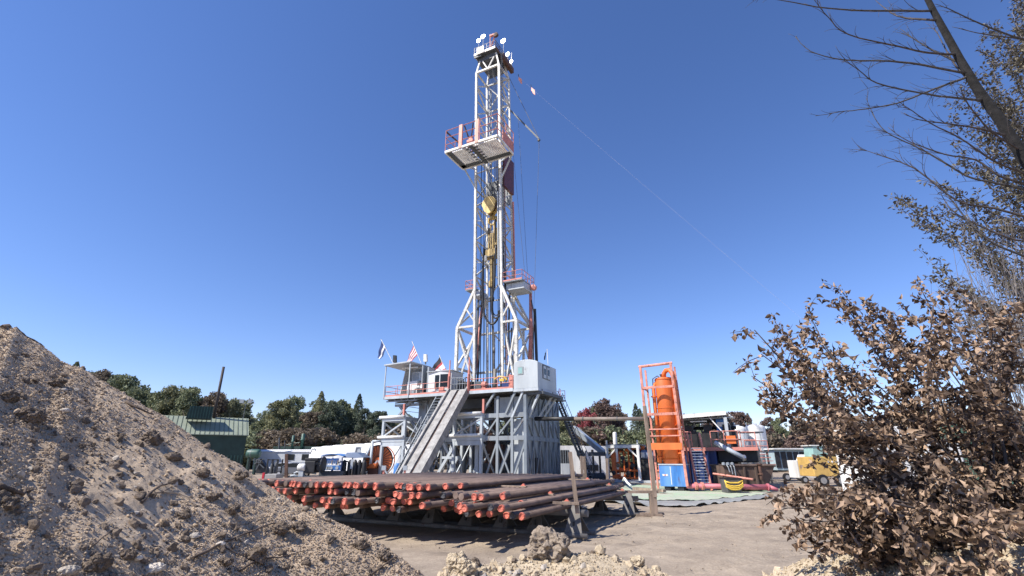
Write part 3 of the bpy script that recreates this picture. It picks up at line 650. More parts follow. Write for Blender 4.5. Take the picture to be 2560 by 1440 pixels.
# floor clutter that belongs to the machinery
t = thing('pipe_handling_gear', 'black and yellow pipe tongs behind the right floor railing', 'rig tool', (-4.6, 1.6, FZ), RIG)
b = MB()
for i in range(9): b.tube((-5.6+i*.33, 1.2+.25*(i % 3), FZ), (-5.6+i*.33, 1.2+.25*(i % 3), FZ+.8+.35*((i*7) % 4)/3), .07+.04*(i % 2), 7)
b.bb(-5.7, -3.2, 1.4, 1.9, FZ, FZ+.55); b.build('tool_rack', M_BLACK, t)
b = MB(); b.path([(-5.3,1.1,FZ+1.2),(-4.8,1,FZ+1.45),(-4.2,1.05,FZ+1.35),(-3.9,1.1,FZ+1.05)], .09, 7); b.bb(-4.7, -4.2, .95, 1.2, FZ+.95, FZ+1.2); b.build('tong_arm', M_YEL2, t)
b = MB(); b.bb(-4.4, -3.6, .9, 1.25, FZ+.1, FZ+.75); b.build('tool_box', M_NAVY, t)
b = MB(); b.bb(-3.15, -2.8, .3, .9, FZ, FZ+1.35); b.tube((-3.3, .6, FZ), (-3.3, .6, FZ+1.5), .12, 8); b.build('hose_reel', M_PINK, t)
t = thing('floor_winch', 'dark winch with a red drum on the floor left of the drill pipe', 'winch', (-6.9, 1.3, FZ), RIG)
MB().bb(-7.6, -6.9, 1.2, 2.0, FZ, FZ+1.15).bb(-6.2, -5.95, 1.2, 1.6, FZ, FZ+.7).build('winch_housing', M_DGREY, t, bevel=.03)
MB().lathe((0, 1.1, FZ+.75), [(.28, -6.75), (.32, -6.72), (.32, -6.3), (.28, -6.27)], 14, 'x').bb(-6.75, -6.3, .9, 1.3, FZ, FZ+.45).build('winch_drum', M_PINK, t)
t = thing('rotary_gear', 'dark cluster of valves and hoses on the floor between the gate posts', 'rig tool', (-9, 1.2, FZ), RIG)
b = MB()
for i in range(8):
    x = -9.85+i*.26; b.tube((x, .9, FZ), (x+.05, 1.0, FZ+1.1+.4*((i*5) % 3)/2), .055+.02*(i % 2), 6)
b.bb(-9.9, -8.1, 1.2, 1.7, FZ, FZ+1.2); b.path([(-9.8,.8,FZ+1.5),(-9.2,.7,FZ+1.2),(-8.5,.8,FZ+1.6),(-8.1,.8,FZ+.9)], .05, 6)
b.build('valve_cluster', M_BLACK, t)

# ---- right doghouse
t = thing('doghouse', 'pale grey steel cabin with arched roof overhanging the right end of the rig floor', 'cabin', (-1.3, 2.4, FZ-.1), RIG)
zt, zp = 11.42, 11.72
prof = [(-2.6, -.0, 8.92), (0, 0, 8.92), (0, 0, zt), (-.35, 0, zt+.17), (-.9, 0, zp-.02), (-1.45, 0, zp), (-2.0, 0, zp-.05), (-2.4, 0, zt+.13), (-2.6, 0, zt-.02)]
M_DOG = mat('doghouse_paint', (.46,.50,.52), .5, rust=.10, streak=True, var=.09, scale=.5, bump=.006, bscale=1.5)
b = MB().prism(prof, (0, 4.8, 0)); body = b.build('cabin_shell', M_DOG, t, bevel=.03)
b = MB(); b.bb(-2.62, .03, -.03, 4.83, 8.66, 8.915); b.build('skid_frame', M_LGREY, t)
for y in (.9, 3.6): MB().tube((.031, y, 8.8), (.05, y, 8.8), .1, 10).build('lift_hole', M_BLACK, t)
w_ = MB().bb(-2.15, -1.55, -.05, .0-.004, 10.3, 11.05).build('window', mat('grey_trim', (.35,.38,.38), .5), t)
MB().bb(-2.07, -1.63, -.065, -.052, 10.38, 10.97).build('pane', M_GLASSG, w_)
d_ = MB().bb(.004, .05, 1.15, 2.95, 9.95, 11.35).build('door_frame', mat('dark_trim', (.08,.09,.1), .5), t)  # frame in even dark grey behind the door leaves
for y in (1.25, 2.2):
    l = MB().bb(.055, .085, y, y+.72, 10.0, 11.2).build('door_leaf', M_DOG, d_)
M_SLIT = M_GLASS
b = MB(); b.bb(.087, .095, 1.38, 1.82, 10.35, 10.95); b.bb(.087, .095, 2.32, 2.76, 10.35, 10.95); b.build('pane', M_GLASS, d_)
b = MB()
for y in (.6, 2.2, 4.0): b.bar((-1.4, y, 8.3), (-.1, y, 8.62), .16)
b.bb(-1.45, .25, 3.0, 3.25, 8.3, 8.6); b.bb(-1.45, .2, .4, .62, 8.35, 8.6); b.bb(-.2, 0.4, .3, 5.6, 8.35, 8.62)
b.build('support_beam', M_DGREY, t)

# ---- driller cabin on the left and the sheltered porch
t = thing('driller_cabin', 'white cabin with dark windows beside the gate of the rig floor', 'cabin', (-11.7, 1.2, FZ), RIG)
M_CAB = mat('cabin_paint', (.62,.64,.64), .5, rust=.06, var=.05, scale=.7)
pr = [(-13.4,.75,FZ),(-11.75,.55,FZ),(-10.35,.7,FZ),(-10.35,3.0,FZ),(-13.4,3.0,FZ)]
b = MB().prism(pr, (0,0,2.45)); b.build('cabin_shell', M_CAB, t, bevel=.03)
w_ = MB().bb(-12.35, -11.85, .50, .60, FZ+.6, FZ+2.05).build('window', M_GLASS, t)
w_ = MB().add([(-11.66,.53,FZ+.75),(-10.5,.66,FZ+.75),(-10.5,.66,FZ+2.1),(-11.66,.53,FZ+2.1),(-11.66,.50,FZ+.75),(-10.5,.63,FZ+.75),(-10.5,.63,FZ+2.1),(-11.66,.50,FZ+2.1)],[(0,1,2,3),(7,6,5,4),(0,4,5,1),(1,5,6,2),(2,6,7,3),(3,7,4,0)]).build('window', M_GLASS, t)
MB().bb(-11.6, -11.0, .25, .42, FZ+.12, FZ+.7).build('red_locker', M_PINK, t)
MB().bb(-13.5, -10.25, .5, 3.1, FZ+2.452, FZ+2.52).build('roof', M_LGREY, t)
t = thing('porch_shelter', 'open sheltered corner under a flat sheet roof at the left end of the rig floor', 'shelter', (-16.8, 1.6, FZ), RIG)
b = MB(); b.prism([(-18.95,-.25,FZ+3.5),(-15.25,-.25,FZ+3.62),(-15.0,3.3,FZ+3.5),(-18.8,3.3,FZ+3.4)], (0,0,.13)); b.build('roof', M_LGREY, t)
for x, y in ((-18.75, -.08), (-15.35, -.08)): MB().bb(x-.05, x+.05, y-.05, y+.05, FZ-.2, FZ+3.5).build('post', M_LGREY, t)
b = MB(); b.bb(-17.5, -13.6, 2.5, 2.6, FZ, FZ+3.35); b.build('back_wall', M_GREY, t)
b = MB(); b.bb(-13.7, -13.5, .9, 2.5, FZ, FZ+3.1); b.bb(-14.3, -14.15, .7, 2.5, FZ, FZ+3.3); b.build('side_wall', M_GREY, t)
b = MB(); b.prism([(-17.5,1.1,FZ),(-17.5,2.5,FZ),(-17.5,2.5,FZ+3.35),(-17.5,1.9,FZ+3.35)], (-.06,0,0)); b.build('wind_wall', M_WHITE, t)
MB().bb(-17.3, -15.2, 1.0, 1.15, FZ+3.2, FZ+3.3).build('tube_light', M_WHITE, t)
t = thing('control_locker', 'pale electric locker standing under the sheet roof', 'locker', (-16.2, 1.6, FZ), RIG)
MB().bb(-16.7, -15.3, 1.3, 2.2, FZ, FZ+1.75).build('locker_body', M_WHITE, t, bevel=.03); MB().bb(-16.65, -15.4, 1.28, 1.297, FZ+.1, FZ+.8).build('locker_vent', M_GREY, t)
t = thing('breaker_box', 'grey breaker cabinet hung above the pale locker', 'cabinet', (-16, 2.3, FZ+1.9), RIG)
MB().bb(-16.6, -14.6, 2.0, 2.45, FZ+1.85, FZ+2.9).build('cabinet_body', M_LGREY, t, bevel=.03); MB().bb(-16.5, -15.7, 1.98, 1.995, FZ+1.95, FZ+2.8).build('cabinet_door', M_GREY, t)
t = thing('work_table', 'small table with white bags on it behind the left railing', 'table', (-14.5, .8, FZ), RIG)
MB().bb(-15.0, -14.0, .5, 1.1, FZ+.72, FZ+.78).build('table_top', M_DGREY, t)
for x, y in ((-14.95,.55),(-14.05,.55),(-14.95,1.05),(-14.05,1.05)): MB().bb(x-.03, x+.03, y-.03, y+.03, FZ, FZ+.715).build('leg', M_DGREY, t)
b = MB(); b.lathe((-14.7,.8,FZ+.78), [(.18,0),(.27,.12),(.2,.28),(.06,.36)], 9); b.bb(-14.35,-14.12,.65,.95,FZ+.78,FZ+1.2)
tag(b.build('paper_bag', M_WHITE, org=(-14.5,.8,FZ+.78), frame=RIG), 'white bag and carton lying on the small table', 'bag')

# ---- flood lamps on the porch roof
for x, y, lab, mm in ((-18.1, .5, 'dark floodlight leaning on the left end of the porch roof', M_BLACK), (-14.6, 1.6, 'white-faced floodlight on the right end of the porch roof', M_WHITE)):
    t = thing('floodlight', lab, 'floodlight', (x, y, FZ+3.7), RIG, 'floodlights on the porch roof')
    MB().prism([(x-.25,y,FZ+3.95),(x+.2,y,FZ+3.9),(x+.1,y,FZ+4.75),(x-.3,y,FZ+4.8)], (0,.22,0)).build('lamp_housing', mm, t)
    MB().bb(x-.06, x+.06, y+.02, y+.14, FZ+3.62, FZ+3.95).build('bracket', M_DGREY, t)

# ---- flags
def flag(p0, p1, cloth, cols, lab, r=.035, ripple=.12, star=None):
    t = thing('flag', lab, 'flag', p0, RIG, 'flags on the rig roofs')
    MB().tube(p0, p1, r, 6).build('flag_pole', M_WHITE, t)
    P0, P1 = Vector(p0), Vector(p1); a, b_, c, d = [Vector(q) for q in cloth]   # a-b along pole, d-c free edge
    nu, nv = 14, len(cols)
    k = None
    for j, m in enumerate(cols):
        V = []; F = []
        for jj in (j, j+1):
            v = jj/nv
            for i in range(nu+1):
                u = i/nu; p = (a.lerp(d, u)).lerp(b_.lerp(c, u), v)
                V.append(p+Vector((0, ripple*sin(u*9+v*2)*u, -.05*sin(u*5))))
        F = [(i, i+1, nu+2+i, nu+1+i) for i in range(nu)]
        mb = MB(); n = len(V); off = Vector((0,.015,0))
        mb.add(V+[q+off for q in V], F+[tuple(n+x for x in reversed(f)) for f in F])
        if k is None: k = mb
        else: pass
        FL.append((mb, m))
    g = {}
    for mb, m in FL: g.setdefault(m.name, (MB(), m))[0].add(mb.v, mb.f)
    FL.clear()
    for i, (nm, (mb, m)) in enumerate(g.items()): mb.build('cloth' if i == 0 else 'cloth_stripe', m, t, smooth=True)
    return t
FL = []
C_NAVY = mat('flag_navy', (.02,.045,.16), .8); C_RED = mat('flag_red', (.45,.05,.06), .8); C_WH = mat('flag_white', (.75,.75,.75), .8); C_BK = mat('flag_black', (.03,.025,.03), .8)
flag((-18.1,.5,FZ+3.6), (-20.42,.5,15.9), [(-20.3,.5,15.7),(-19.5,.5,14.75),(-20.15,.5,13.4),(-20.75,.5,13.7)], [C_NAVY, C_NAVY, C_WH, C_NAVY], 'dark blue flag with a white emblem hanging from the leftmost pole')
flag((-14.67,1,FZ+3.6), (-16.2,1,15.3), [(-15.95,1,14.8),(-15.25,1,13.7),(-16.4,1,12.75),(-16.75,1,13.0)], [C_RED,C_WH]*3+[C_RED], 'red and white striped flag hanging from the pole above the porch roof')
flag((-11.9,2,11.45), (-13.0,2,13.6), [(-12.9,2,13.4),(-11.95,2,11.8),(-12.9,2,11.6),(-14.1,2,12.0)], [C_BK, C_BK, C_RED, C_WH, C_WH, C_RED], 'black flag with pale red markings bulging above the driller cabin')
flag((.27,2,11.42), (.2,2,13.0), [(.12,2,12.95),(-.02,2,12.0),(-.12,2,11.85),(-.15,2,12.3)], [C_BK, C_NAVY], 'small dark flag on a thin pole above the right cabin')

# ---- pipe ramp
t = thing('pipe_ramp', 'long worn steel ramp sliding from the rig floor down to the pipe rack', 'ramp', (-9, -7.6, 0), RIG)
A0, A1 = Vector((-9, 0, 9.25)), Vector((-9, -7.9, .3))
d = (A1-A0).normalized(); up = Vector((1,0,0)).cross(d); up = up if up.z > 0 else -up
M_RAMP = mat('worn_ramp_steel', (.31,.30,.285), .6, rust=.35, var=.2, scale=1.6, bump=.003)
def rampbox(x0, x1, h0, h1, s0=0, s1=1.0):
    P = A0.lerp(A1, s0); Q = A0.lerp(A1, s1); vs = []
    for R in (P, Q):
        for (x, h) in ((x0,h0),(x1,h0),(x1,h1),(x0,h1)): vs.append(Vector((x, R.y, R.z))+up*h)
    return vs, [(0,3,2,1),(4,5,6,7),(0,1,5,4),(1,2,6,5),(2,3,7,6),(3,0,4,7)]
b = MB(); b.add(*rampbox(-10.0, -9.15, -.15, 0)); b.add(*rampbox(-8.85, -8.0, -.15, 0)); b.build('slide_plate', M_RAMP, t)
b = MB(); b.add(*rampbox(-9.148, -8.852, -.35, -.16)); b.build('centre_trough', M_RUST, t)
for x in (-10.12, -7.88):
    b = MB(); b.add(*rampbox(x-.1, x+.1, -.5, .22, -.01, 1.01)); b.build('side_beam', M_RAMP, t)
b = MB()
for s_ in np.linspace(.04, .96, 12):
    for (x0, x1) in ((-9.98, -9.17), (-8.83, -8.02)): b.add(*rampbox(x0, x1, .002, .02, s_, s_+.006))
pass
b = MB(); b.bb(-10.4, -7.7, -8.3, -7.6, 0, .35); b.build('foot_block', M_GREY, t)
for x, yy in ((-10.6, -2.2), (-10.6, -4.0)):
    pass
t = thing('ramp_stair', 'steep narrow stair with pipe handrails beside the ramp', 'stair', (-11.2, -3.4, 0), RIG)
S0, S1 = Vector((-11.2, -.1, 8.6)), Vector((-11.2, -6.4, .4))
b = MB()
for dx in (-.4, .4): b.bar(S0+Vector((dx,0,0)), S1+Vector((dx,0,0)), .08, .22)
b.build('stringer', M_GREY, t)
b = MB()
for i in range(26):
    p = S0.lerp(S1, (i+.5)/26); b.bb(p.x-.36, p.x+.36, p.y-.12, p.y+.12, p.z-.02, p.z+.02)
tag(b.build('tread', M_GREY, t))
b = MB()
for dx in (-.42, .42):
    o = Vector((dx,0,1.0)); b.tube(S0.lerp(S1,.38)+o, S1+o, .03, 5)
    for s_ in (.38, .62, .82, 1): p = S0.lerp(S1, s_)+Vector((dx,0,0)); b.tube(p, p+Vector((0,0,1.0)), .03, 5)
b.build('handrail', M_LGREY, t)
t = thing('winch_box', 'grey machine box on the lower deck behind the ramp', 'machine box', (-13, 1, 4.7), RIG)
MB().bb(-13.6, -12.4, .6, 1.8, 4.7, 6.0).bb(-13.4, -12.6, .58, .595, 4.9, 5.7).build('box_shell', M_GREY, t, bevel=.04)
MB().tube((-13.2,.7,6.0),(-13.2,.7,8.0),.05,6).tube((-12.8,1,6.0),(-12.6,1,8.6),.04,6).build('riser_pipe', M_GREY, t)
# deck rails with red posts
for (x0, lab) in ((-15.9, 'thin railing with a red post on top of the left tower'), (-6.0, 'thin railing with red posts on top of the right tower')):
    t = thing('deck_railing', lab, 'railing', (x0, 2.5, 6.8), RIG)
    b = MB(); b.tube((x0,.1,7.9),(x0,4.4,7.9),.03,5).tube((x0,.1,7.4),(x0,4.4,7.4),.025,5); b.build('rail', M_RUST, t)
    for y in ((.1,) if x0 < -10 else (.1, 2.6)): MB().bb(x0-.1, x0+.1, y-.1, y+.1, 6.78, 8.15).build('post', M_PINK, t)

# ---- staircase at the right rear
t = thing('rig_staircase', 'steep dark steel staircase dropping from behind the right cabin', 'staircase', (.2, 10.4, 0), RIG)
S0, S1 = Vector((-2.1, 10.4, 8.9)), Vector((1.5, 10.4, .1))
b = MB()
for dy in (-.6, .6): b.bar(S0+Vector((0,dy,0)), S1+Vector((0,dy,0)), .07, .26)
b.build('stringer', M_DGREY, t)
b = MB()
for i in range(31):
    p = S0.lerp(S1, (i+.5)/31); b.bb(p.x-.12, p.x+.12, p.y-.56, p.y+.56, p.z-.02, p.z+.02)
b.build('tread', M_GREY, t)
for dy in (-.62, .62):
    b = MB(); o = Vector((.35,dy,.8)); b.tube(S0+o, S1+o, .035, 5); b.tube(S0+o*.55, S1+o*.55, .03, 5)
    for i in range(8): p = S0.lerp(S1, i/7)+Vector((0,dy,0)); b.tube(p, p+Vector((.35,0,.8)), .03, 5)
    b.build('handrail', M_DGREY, t)
MB().bb(-3.3, -1.4, 9.21, 11.2, FZ-.25, FZ-.1).build('landing', M_GREY, t)
b = MB().rail([(-1.5, 9.3, FZ-.1), (-1.5, 9.7, FZ-.1)], 1.1, .035, 1.0, 1).rail([(-1.5, 11.15, FZ-.1),(-3.2, 11.15, FZ-.1)], 1.1, .035, 1.0, 1); b.build('landing_railing', M_PINK, t)

# ---- mast
t = thing('mast', 'tall off-white lattice mast standing over the rig floor', 'mast', (CX, 4, FZ), RIG)
TOPZ = 52.5
for x in (XL, XR):
    for y in (YF, YB):
        b = MB(); b.bar(ML_(x,y,FZ), ML_(x,y,TOPZ), .27 if y == YF else .22, .27 if y == YF else .22, up=(0,1,0)); b.build('leg', M_MAST, t)
seg = np.linspace(20.3, TOPZ, 15)
for x, nm in ((XL, 'side_lacing'), (XR, 'side_lacing')):
    b = MB()
    for i, (z0, z1) in enumerate(zip(seg[:-1], seg[1:])):
        a, c = (YF, YB) if i % 2 else (YB, YF)
        b.bar(ML_(x,a,z0), ML_(x,c,z1), .16); b.bar(ML_(x,YF,z1), ML_(x,YB,z1), .13)
    b.build(nm, M_MAST, t)
b = MB()
for i, z in enumerate(seg[::2]):
    b.bar(ML_(XL,YB,z), ML_(XR,YB,z), .13)
for i, (z0, z1) in enumerate(zip(seg[:-2:2], seg[2::2])):
    b.bar(ML_(XL,YB,z0), ML_(XR,YB,z1), .12); b.bar(ML_(XR,YB,z0), ML_(XL,YB,z1), .12)
b.build('back_lacing', M_MAST, t)
b = MB()
for z in (24.3, 29.8): b.bar(ML_(XL-.02,YF-.02,z), ML_(XL+.6,YF+.3,z), .1)
for dx, r in ((.75, .10), (1.0, .07)): b.tube(ML_(XL+dx, 4.8, 22), ML_(XL+dx, 4.8, 51), r, 6)
b.build('guide_rail', M_LGREY, t)
# ladder and rack on the right leg
b = MB()
for dy in (0, .4): b.tube(ML_(XR+.22, YF+.25+dy, 12), ML_(XR+.22, YF+.25+dy, 55), .035, 5)
for z in np.arange(12, 55, .6): b.tube(ML_(XR+.22, YF+.25, z), ML_(XR+.22, YF+.65, z), .025, 4)
b.build('ladder', M_DGREY, t)
b = MB(); b.tube(ML_(XR-.35,YF-.05,21), ML_(XR-.35,YF-.05,33), .09, 6); b.path([ML_(XR-.35,YF-.05,21), ML_(XR+.1,YF,20.2), ML_(XR+.4,YF,18.8)], .08, 6); b.tube(ML_(XR-.9,5.0,10), ML_(XR-.9,5.0,50), .09, 6); b.tube(ML_(XR-1.2,5.0,10), ML_(XR-1.2,5.0,46), .06, 6)
b.build('stand_pipe', M_LGREY, t)
b = MB(); b.tube(ML_(XR+.1,YF+.9,12), ML_(XR+.1,YF+.9,34.5), .075, 6); b.tube(ML_(XR+.2,YB+.12,20), ML_(XR+.2,YB+.12,33), .11, 6); b.build('red_service_pipe', M_PINK, t)
b = MB()
for dx in (-.75, -.55, -.32, -1.5, -1.75, -2.6, -3.0): b.path([ML_(XR+dx, YF+.6, 38), ML_(XR+dx-.05, YF+.6, 30), ML_(XR+dx, YF+.55, 22), ML_(XR+dx+.02, YF+.5, 10)], .045, 5)
b.build('service_hose', M_RUBBER, t)
# tapered top
b = MB(); CT = 55.0
tops = {}
for x in (XL, XR):
    for y in (YF, YB):
        sx = XL+.55 if x == XL else XR-.55
        q = ML_(sx, y+( .25 if y == YF else -.25), CT); tops[(x, y)] = q; b.bar(ML_(x,y,TOPZ), q, .2, up=(0,1,0))
mx = (XL+XR)/2
b.bar(ML_(XL,YF,TOPZ), ML_(XR,YF,TOPZ), .24); b.bar(ML_(XL,YB,TOPZ), ML_(XR,YB,TOPZ), .2)
b.bar(ML_(XL,YF,TOPZ), ML_(XL,YB,TOPZ), .2); b.bar(ML_(XR,YF,TOPZ), ML_(XR,YB,TOPZ), .2)
b.bar(ML_(mx,YF,TOPZ), tops[(XL,YF)], .16); b.bar(ML_(mx,YF,TOPZ), tops[(XR,YF)], .16)
b.bar(ML_(mx,YB,TOPZ), tops[(XL,YB)], .14); b.bar(ML_(mx,YB,TOPZ), tops[(XR,YB)], .14)
b.build('tapered_top', M_MAST, t)
# outer base frame
OX0, OX1, OY0, OY1 = -10.95, -3.45, 2.4, 6.4; EZ = 16.6; JZ = 20.6
for x in (OX0, OX1):
    for y in (OY0, OY1):
        b = MB(); b.bar((x,y,FZ), (x,y,EZ), .32, up=(0,1,0)); q = ML_(XL if x == OX0 else XR, YF if y == OY0 else YB, JZ+.3); b.bar((x,y,EZ), q, .30, up=(0,1,0)); b.build('base_leg', M_MAST, t)
b = MB()
for z in (EZ, 12.0):
    for x in (OX0, OX1): b.bar((x,OY0,z), (x,OY1,z), .24)
    b.bar((OX0,OY1,z), (OX1,OY1,z), .24)
b.bar((OX0,OY0,EZ), ML_(XL,YF,EZ), .22); b.bar((OX1,OY0,EZ), ML_(XR,YF,EZ), .22)
for x, xi in ((OX0, XL), (OX1, XR)):
    b.bar((x,OY0,EZ), (x,OY1,12), .2); b.bar((x,OY0,12), (x,OY1,EZ), .2); b.bar((x,OY0,12), (x,OY1,FZ), .18)
    b.bar((x,OY0,EZ-.2), ML_(xi,YF+.4,FZ+.2), .2); b.bar((x,OY0,FZ+.2), ML_(xi,YF+.4,EZ), .2)
    b.bar((x,OY1,EZ), ML_(xi,YF,JZ), .2); b.bar((x,OY0,EZ+.1), ML_(xi,YB,JZ), .2)
    b.bar(((x+xi)/2,OY0,(EZ+JZ)/2), ML_(xi,YF,EZ+.5), .16)
b.bar((-8.2,OY1-.1,11.9), (-4.4,OY1-.1,EZ-.3), .16); b.bar((-4.4,OY1-.1,11.9), (-8.2,OY1-.1,EZ-.3), .13); b.bb(-8.45,-8.2,OY1-.2,OY1,12,EZ); b.bb(-4.6,-4.35,OY1-.2,OY1,12,EZ)
b.bar((-7.6,OY1,FZ), (-6.2,OY1,12), .13); b.bar((-4.9,OY1,FZ), (-6.2,OY1,12), .13); b.bar((-7.2,OY1-.3,12.8),(-5.2,OY1-.3,12.8),.1); b.bar((-7.2,OY1-.3,14.6),(-5.2,OY1-.3,14.6),.1)
b.build('base_bracing', M_MAST, t)
b = MB()
for i in range(4): b.tube(ML_(XL+.35+.09*i, YF+.9, 20.5), (OX0+1.4+.06*i, 4.6, 10), .035, 5)
b.bar((-9.6,4.2,FZ),(-9.2,4.0,20.2),.2); b.build('raising_line', M_DGREY, t)
# work platforms
for x0, x1, y0, y1, z, lab in ((XR+.15, XR+2.55, 2.5, 5.6, 21.3, 'right platform'), (XL-1.6, XL-.15, 3.0, 5.4, 21.3, 'left platform')):
    x0 -= .23; x1 -= .23
    p = MB().bb(x0, x1, y0, y1, z-.1, z).build('work_platform', M_GREY, t)
    for xx in np.linspace(x0+.2, x1-.2, 4): pass
    MB().rail([(x0,y0,z),(x1,y0,z),(x1,y1,z),(x0,y1,z)] if x0 > CX else [(x1,y0,z),(x0,y0,z),(x0,y1,z),(x1,y1,z)], 1.1, .035, .8, 1).bb(x0, x1, y0-.02, y0+.02, z+.003, z+.15).build('railing', M_PINK, p)
MB().bb(XR+.1, XR+2.3, 3.0, 5.3, 20.4, 21.15).build('platform_bracket', M_LGREY, t); MB().bb(XL-1.2, XL-.1, 3.4, 5.2, 20.5, 21.15).build('platform_bracket', M_LGREY, t)
# lift cylinder in faded red with black hose, right rear; twin on the left
b = MB(); b.path([(OX1+.15, 5.4, 12.2), (OX1+.35, 5.4, 15.2), (OX1+.35,5.4,20.6)], [.27,.25,.17], 10); b.build('raising_cylinder', M_PINK, t, smooth=True)
b = MB(); b.path([(OX0+.55, 5.6, 12.0), (OX0+.9, 5.6, 15.2), (OX0+1.35,5.5,20.0)], [.20,.2,.13], 10); b.build('raising_cylinder', M_PINK, t, smooth=True)
b = MB(); b.lathe((OX1+.1, 5.4, 0), [(.45,FZ+2),(.42,FZ+2.6),(.3,FZ+3.3)], 10); b.build('cylinder_foot', M_WHITE, t)
b = MB(); b.tube((OX1+.95, 5.6, 9.2), (OX1+.75, 5.6, 18.6), .17, 7); b.path([(OX1+.5,5.3,19.6),(OX1+.8,5.2,18),(OX1+.7,5.2,14),(OX1+.65,5.3,10)], .06, 6); b.build('hose_bundle', M_RUBBER, t)
b = MB(); b.lathe((OX1+1.0, 4.8, 20.9), [(.1,-.25),(.34,-.2),(.34,.2),(.1,.25)], 12, 'y'); b.build('sheave', M_PINK, t)
b = MB(); b.bb(XR-.1, XR+1.0, YF+.5, YB+.1, 0, 0.01) if False else None
b = MB().bb(XR-.42, XR-.12, YF+.35, YB+.05, 33.9, 38.6); b.build('maroon_shield', mat('maroon_sheet', (.12,.035,.035), .5, rust=.3, scale=1), t)
b = MB(); b.bb(XL+.2-.5, XR-.5, YB-.35, YB-.25, 32.4, 36.4); b.bar(ML_(XL,YF,32.6), ML_(XL,YB,36.4), .12); b.build('rear_shield', M_GREY, t)

# ---- racking board (monkey board)
t = thing('racking_board', 'high racking platform caged by faded red railings on the front of the mast', 'platform', (-7, 0, 37), RIG)
bx0, bx1, by0, by1, bz = -10.5, -3.4, -2.4, 1.6, 37.0
b = MB(); 
for y in (by0, by1): b.bb(bx0, bx1, y-.09, y+.09, bz-.12, bz+.14)
for x in (bx0, -7.25, -6.75, bx1): b.bb(x-.08, x+.08, by0+.09, by1-.09, bz-.12, bz+.12)
b.build('board_frame', M_WHITE, t)
b = MB()
for x in np.arange(bx0+.9, bx1-.4, .24):
    if -7.5 < x < -6.5: continue
    b.bb(x-.07, x+.07, by0+.35, by1-.8, bz-.08, bz+.06)
b.build('racking_finger', M_WHITE, t)
b = MB(); b.bb(bx0+.1, bx1-.1, by1-.75, by1-.1, bz-.02, bz+.05); b.bb(bx0+.1, bx0+.7, by0+.1, by1-.1, bz-.02, bz+.055); b.bb(-7.2,-6.8, by0+.1, by1-.1, bz-.3, bz-.13)
for i in range(6): b.bb(-7.9, -6.3, by0+.5+i*.55, by0+.6+i*.55, bz-.24, bz-.13)
b.build('walkway', M_DGREY, t)
b = MB(); b.rail([(bx0,by0,bz),(bx1,by0,bz),(bx1,by1,bz)], 3.05, .05, 2.3, 2); b.rail([(bx0,by0,bz),(bx0,by1,bz),(bx0+1.2,by1,bz)], 3.05, .045, 2.2, 2)
b.build('cage_railing', M_PINK, t)
b = MB()
for x in (-8.35, -6.1): b.bb(x-.22, x+.22, by0-.12, by0-.02, bz-.1, bz+3.15)
b.build('safety_post', mat('pale_red_paint', (.72,.33,.25), .6, rust=.15), t)
b = MB(); b.bb(bx1-.04, bx1+.04, by0+1.2, by1-.1, bz+.2, bz+1.6); b.build('wind_panel', M_PINK, t)
b = MB(); b.bb(-7.7, -6.9, by0+.3, by0+.8, bz+.15, bz+1.0); b.bb(-7.5,-7.1,by0+.4,by0+.7,bz+1.0,bz+1.5); b.build('tugger', M_PINK, t)
b = MB(); b.bar((-7.5,by0+.5,bz+1.2),(-7.9,by0,bz+2.9),.12); b.bar((-7.2,by0+.5,bz+1.2),(-6.7,by0,bz+2.9),.12); b.bar((bx0,by1,bz+2.9),(-8.9,by0+.8,bz+1.5),.14); b.bar((bx0,by0,bz+2.9),(-8.6,by1,bz+1.2),.14); b.build('brace', M_RUST, t)
b = MB(); b.bar((bx1-.2,by1,bz),(XR-.55,YF,bz-2.6),.16); b.bar((bx0+.2,by1,bz),(XL-.55,YF,bz-2.6),.16); b.bar((bx1-.2,by1-.2,bz+.1),(XR-.55,YF,bz+.1),.16); b.bar((bx0+.5,by1-.2,bz+.1),(XL-.55,YF,bz+.1),.16)
b.build('support_arm', M_LGREY, t) if False else None
for p, q in (((bx1-.2,by1,bz),(XR-.55,YF,bz-2.6)),((bx0+.2,by1,bz),(XL-.55,YF,bz-2.6)),((bx1-.2,by1-.2,bz+.1),(XR-.55,YF,bz+.1)),((bx0+.5,by1-.2,bz+.1),(XL-.55,YF,bz+.1))): MB().bar(p, q, .16).build('support_arm', M_LGREY, t)

# ---- crown
t = thing('crown_platform', 'crown platform with railings at the very top of the mast', 'platform', (-8.0, 3.6, 55), RIG)
cx0, cx1, cy0, cy1, cz = -9.7, -6.4, 2.1, 6.6, 55.3
b = MB(); b.bb(cx0, cx1, cy0, cy1, cz-.1, cz+.06); b.bb(cx0, -8.6, cy0, cy0+.12, cz-.5, cz-.11); b.bb(cx0+.3, cx1-.3, cy0+.5, cy1-.6, cz-1.0, cz-.12)
b.build('crown_deck', M_DGREY, t)
b = MB(); b.bb(cx0-.02, cx1+.02, cy0-.06, cy0-.003, cz-.15, cz+.22); b.bb(-9.2, -8.1, cy0-.2, cy0-.065, cz-.2, cz+.9); b.bb(cx0-.06, cx0-.003, cy0, cy1, cz-.1, cz+.15); b.build('edge_beam', M_WHITE, t)
b = MB().rail([(cx0,cy0,cz),(cx1,cy0,cz)], 1.25, .035, .7, 1); b.rail([(cx1,cy1,cz),(cx0,cy1,cz),(cx0,cy0,cz)], 1.2, .03, 1.0, 1); b.build('railing', M_WHITE, t)
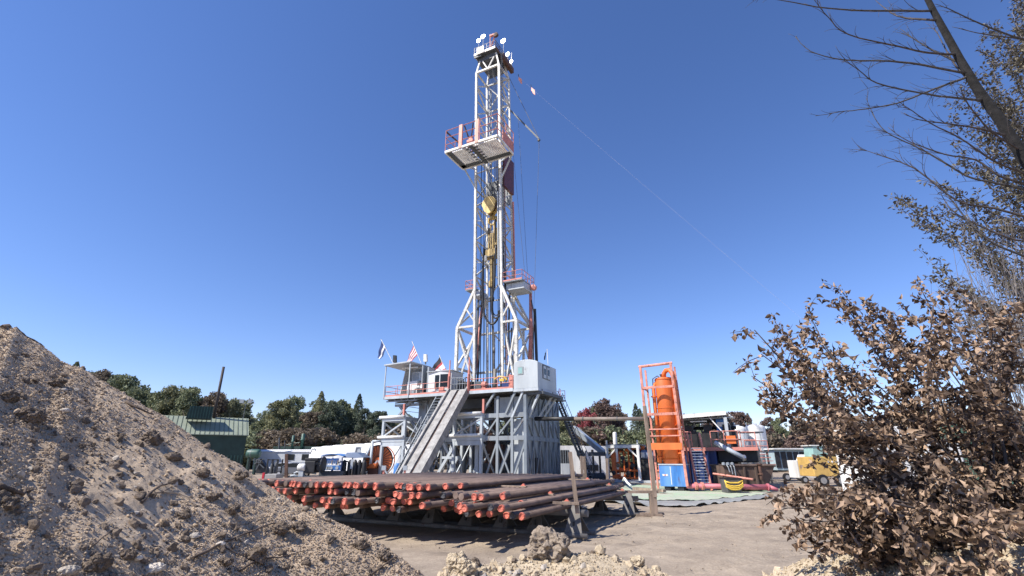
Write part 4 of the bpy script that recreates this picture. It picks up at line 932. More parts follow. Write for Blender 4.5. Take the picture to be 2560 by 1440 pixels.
b = MB().rail([(cx1,cy0,cz),(cx1+.1,cy1,cz)], 1.25, .04, 1.1, 2); b.bb(cx1+.12, cx1+.6, cy0+1.2, cy1, cz-.9, cz-.1); b.bb(cx1+.02, cx1+.1, cy0+.1, cy1, cz-.15, cz+.15); b.build('side_railing', M_RUST, t)
b = MB()
for i in range(6): b.lathe((-8.0, 3.0+.35*i, cz+.55), [(.12,-.14),(.55,-.13),(.5,0),(.55,.13),(.12,.14)], 16, 'y')
b.build('crown_sheave', M_PINK, t)
b = MB(); b.tube((-7.2,cy0,cz),(-7.2,cy0,cz+2.6),.06,6); b.bar((-7.0,cy0,cz+.3),(-6.7,cy0+.3,cz+2.2),.16); b.bb(-7.3,-6.3,cy0-.05,cy0+.25,cz+2.3,cz+2.5); b.build('hoist_beam', M_PINK, t)
b = MB(); b.lathe((-6.35, cy0+.1, cz+2.2), [(.05,-.2),(.33,-.16),(.33,.16),(.05,.2)], 14, 'y'); b.build('hoist_wheel', M_RUST, t)
b = MB(); b.path([(cx1+.2,cy1,cz),(cx1+.25,cy1,cz+3.0)], [.16,.03], 6); b.build('antenna_fin', M_WHITE, t)
for (x, y, z, r, lab) in ((-9.05, cy0, cz+2.35, .33, 'lit round lamp at the left end of the crown'), (-8.35, cy0, cz+2.75, .36, 'lit round lamp second from the left on the crown'), (-6.35+.25, cy0+1.8, cz+2.6, .40, 'lit round lamp right of the hoist wheel on the crown'), (-6.2, cy1-1.2, cz+1.6, .34, 'lit round lamp on the rear right corner of the crown'), (-6.0, cy1-.4, cz+.9, .27, 'small lit lamp lowest at the right side of the crown')):
    L_ = thing('crown_lamp', lab, 'lamp', (x, y, z), RIG, 'lit lamps on the crown of the mast')
    MB().lathe((x, y, z), [(r*.5,.22),(r,.0),(r,-.04)], 16, 'y').build('lamp_shell', M_WHITE, L_)
    MB().lathe((x, y-.045, z), [(r*.92,-.01),(r*.95,.004)], 16, 'y').build('lamp_lens', M_LAMP, L_)
    MB().tube((x, y+.05, cz), (x, y+.05, z-.1), .04, 5).build('lamp_pole', M_LGREY, L_)

# ---- travelling block, top drive, lines, hoses
mxz = lambda z: CX+dz(z)
bx = -8.0+.55
def bxz(z): return CX-.62+dz(z)+.55
t = thing('travelling_block', 'round worn yellow travelling block hanging in the middle of the mast', 'hoist block', (bxz(31.8), 3.8, 33), RIG)
x = bxz(31.8)
b = MB()
for dy in (-.5, .3): b.prism([(x+.98*cos(a)*(1 if sin(a) > 0 else .85), 3.3+dy, 31.9+(1.05 if sin(a) > 0 else 1.3)*sin(a)) for a in np.linspace(0, 2*pi, 22, endpoint=False)], (0,.2,0))
b.build('cheek_plate', M_YELLOW, t)
b = MB(); b.lathe((x, 3.3, 31.9), [(.7,-.29),(.78,-.28),(.7,0),(.78,.28),(.7,.29)], 20, 'y'); b.tube((x,3.2,31.9),(x,4.4,31.9),.17,10); b.build('sheave', M_RUST, t)
b = MB(); b.path([(x-.5,3.8,30.5),(x-.55,3.8,30.0),(x-.2,3.8,29.5),(x+.2,3.8,29.5),(x+.55,3.8,30.0),(x+.5,3.8,30.5)], .13, 8); b.bb(x-.3,x+.3,3.6,4.0,30.2,30.9); b.build('hook', M_YELLOW, t, smooth=True)
M_YELD = mat('oily_yellow_paint', (.50,.35,.12), .5, rust=.38, scale=2.2, var=.2)
t = thing('top_drive', 'dirty yellow top drive with black hoses hanging under the travelling block', 'top drive', (x, 3.8, 29.4), RIG)
b = MB(); b.bar((x-.22,3.8,29.6),(x-.55,3.8,26.0),.15); b.bar((x+.22,3.8,29.6),(x+.45,3.8,26.0),.15); b.build('bail_arm', M_YELD, t)
b = MB(); b.bb(x-.42,x+.35,3.5,4.1,26.0,28.3); b.bb(x+.35,x+.95,3.6,4.2,26.2,28.9); b.bb(x-.75,x+.65,3.4,4.2,25.0,26.1); b.build('drive_housing', M_YELD, t, bevel=.06)
b = MB(); b.tube((x+.55,3.6,27),(x+.55,3.6,30),.09,8).tube((x-.3,3.4,28.2),(x-.3,3.4,28.9),.12,8); b.bb(x-.95,x+.85,3.3,3.4,25.1,25.2); b.bb(x-.95,x-.85,3.3,4.2,24.9,26.4)
for i in range(5): b.path([(x-.8+.35*i,3.35,26.2),(x-.7+.3*i,3.2,27.0),(x-.5+.25*i,3.3,28.0)], .035, 5)
b.build('hose_cluster', M_BLACK, t)
b = MB(); b.lathe((x-.55,3.3,0), [(.16,24.6),(.16,25.3)], 10); b.build('white_cylinder', M_WHITE, t)
b = MB(); b.lathe((x+.02,3.8,0), [(.30,25.0),(.30,24.2),(.24,24.1),(.24,22.2),(.36,22.1),(.36,21.4),(.2,21.3)], 14); b.build('grabber', M_YELD, t, smooth=False)
b = MB(); b.lathe((x+.1,3.8,0), [(.20,21.3),(.20,20.2),(.28,20.1),(.28,19.7),(.14,19.6),(.12,18.5)], 10); b.bb(x+.3,x+.42,3.6,4.0,21.3,24.5); b.build('saver_sub', M_BLACK, t)
# drill pipe stem in the hole
b = MB(); b.tube((x+.16,3.8,18.55),(x+.62,3.8,FZ),.13,10).tube((x+.42,3.8,14.2),(x+.43,3.8,13.6),.17,10).tube((x+.6,3.8,11.8),(x+.62,3.8,FZ),.19,10)
tag(b.build('drill_pipe', mat('drill_pipe_steel', (.20,.19,.175), .5, rust=.3, scale=2), org=(x+.5,3.8,FZ), frame=RIG, smooth=True), 'long grey drill pipe hanging below the top drive to the floor', 'drill pipe')
b = MB()
for i in range(6):
    y = 3.25+.22*i
    for s_ in (-.62, .62): b.tube((bxz(31.8)+s_*.9, y, 32.2), (mxz(54.5)+s_*.5, y, 54.6), .028, 4)
tag(b.build('hoisting_lines', M_WIRE, org=(bxz(40), 3.8, 33), frame=RIG), 'bundle of dark wire lines between the travelling block and the crown', 'wire rope')
for pts, r, lab in (([(x+.62,3.3,26),(x+.75,3.1,22),(x+.2,3.0,18.4),(x-.1,3,17.5),(x+.3,3,16.9)], .1, ''),):
    pass
def hose(name, pts, r, lab):
    P = [Vector(p) for p in pts]; Q = []
    for i in range(len(P)-1):
        p0 = P[max(i-1,0)]; p1 = P[i]; p2 = P[i+1]; p3 = P[min(i+2,len(P)-1)]
        for k in range(6):
            u = k/6; Q.append(.5*((2*p1)+(p2-p0)*u+(2*p0-5*p1+4*p2-p3)*u*u+(3*p1-p0-3*p2+p3)*u**3))
    Q.append(P[-1]); return tag(MB().path(Q, r, 8).build(name, M_RUBBER, org=tuple(P[0]), frame=RIG, smooth=True), lab, 'hose')
hose('mud_hose', [(x+.85,3.2,26.4),(x+.8,3.1,22),(x+.45,3.1,18.6),(x+.9,3.1,17.4),(x+1.7,3.1,17.9),(x+2.15,3.1,19.6),(x+2.05,3.1,22.5),(x+1.75,3.1,27),(x+1.6,3.1,34)], .11, 'thick black hose looping from the top drive up the right side of the mast')
hose('service_loop', [(x-.85,3.2,25.1),(x-.8,3.1,21.5),(x-.55,3.1,18.3),(x+.1,3.1,17.0),(x+.75,3.1,16.75),(x+1.3,3.1,17.4),(x+1.35,3.1,18.2)], .12, 'lowest black hose loop hanging on the left side of the top drive')
hose('service_loop', [(x+.6,3.4,25.4),(x+.55,3.3,21),(x+.5,3.3,18.5),(x+.8,3.3,17.8),(x+1.3,3.3,18.0),(x+1.75,3.3,19.5)], .07, 'thin black hose loop just inside the thick one')
hose('tugger_line', [(-6.95,1.4,33),(-6.93,1.5,24),(-6.9,1.6,13.5),(-6.85,1.5,10.6)], .022, 'thin hoist line hanging to the floor left of the drill pipe')
hose('floor_hoses', [(XR+.55,3.0,20),(XR+.45,3.0,15),(XR+.9,2.8,12),(XR+1.9,2.2,10),(XR+2.2,2,9.4)], .11, 'black hoses sweeping down beside the right mast leg to the cabin')
hose('floor_hoses', [(XR+.75,3.1,16),(XR+.75,3.0,13.5),(XR+1.3,2.8,11.2),(XR+2.3,2.4,9.6)], .08, 'thinner black hose right of the sweeping ones by the mast leg')
# ---- jib, guy lines
jx = XR-.45
t = thing('jib_pole', 'slanting grey boom sticking out from the right of the mast', 'boom', (-5.55,5.4,46.8), RIG)
MB().bar((-5.7,5.4,47.0), (-1.65,5.4,41.1), .19).build('boom', M_DGREY, t)
MB().tube((-5.95,5.4,52.7), (-1.65,5.4,41.2), .035, 5).build('stay_wire', M_WIRE, t)
MB().tube((-1.65,5.4,41.2), (-1.6,5.3,39.6), .03, 5).lathe((-1.65,5.4,40.9), [(.08,-.1),(.2,-.06),(.2,.06),(.08,.1)], 10, 'y').build('boom_sheave', M_BLACK, t)
def guy(p, q, lab, r=.02, sag=.8, name='guy_wire'):
    P, Q = Vector(p), Vector(q); pts = [P.lerp(Q, i/16)-Vector((0,0,sag*4*(i/16)*(1-i/16))) for i in range(17)]
    return tag(MB().path(pts, r, 4).build(name, M_WIRE, org=p), lab, 'wire rope'), pts
top = Vector(fw(RIG, (-6.3, 6.2, 55)))
e1 = Vector(at(1960, 745, 38)); d_ = (e1-top); end = top+d_*1.85; 
o, gp = guy(top, end, 'long guy wire running from the crown down to the right behind the bush', .0045, .6)
GW = mat('pale_wire', (.45,.42,.45), .6); o.data.materials[0] = GW
for k, f in enumerate((.035, .075)):
    c = top+(end-top)*f
    t = thing('warning_flag', ('upper' if k == 0 else 'lower')+' pink warning tag on the guy wire below the crown', 'warning tag', tuple(c), group='pink tags on the guy wire')
    u = (end-top).normalized(); dn = Vector((0,0,-1)); 
    MB().prism([c+u*-.4, c+u*.55, c+u*.65+dn*.75, c+u*.15+dn*.8, c+u*-.1+dn*.6, c+u*-.45+dn*.5], (0,.08,0)).build('tag_sheet', mat('pink_plastic', (.85,.38,.30), .6), t)
    MB().tube(c-u*.4, c-u*.5-dn*.35, .04, 5).build('tag_clip', M_BLACK, t)
for p, q, lab in (((-4.6,5.4,46),(-3.2,5.0,21.3),'dark line hanging on the right side of the mast'), ((-1.65,5.4,40),(-2.6,4.2,10),'rightmost thin line hanging from the boom tip'), ((-9.6,4.5,37),(-10.6,4.6,21.5),'thin line hanging left of the mast'), ((-9.3,5.3,37),(-10.2,5.2,21.5),'inner thin line hanging left of the mast'), ((-3.4,1.6,37),(-2.9,3.6,21.5),'thin line from the corner of the racking platform')):
    guy(fw(RIG, p), fw(RIG, q), lab, .018, .1, 'hanging_line')
# ---- flow line to the orange tower
t = thing('flow_line', 'long rusty-grey pipe spanning from the rig to the orange tower', 'pipe', fw(RIG, (0,2.5,6.2)))
P, Q = Vector(at(1436, 1047, 46.5)), Vector(at(1618, 1047, 43.6)); P0 = Vector(at(1338, 1047, 49))
MB().tube(P, Q, .16, 12).build('pipe_run', mat('grey_brown_pipe', (.22,.18,.15), .6, rust=.3), t, smooth=True)
MB().tube(P0, P, .20, 10).build('dark_pipe_end', M_BLACK, t, smooth=True)
MB().tube(P.lerp(Q,.12), P.lerp(Q,.13), .22, 12).tube(P.lerp(Q,.6), P.lerp(Q,.61), .19, 12).build('clamp', M_DGREY, t)
# ================================================================ pipe rack (rack frame)
rp = random.Random(21)
M_CAS = mat('casing_steel', (.23,.165,.135), .72, metal=.0, rust=.0, var=.25, scale=.9, spec=.3, col2=(.12,.085,.07), bump=.002, bscale=30, rnd=.25)
M_CAP = mat('thread_protector', (.60,.17,.115), .75, var=.15, scale=6, rnd=.15)
M_CAPB = mat('black_protector', (.05,.05,.055), .5, var=.2, scale=6)
PR = .088; PL = 12.3
b = MB(); b.lathe((0,0,0), [(PR,.34),(PR,PL-.3)], 12, 'y'); b.lathe((0,0,0), [(.099,0),(.103,.02),(.103,.32),(PR,.36)], 12, 'y'); b.lathe((0,0,0), [(PR-.004,PL-.3),(PR-.004,PL)], 12, 'y'); b.lathe((0,0,0),[(.108,PL-.62),(.108,PL-.60)],12,'y')
pm = b.build('pipe_body', M_CAS, smooth=True); pm_me = pm.data; bpy.data.objects.remove(pm)
def cap_mesh(seed, m):
    r_ = random.Random(seed); n = 9; V = []; 
    rr = [(.105*(1+r_.uniform(-.12,.1))) for _ in range(n)]
    for k, (y, s_) in enumerate(((.03,1.0),(-.03,1.0),(-.05,.85),(-.03,.66),(-.022,.25))):
        for j in range(n): t_ = 2*pi*j/n; V.append((rr[j]*s_*cos(t_), y+r_.uniform(-.008,.008), rr[j]*s_*sin(t_)))
    F = [(k*n+j, k*n+(j+1) % n, (k+1)*n+(j+1) % n, (k+1)*n+j) for k in range(4) for j in range(n)]+[tuple(range(4*n, 5*n))]
    o = MB().add(V, F).build('end_cap', m); me = o.data; bpy.data.objects.remove(o); return me
CAPS = [cap_mesh(i, M_CAP) for i in range(4)]; CAPB = cap_mesh(9, M_CAPB)
LAY = [('bottom', .955, -19.4, -6.6, .30), ('third', 1.185, -19.2, -7.0, .12), ('second', 1.415, -19.1, -7.55, .10), ('top', 1.645, -18.9, -9.5, 0.0)]
for nm, z, a0, a1, gap in LAY:
    a = a1; off = 0.0
    while a > a0:
        off = off*.5+rp.uniform(-.5, .5) if nm != 'top' else off*.7+rp.uniform(-.3, .3)
        b0 = 13.85+off+{'bottom': .25, 'third': -.35, 'second': -.15, 'top': 0}[nm]
        if rp.random() < {'bottom': .5, 'third': .45, 'second': .35, 'top': .15}[nm]: b0 += rp.uniform(.5, 1.5)
        if rp.random() < .04: b0 -= .5
        cap = rp.random(); cl = 'orange' if cap < .76 else 'black' if cap < .93 else None
        lab = 'brown casing pipe %s in the %s layer of the rack' % ('with an orange end cap' if cl == 'orange' else 'with a black end cap' if cl else 'with an open end', nm)
        t = thing('casing_pipe', lab, 'pipe', (a, b0, z), RACK, 'casing pipes of the %s layer, %s' % (nm, 'orange capped' if cl == 'orange' else 'black capped' if cl else 'open ended'))
        t.rotation_euler = (0, 0, RACK[2]+radians(rp.uniform(-.12, .12)))
        o = bpy.data.objects.new('pipe_body', pm_me); COL.objects.link(o); o.parent = t; o.rotation_euler = (0, rp.uniform(0, 6), 0)
        if cl:
            c = bpy.data.objects.new('end_cap', CAPB if cl == 'black' else CAPS[rp.randrange(4)]); COL.objects.link(c); c.parent = t; c.rotation_euler = (0, rp.uniform(0, 6), 0)
        a -= .208+(rp.uniform(.1, .3) if rp.random() < gap else rp.uniform(0, .012))
# wooden spacers between the layers
for k, (z, a1) in enumerate(((1.07, -6.55), (1.30, -7.2), (1.53, -8.3))):
    for j, b_ in enumerate((17.6, 24.8)):
        o = MB().bar((-19.3, b_, z), (a1+.1*j, b_+.06*k, z), .14, .045).build('wooden_spacer', M_WOOD, org=(-13, b_, z), frame=RACK)
        tag(o, '%s wooden spacer across the pipes at the %s end of the rack' % (('lowest', 'middle', 'upper')[k], ('near', 'far')[j]), 'plank', 'wooden spacers between the pipe layers')
        p = Vector((a1+.1*j-.15, b_+.06*k, z+.02))
        o = MB().prism([p+Vector((-.09,-.04,0)), p+Vector((.10,-.04,0)), p+Vector((.02,-.04,.09))], (0,.09,0)).build('orange_chock', M_CAP, org=tuple(p), frame=RACK)
        tag(o, 'small orange wedge on the end of the %s wooden spacer, %s side' % (('lowest', 'middle', 'upper')[k], ('near', 'far')[j]), 'wedge', 'orange wedges on the wooden spacers')
# racks
M_STAND = mat('stand_steel', (.17,.16,.15), .75, rust=.35, var=.15, scale=2)  # steel darkened to carry the shadow under the stacked pipes
for j, (bb_, nm) in enumerate(((17.5, 'near'), (24.9, 'far'))):
    t = thing('pipe_stand', 'steel pipe stand on triangular legs under the %s end of the pipes' % nm, 'pipe stand', (-12.5, bb_, 0), RACK, 'steel stands under the pipes')
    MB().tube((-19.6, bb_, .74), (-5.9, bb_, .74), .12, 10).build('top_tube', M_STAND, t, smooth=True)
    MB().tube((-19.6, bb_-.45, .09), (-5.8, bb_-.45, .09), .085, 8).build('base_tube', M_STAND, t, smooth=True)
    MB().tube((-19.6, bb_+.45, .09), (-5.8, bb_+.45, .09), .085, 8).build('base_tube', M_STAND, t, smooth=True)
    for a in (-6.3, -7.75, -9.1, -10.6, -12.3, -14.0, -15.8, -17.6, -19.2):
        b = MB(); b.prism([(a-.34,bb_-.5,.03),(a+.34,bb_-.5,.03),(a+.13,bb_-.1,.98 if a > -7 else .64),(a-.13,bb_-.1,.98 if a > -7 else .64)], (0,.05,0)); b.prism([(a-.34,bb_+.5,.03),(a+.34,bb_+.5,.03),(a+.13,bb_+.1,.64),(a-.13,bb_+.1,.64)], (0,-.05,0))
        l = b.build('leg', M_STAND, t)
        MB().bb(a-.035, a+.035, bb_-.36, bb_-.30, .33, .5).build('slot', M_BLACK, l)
# tall wooden stakes around the rack
def stake(p, q, w_, lab, m=M_WOOD):
    t = MB().bar(p, q, w_, w_*.6).build('wooden_stake', m, org=tuple(p)); tag(t, lab, 'stake', 'wooden stakes around the pipe rack')
P = gz(1440, 1300)
stake(at(1444,1285,18.0), at(1425,1130,18.1), .13, 'tall leaning wooden stake at the near right corner of the pipe rack')
stake(at(1457,1210,29), at(1453,1140,29), .15, 'left one of the two short stakes close together at the far pipe ends')
stake(at(1465,1210,29.3), at(1460,1141,29.3), .14, 'right one of the two short stakes close together at the far pipe ends')
stake(at(1519,1215,34), at(1517,1146,34), .16, 'short stake just left of the white valve frame')
stake(at(1638,1243,24.6), at(1611,1015,24.9), .17, 'very tall leaning stake in front of the left leg of the orange tower')
stake(at(715,1225,31), at(716.5,1135,31), .17, 'dark upright stake at the left end of the pipe rack', M_RUST)
t = thing('timber_trestle', 'weathered timber block with feet under the very tall stake', 'trestle', gz(1636,1291))
c = gz(1636,1291); MB().bb(c[0]-.16,c[0]+.16,c[1]-.12,c[1]+.12,.12,.98).build('post', M_WOOD, t, bevel=.015)
MB().bb(c[0]-.9,c[0]+.3,c[1]-.35,c[1]-.15,.02,.13).build('foot', M_WOOD, t); MB().bb(c[0]-.7,c[0]+.5,c[1]+.1,c[1]+.3,.02,.14).build('foot', M_WOOD, t); MB().bb(c[0]-1.1,c[0]+.3,c[1]-.1,c[1]+.1,.985,1.1).build('cross_board', M_WOOD, t)
# small plank nailed to the near stake
o = MB().bar(at(1382,1257,17.9), at(1447,1259,17.9), .1, .08).build('wooden_board', M_WOOD, org=at(1415,1258,17.9)); tag(o, 'short horizontal board nailed to the near leaning stake', 'board')
# ================================================================ behind the pipes on the left
def zat(x, y, Y): return at(x, y, Y)[2]
def xat(x, y, Y): return at(x, y, Y)[0]
# green shed
Y0 = 78.0; yr = 82.5
x1 = xat(622,1088,Y0); SHX = x1; x0 = x1-26; ze = zat(622,1088,Y0); zr = zat(612,1047,yr)
t = thing('green_shed', 'dark green sheet-metal shed with a pale green ribbed roof', 'shed', ((x0+x1)/2, yr, .5))
b = MB().bb(x0+.2, x1-.2, Y0+.3, yr*2-Y0-.3, .3, ze-.05); wl = b.build('wall', M_GREEN, t)
b = MB()
for x in np.arange(x1-5, x1-.3, .45): b.bb(x-.06, x+.06, Y0+.2, Y0+.297, .4, ze-2.9)
b.build('wall_rib', M_GREENM, wl)
b = MB().prism([(x0,Y0,ze),(x0,yr,zr),(x0,yr*2-Y0,ze),(x0,yr*2-Y0,ze-.1),(x0,yr,zr-.1),(x0,Y0,ze-.1)], (x1-x0,0,0)); rf = b.build('roof', M_ROOFG, t)
b = MB(); sl = Vector((0,yr-Y0,zr-ze)).normalized(); nn = Vector((0,-sl.z,sl.y))
for x in np.arange(x0+.3, x1, .62):
    b.bar(Vector((x,Y0,ze))+nn*.03, Vector((x,yr,zr))+nn*.03, .07, .08)
b.build('roof_rib', mat('roof_rib_green', (.12,.15,.115), .85), rf)
hx0, hx1 = SHX-8.6, SHX-5.3
t = thing('roof_hopper', 'dark green ribbed ventilator box on the shed roof', 'ventilator', ((hx0+hx1)/2, 80, 6.3))
zt_, zb_ = zat(500,1023,80), zat(500,1053,80)
MB().prism([(hx0,79,zb_),(hx1,79,zb_),(hx1,79.2,zt_),(hx0+.35,79.2,zt_)], (0,2.2,0)).build('box_shell', M_GREEN, t)
for i in range(9): x = hx0+.35+i*(hx1-hx0-.4)/8; MB().bar((x,78.93,zb_+.1),(x,79.12,zt_),.08).build('rib', M_GREENM, t)
t = thing('chimney', 'tall dark chimney pipe standing beside the shed roof ventilator', 'chimney', (SHX-4.9, 82.3, 7.9))
p = (SHX-4.9, 82.3, 7.9); z_ = 16.6
MB().tube(p, (p[0],p[1],z_), .2, 12).build('stack', M_RUST if False else mat('sooty_steel', (.045,.035,.033), .7), t, smooth=True); MB().lathe(p, [(.3,0),(.3,.35),(.2,.4)], 12).build('base_collar', M_BLACK, t)
rot_things([o for o in COL.objects if o.parent is None and o.name.startswith(('green_shed','roof_hopper','chimney'))], (SHX, Y0), radians(33))
# twin lamp mast
p = at(608,1046,92)
t = thing('light_mast', 'thin mast with two floodlight heads rising behind the shed', 'light mast', (p[0], 92, .5))
MB().tube((p[0],92,.4), (p[0],92,zat(608,1012,92)), .07, 6).build('pole', M_DGREY, t)
for dx in (-.75, .75): 
    z = zat(608,1007,92); MB().bar((p[0],92,z-.3), (p[0]+dx,92,z-.05), .06).bb(p[0]+dx-.38, p[0]+dx+.38, 91.8, 92.0, z-.05, z+.6).build('lamp_head', M_GREY, t)
# green tank
a, c = at(617,1134,70), at(651,1134,70)
t = thing('green_tank', 'horizontal dark green tank lying at the foot of the shed', 'tank', ((a[0]+c[0])/2, 70, .4))
MB().lathe((0,70,a[2]), [(.3,a[0]),(.52,a[0]+.12),(.58,a[0]+.3),(.58,c[0]-.3),(.52,c[0]-.1),(.3,c[0])], 18, 'x').build('tank_shell', M_GREENM, t, smooth=True)
MB().lathe((0,70,a[2]), [(.60,a[0]+.7),(.60,a[0]+.76)], 18, 'x').build('strap', M_GREY, t)
for f in (.25, .75): x = a[0]*(1-f)+c[0]*f; MB().bb(x-.1,x+.1,69.7,70.3,.4,a[2]-.45).build('support', M_GREEN, t)
# separator skid behind the tent
t = thing('separator_skid', 'green skid with two upright vessels behind the white tent', 'separator', at(737,1125,92)[:2]+(.55,))
x0, x1 = xat(689,1122,92), xat(790,1122,92); MB().bb(x0,x1,91,94,.5,zat(740,1116,92)).build('skid_box', M_GREEN, t)
for (x, y0, r) in ((731,1088,.17),(755.5,1084,.24)):
    X = xat(x,1110,91); zz = zat(x,y0,91); MB().lathe((X,91,0), [(r,1.0),(r,zz-1.15),(r*1.7,zz-1.12),(r*1.7,zz-1.0),(r*1.25,zz-.97),(r*1.25,zz-.1),(r*.6,zz)], 12).build('vessel', M_GREENM, t, smooth=True)
MB().path([(xat(716,1112,91),91,zat(716,1112,91)),(xat(731,1109,91),91,zat(731,1109,91)),(xat(750,1106,91),91,zat(750,1106,91))], .06, 6).build('link_pipe', M_GREENM, t)
for x in (697, 711): MB().tube(at(x,1122,91), at(x+1,1094 if x == 697 else 1102,91), .13 if x == 697 else .06, 6).build('vent_pipe', M_DGREY, t)
# white trailer with two windows
t = thing('white_trailer', 'long white ribbed trailer with two dark windows', 'trailer', at(712,1150,84)[:2]+(.55,))
x0, x1 = xat(638,1126,84), xat(778,1126,84); zt_ = zat(700,1124,84)
M_TENT = mat('white_sheet', (.55,.58,.60), .6, var=.05, scale=.4, bump=.03, bscale=1.3); M_TENTW = mat('white_tarpaulin', (.80,.80,.79), .6, var=.03, scale=.5, bump=.03, bscale=1.0)
MB().bb(x0,x1,84,90,.9,zt_-.3).build('body', M_TENT, t)
MB().prism([(x0-.1,83.85,zt_-.3),(x0-.1,84.6,zt_+.02),(x0-.1,90,zt_+.02),(x0-.1,90,zt_-.3)], (x1-x0+.2,0,0)).build('roof', M_TENTW, t)
for (a_, b_) in ((717,736.5),(755,772)): 
    f_ = MB().bb(xat(a_,1140,84),xat(b_,1140,84),83.93,83.985,zat(720,1150,84),zat(720,1135.5,84)).build('window', M_GLASS, t, bevel=.02)
MB().bb(x0,x1,84.3,89.7,.5,.9).build('chassis', M_DGREY, t)
b = MB()
for x in np.arange(x0+.3, x1-.2, .9): b.bb(x-.02,x+.02,83.97,83.998,.95,zt_-.35)
# tarpaulin covered long store rising to the right
t = thing('tarpaulin_store', 'long mound-shaped store under white tarpaulin running behind the cable reel', 'covered store', at(870,1150,82)[:2]+(.5,))
xs = [780, 800, 830, 860, 900, 945, 975, 1010]; ys = [1119, 1117, 1114, 1112, 1110, 1107, 1108, 1112]
V = []; F = []; nx_ = 48; prof = [(-.0,0),(.3,.7),(.9,1.0),(3.2,1.02),(6,.9),(6.3,0)]; px = np.linspace(780, 1035, nx_)
for i, x in enumerate(px):
    yt = np.interp(x, xs, ys); X_ = xat(x, yt, 80); H_ = zat(x, yt, 80)
    for (dy, h) in prof: V.append((X_, 79+dy+.12*sin(i*.9), .4+(H_-.4)*h*(1+.012*sin(i*1.3)+(-.05 if h == .7 and i % 3 == 0 else 0))))
k = len(prof)
for i in range(nx_-1):
    for j in range(k-1): F.append((i*k+j, (i+1)*k+j, (i+1)*k+j+1, i*k+j+1))
F += [tuple(range(k)), tuple((nx_-1)*k+j for j in reversed(range(k)))]
MB().add(V, F).build('tarpaulin', M_TENTW, t, smooth=True)
for (x, y) in ((782,1122),(893,1118)): MB().path([at(x-6,1135,78.3), at(x-2,y+2,78.3), at(x+5,y,78.3), at(x+8,y+5,78.3)], .09, 6).build('bent_pipe', M_GREY, t)
b = MB(); a_ = at(896,1122,78.4); b.bb(a_[0]-.4,a_[0]+.4,78.3,78.7,a_[2]-.7,a_[2]+.3); b.build('valve_block', M_LGREY, t)
# SUV
def suv(cx, Y, name, lab, paint, L=4.7, hz=0.35, flip=1):
    t = thing(name, lab, 'car', (cx, Y, hz)); W = 1.85
    P = [(-2.35,.55),(-2.33,.95),(-2.0,1.08),(-1.25,1.16),(-.55,1.62),(.1,1.72),(1.4,1.70),(1.95,1.5),(2.25,1.05),(2.32,.6),(2.2,.38),(-2.2,.38)]
    b = MB().prism([(cx+flip*x, Y, hz+z) for x, z in P], (0, W, 0)); b.build('body', paint, t, bevel=.08)
    g_ = [(-1.12,1.16),(-.52,1.56),(.1,1.64),(.72,1.63),(.72,1.14)]; MB().prism([(cx+flip*x, Y-.012, hz+z) for x, z in g_], (0,.03,0)).build('side_window', M_GLASS, t)
    g_ = [(.78,1.14),(.78,1.63),(1.4,1.6),(1.88,1.42),(1.98,1.14)]; MB().prism([(cx+flip*x, Y-.012, hz+z) for x, z in g_], (0,.03,0)).build('side_window', M_GLASS, t)
    MB().prism([(cx+flip*-1.24,Y+.15,hz+1.18),(cx+flip*-.6,Y+.22,hz+1.6),(cx+flip*-.62,Y+W-.22,hz+1.6),(cx+flip*-1.26,Y+W-.15,hz+1.18)], (flip*-.025,0,.02)).build('windscreen', M_GLASS, t)
    for dx in (-1.45, 1.45):
        for dy in (-.03, W-.2):
            w_ = MB().lathe((cx+dx, Y+dy, hz+.36), [(.25,0),(.35,.01),(.36,.04),(.36,.2),(.34,.23)], 20, 'y').build('wheel', M_RUBBER, t); MB().lathe((cx+dx, Y+dy-.012, hz+.36), [(.05,0),(.23,.0),(.23,.02)], 12, 'y').build('rim', M_CHROME, w_)
    for dy in (.12, W-.42): MB().bb(cx-flip*2.36, cx-flip*2.2, Y+dy, Y+dy+.3, hz+.78, hz+.93).build('headlight', M_WHITE, t)
    return t
M_CAR = mat('dark_silver_paint', (.16,.17,.19), .25, metal=.5, var=.03, scale=1, spec=.7)
suv(xat(728,1165,66), 66, 'parked_car', 'dark silver car parked before the windows of the white trailer', M_CAR, flip=1)
M_CAR2 = mat('light_silver_paint', (.5,.51,.53), .25, metal=.4, var=.03, scale=1, spec=.7)
suv(xat(703,1165,70), 70, 'parked_car', 'light silver car half hidden behind the dark silver one', M_CAR2, flip=1)
# black lattice machines next to the heap
t = thing('trailer_hitch_frame', 'black lattice tow frame just right of the soil heap', 'machine', at(650,1170,50)[:2]+(0,))
b = MB(); A = lambda x, y, Y=50: at(x, y, Y)
b.prism([A(640,1150),A(654,1149),A(668,1172),A(668,1184),A(640,1184)], (0,.5,0)); b.build('frame_plate', M_BLACK, t)
b = MB()
for p, q in (((636,1160),(655,1147)),((636,1147),(660,1170)),((655,1147),(640,1175)),((632,1150),(660,1148))): b.bar(A(*p,49.8), A(*q,49.8), .09)
b.build('lattice_bar', M_DGREY, t)
t = thing('gas_cage', 'black cage of upright cylinders beside the tow frame', 'cage', at(681,1190,48)[:2]+(0,))
a_, c_ = at(671,1148,48), at(691,1188,48)
b = MB(); 
for f in (0, .5, 1): x = a_[0]*(1-f)+c_[0]*f; b.bb(x-.05,x+.05,47.9,48,.1,a_[2]); b.bb(x-.05,x+.05,48.8,48.9,.1,a_[2])
for z in (.1, 1.0, a_[2]-.1): b.bb(a_[0],c_[0],47.9,48,z,z+.09); b.bb(a_[0],a_[0]+.09,48,48.9,z,z+.09)
b.build('cage_frame', M_BLACK, t)
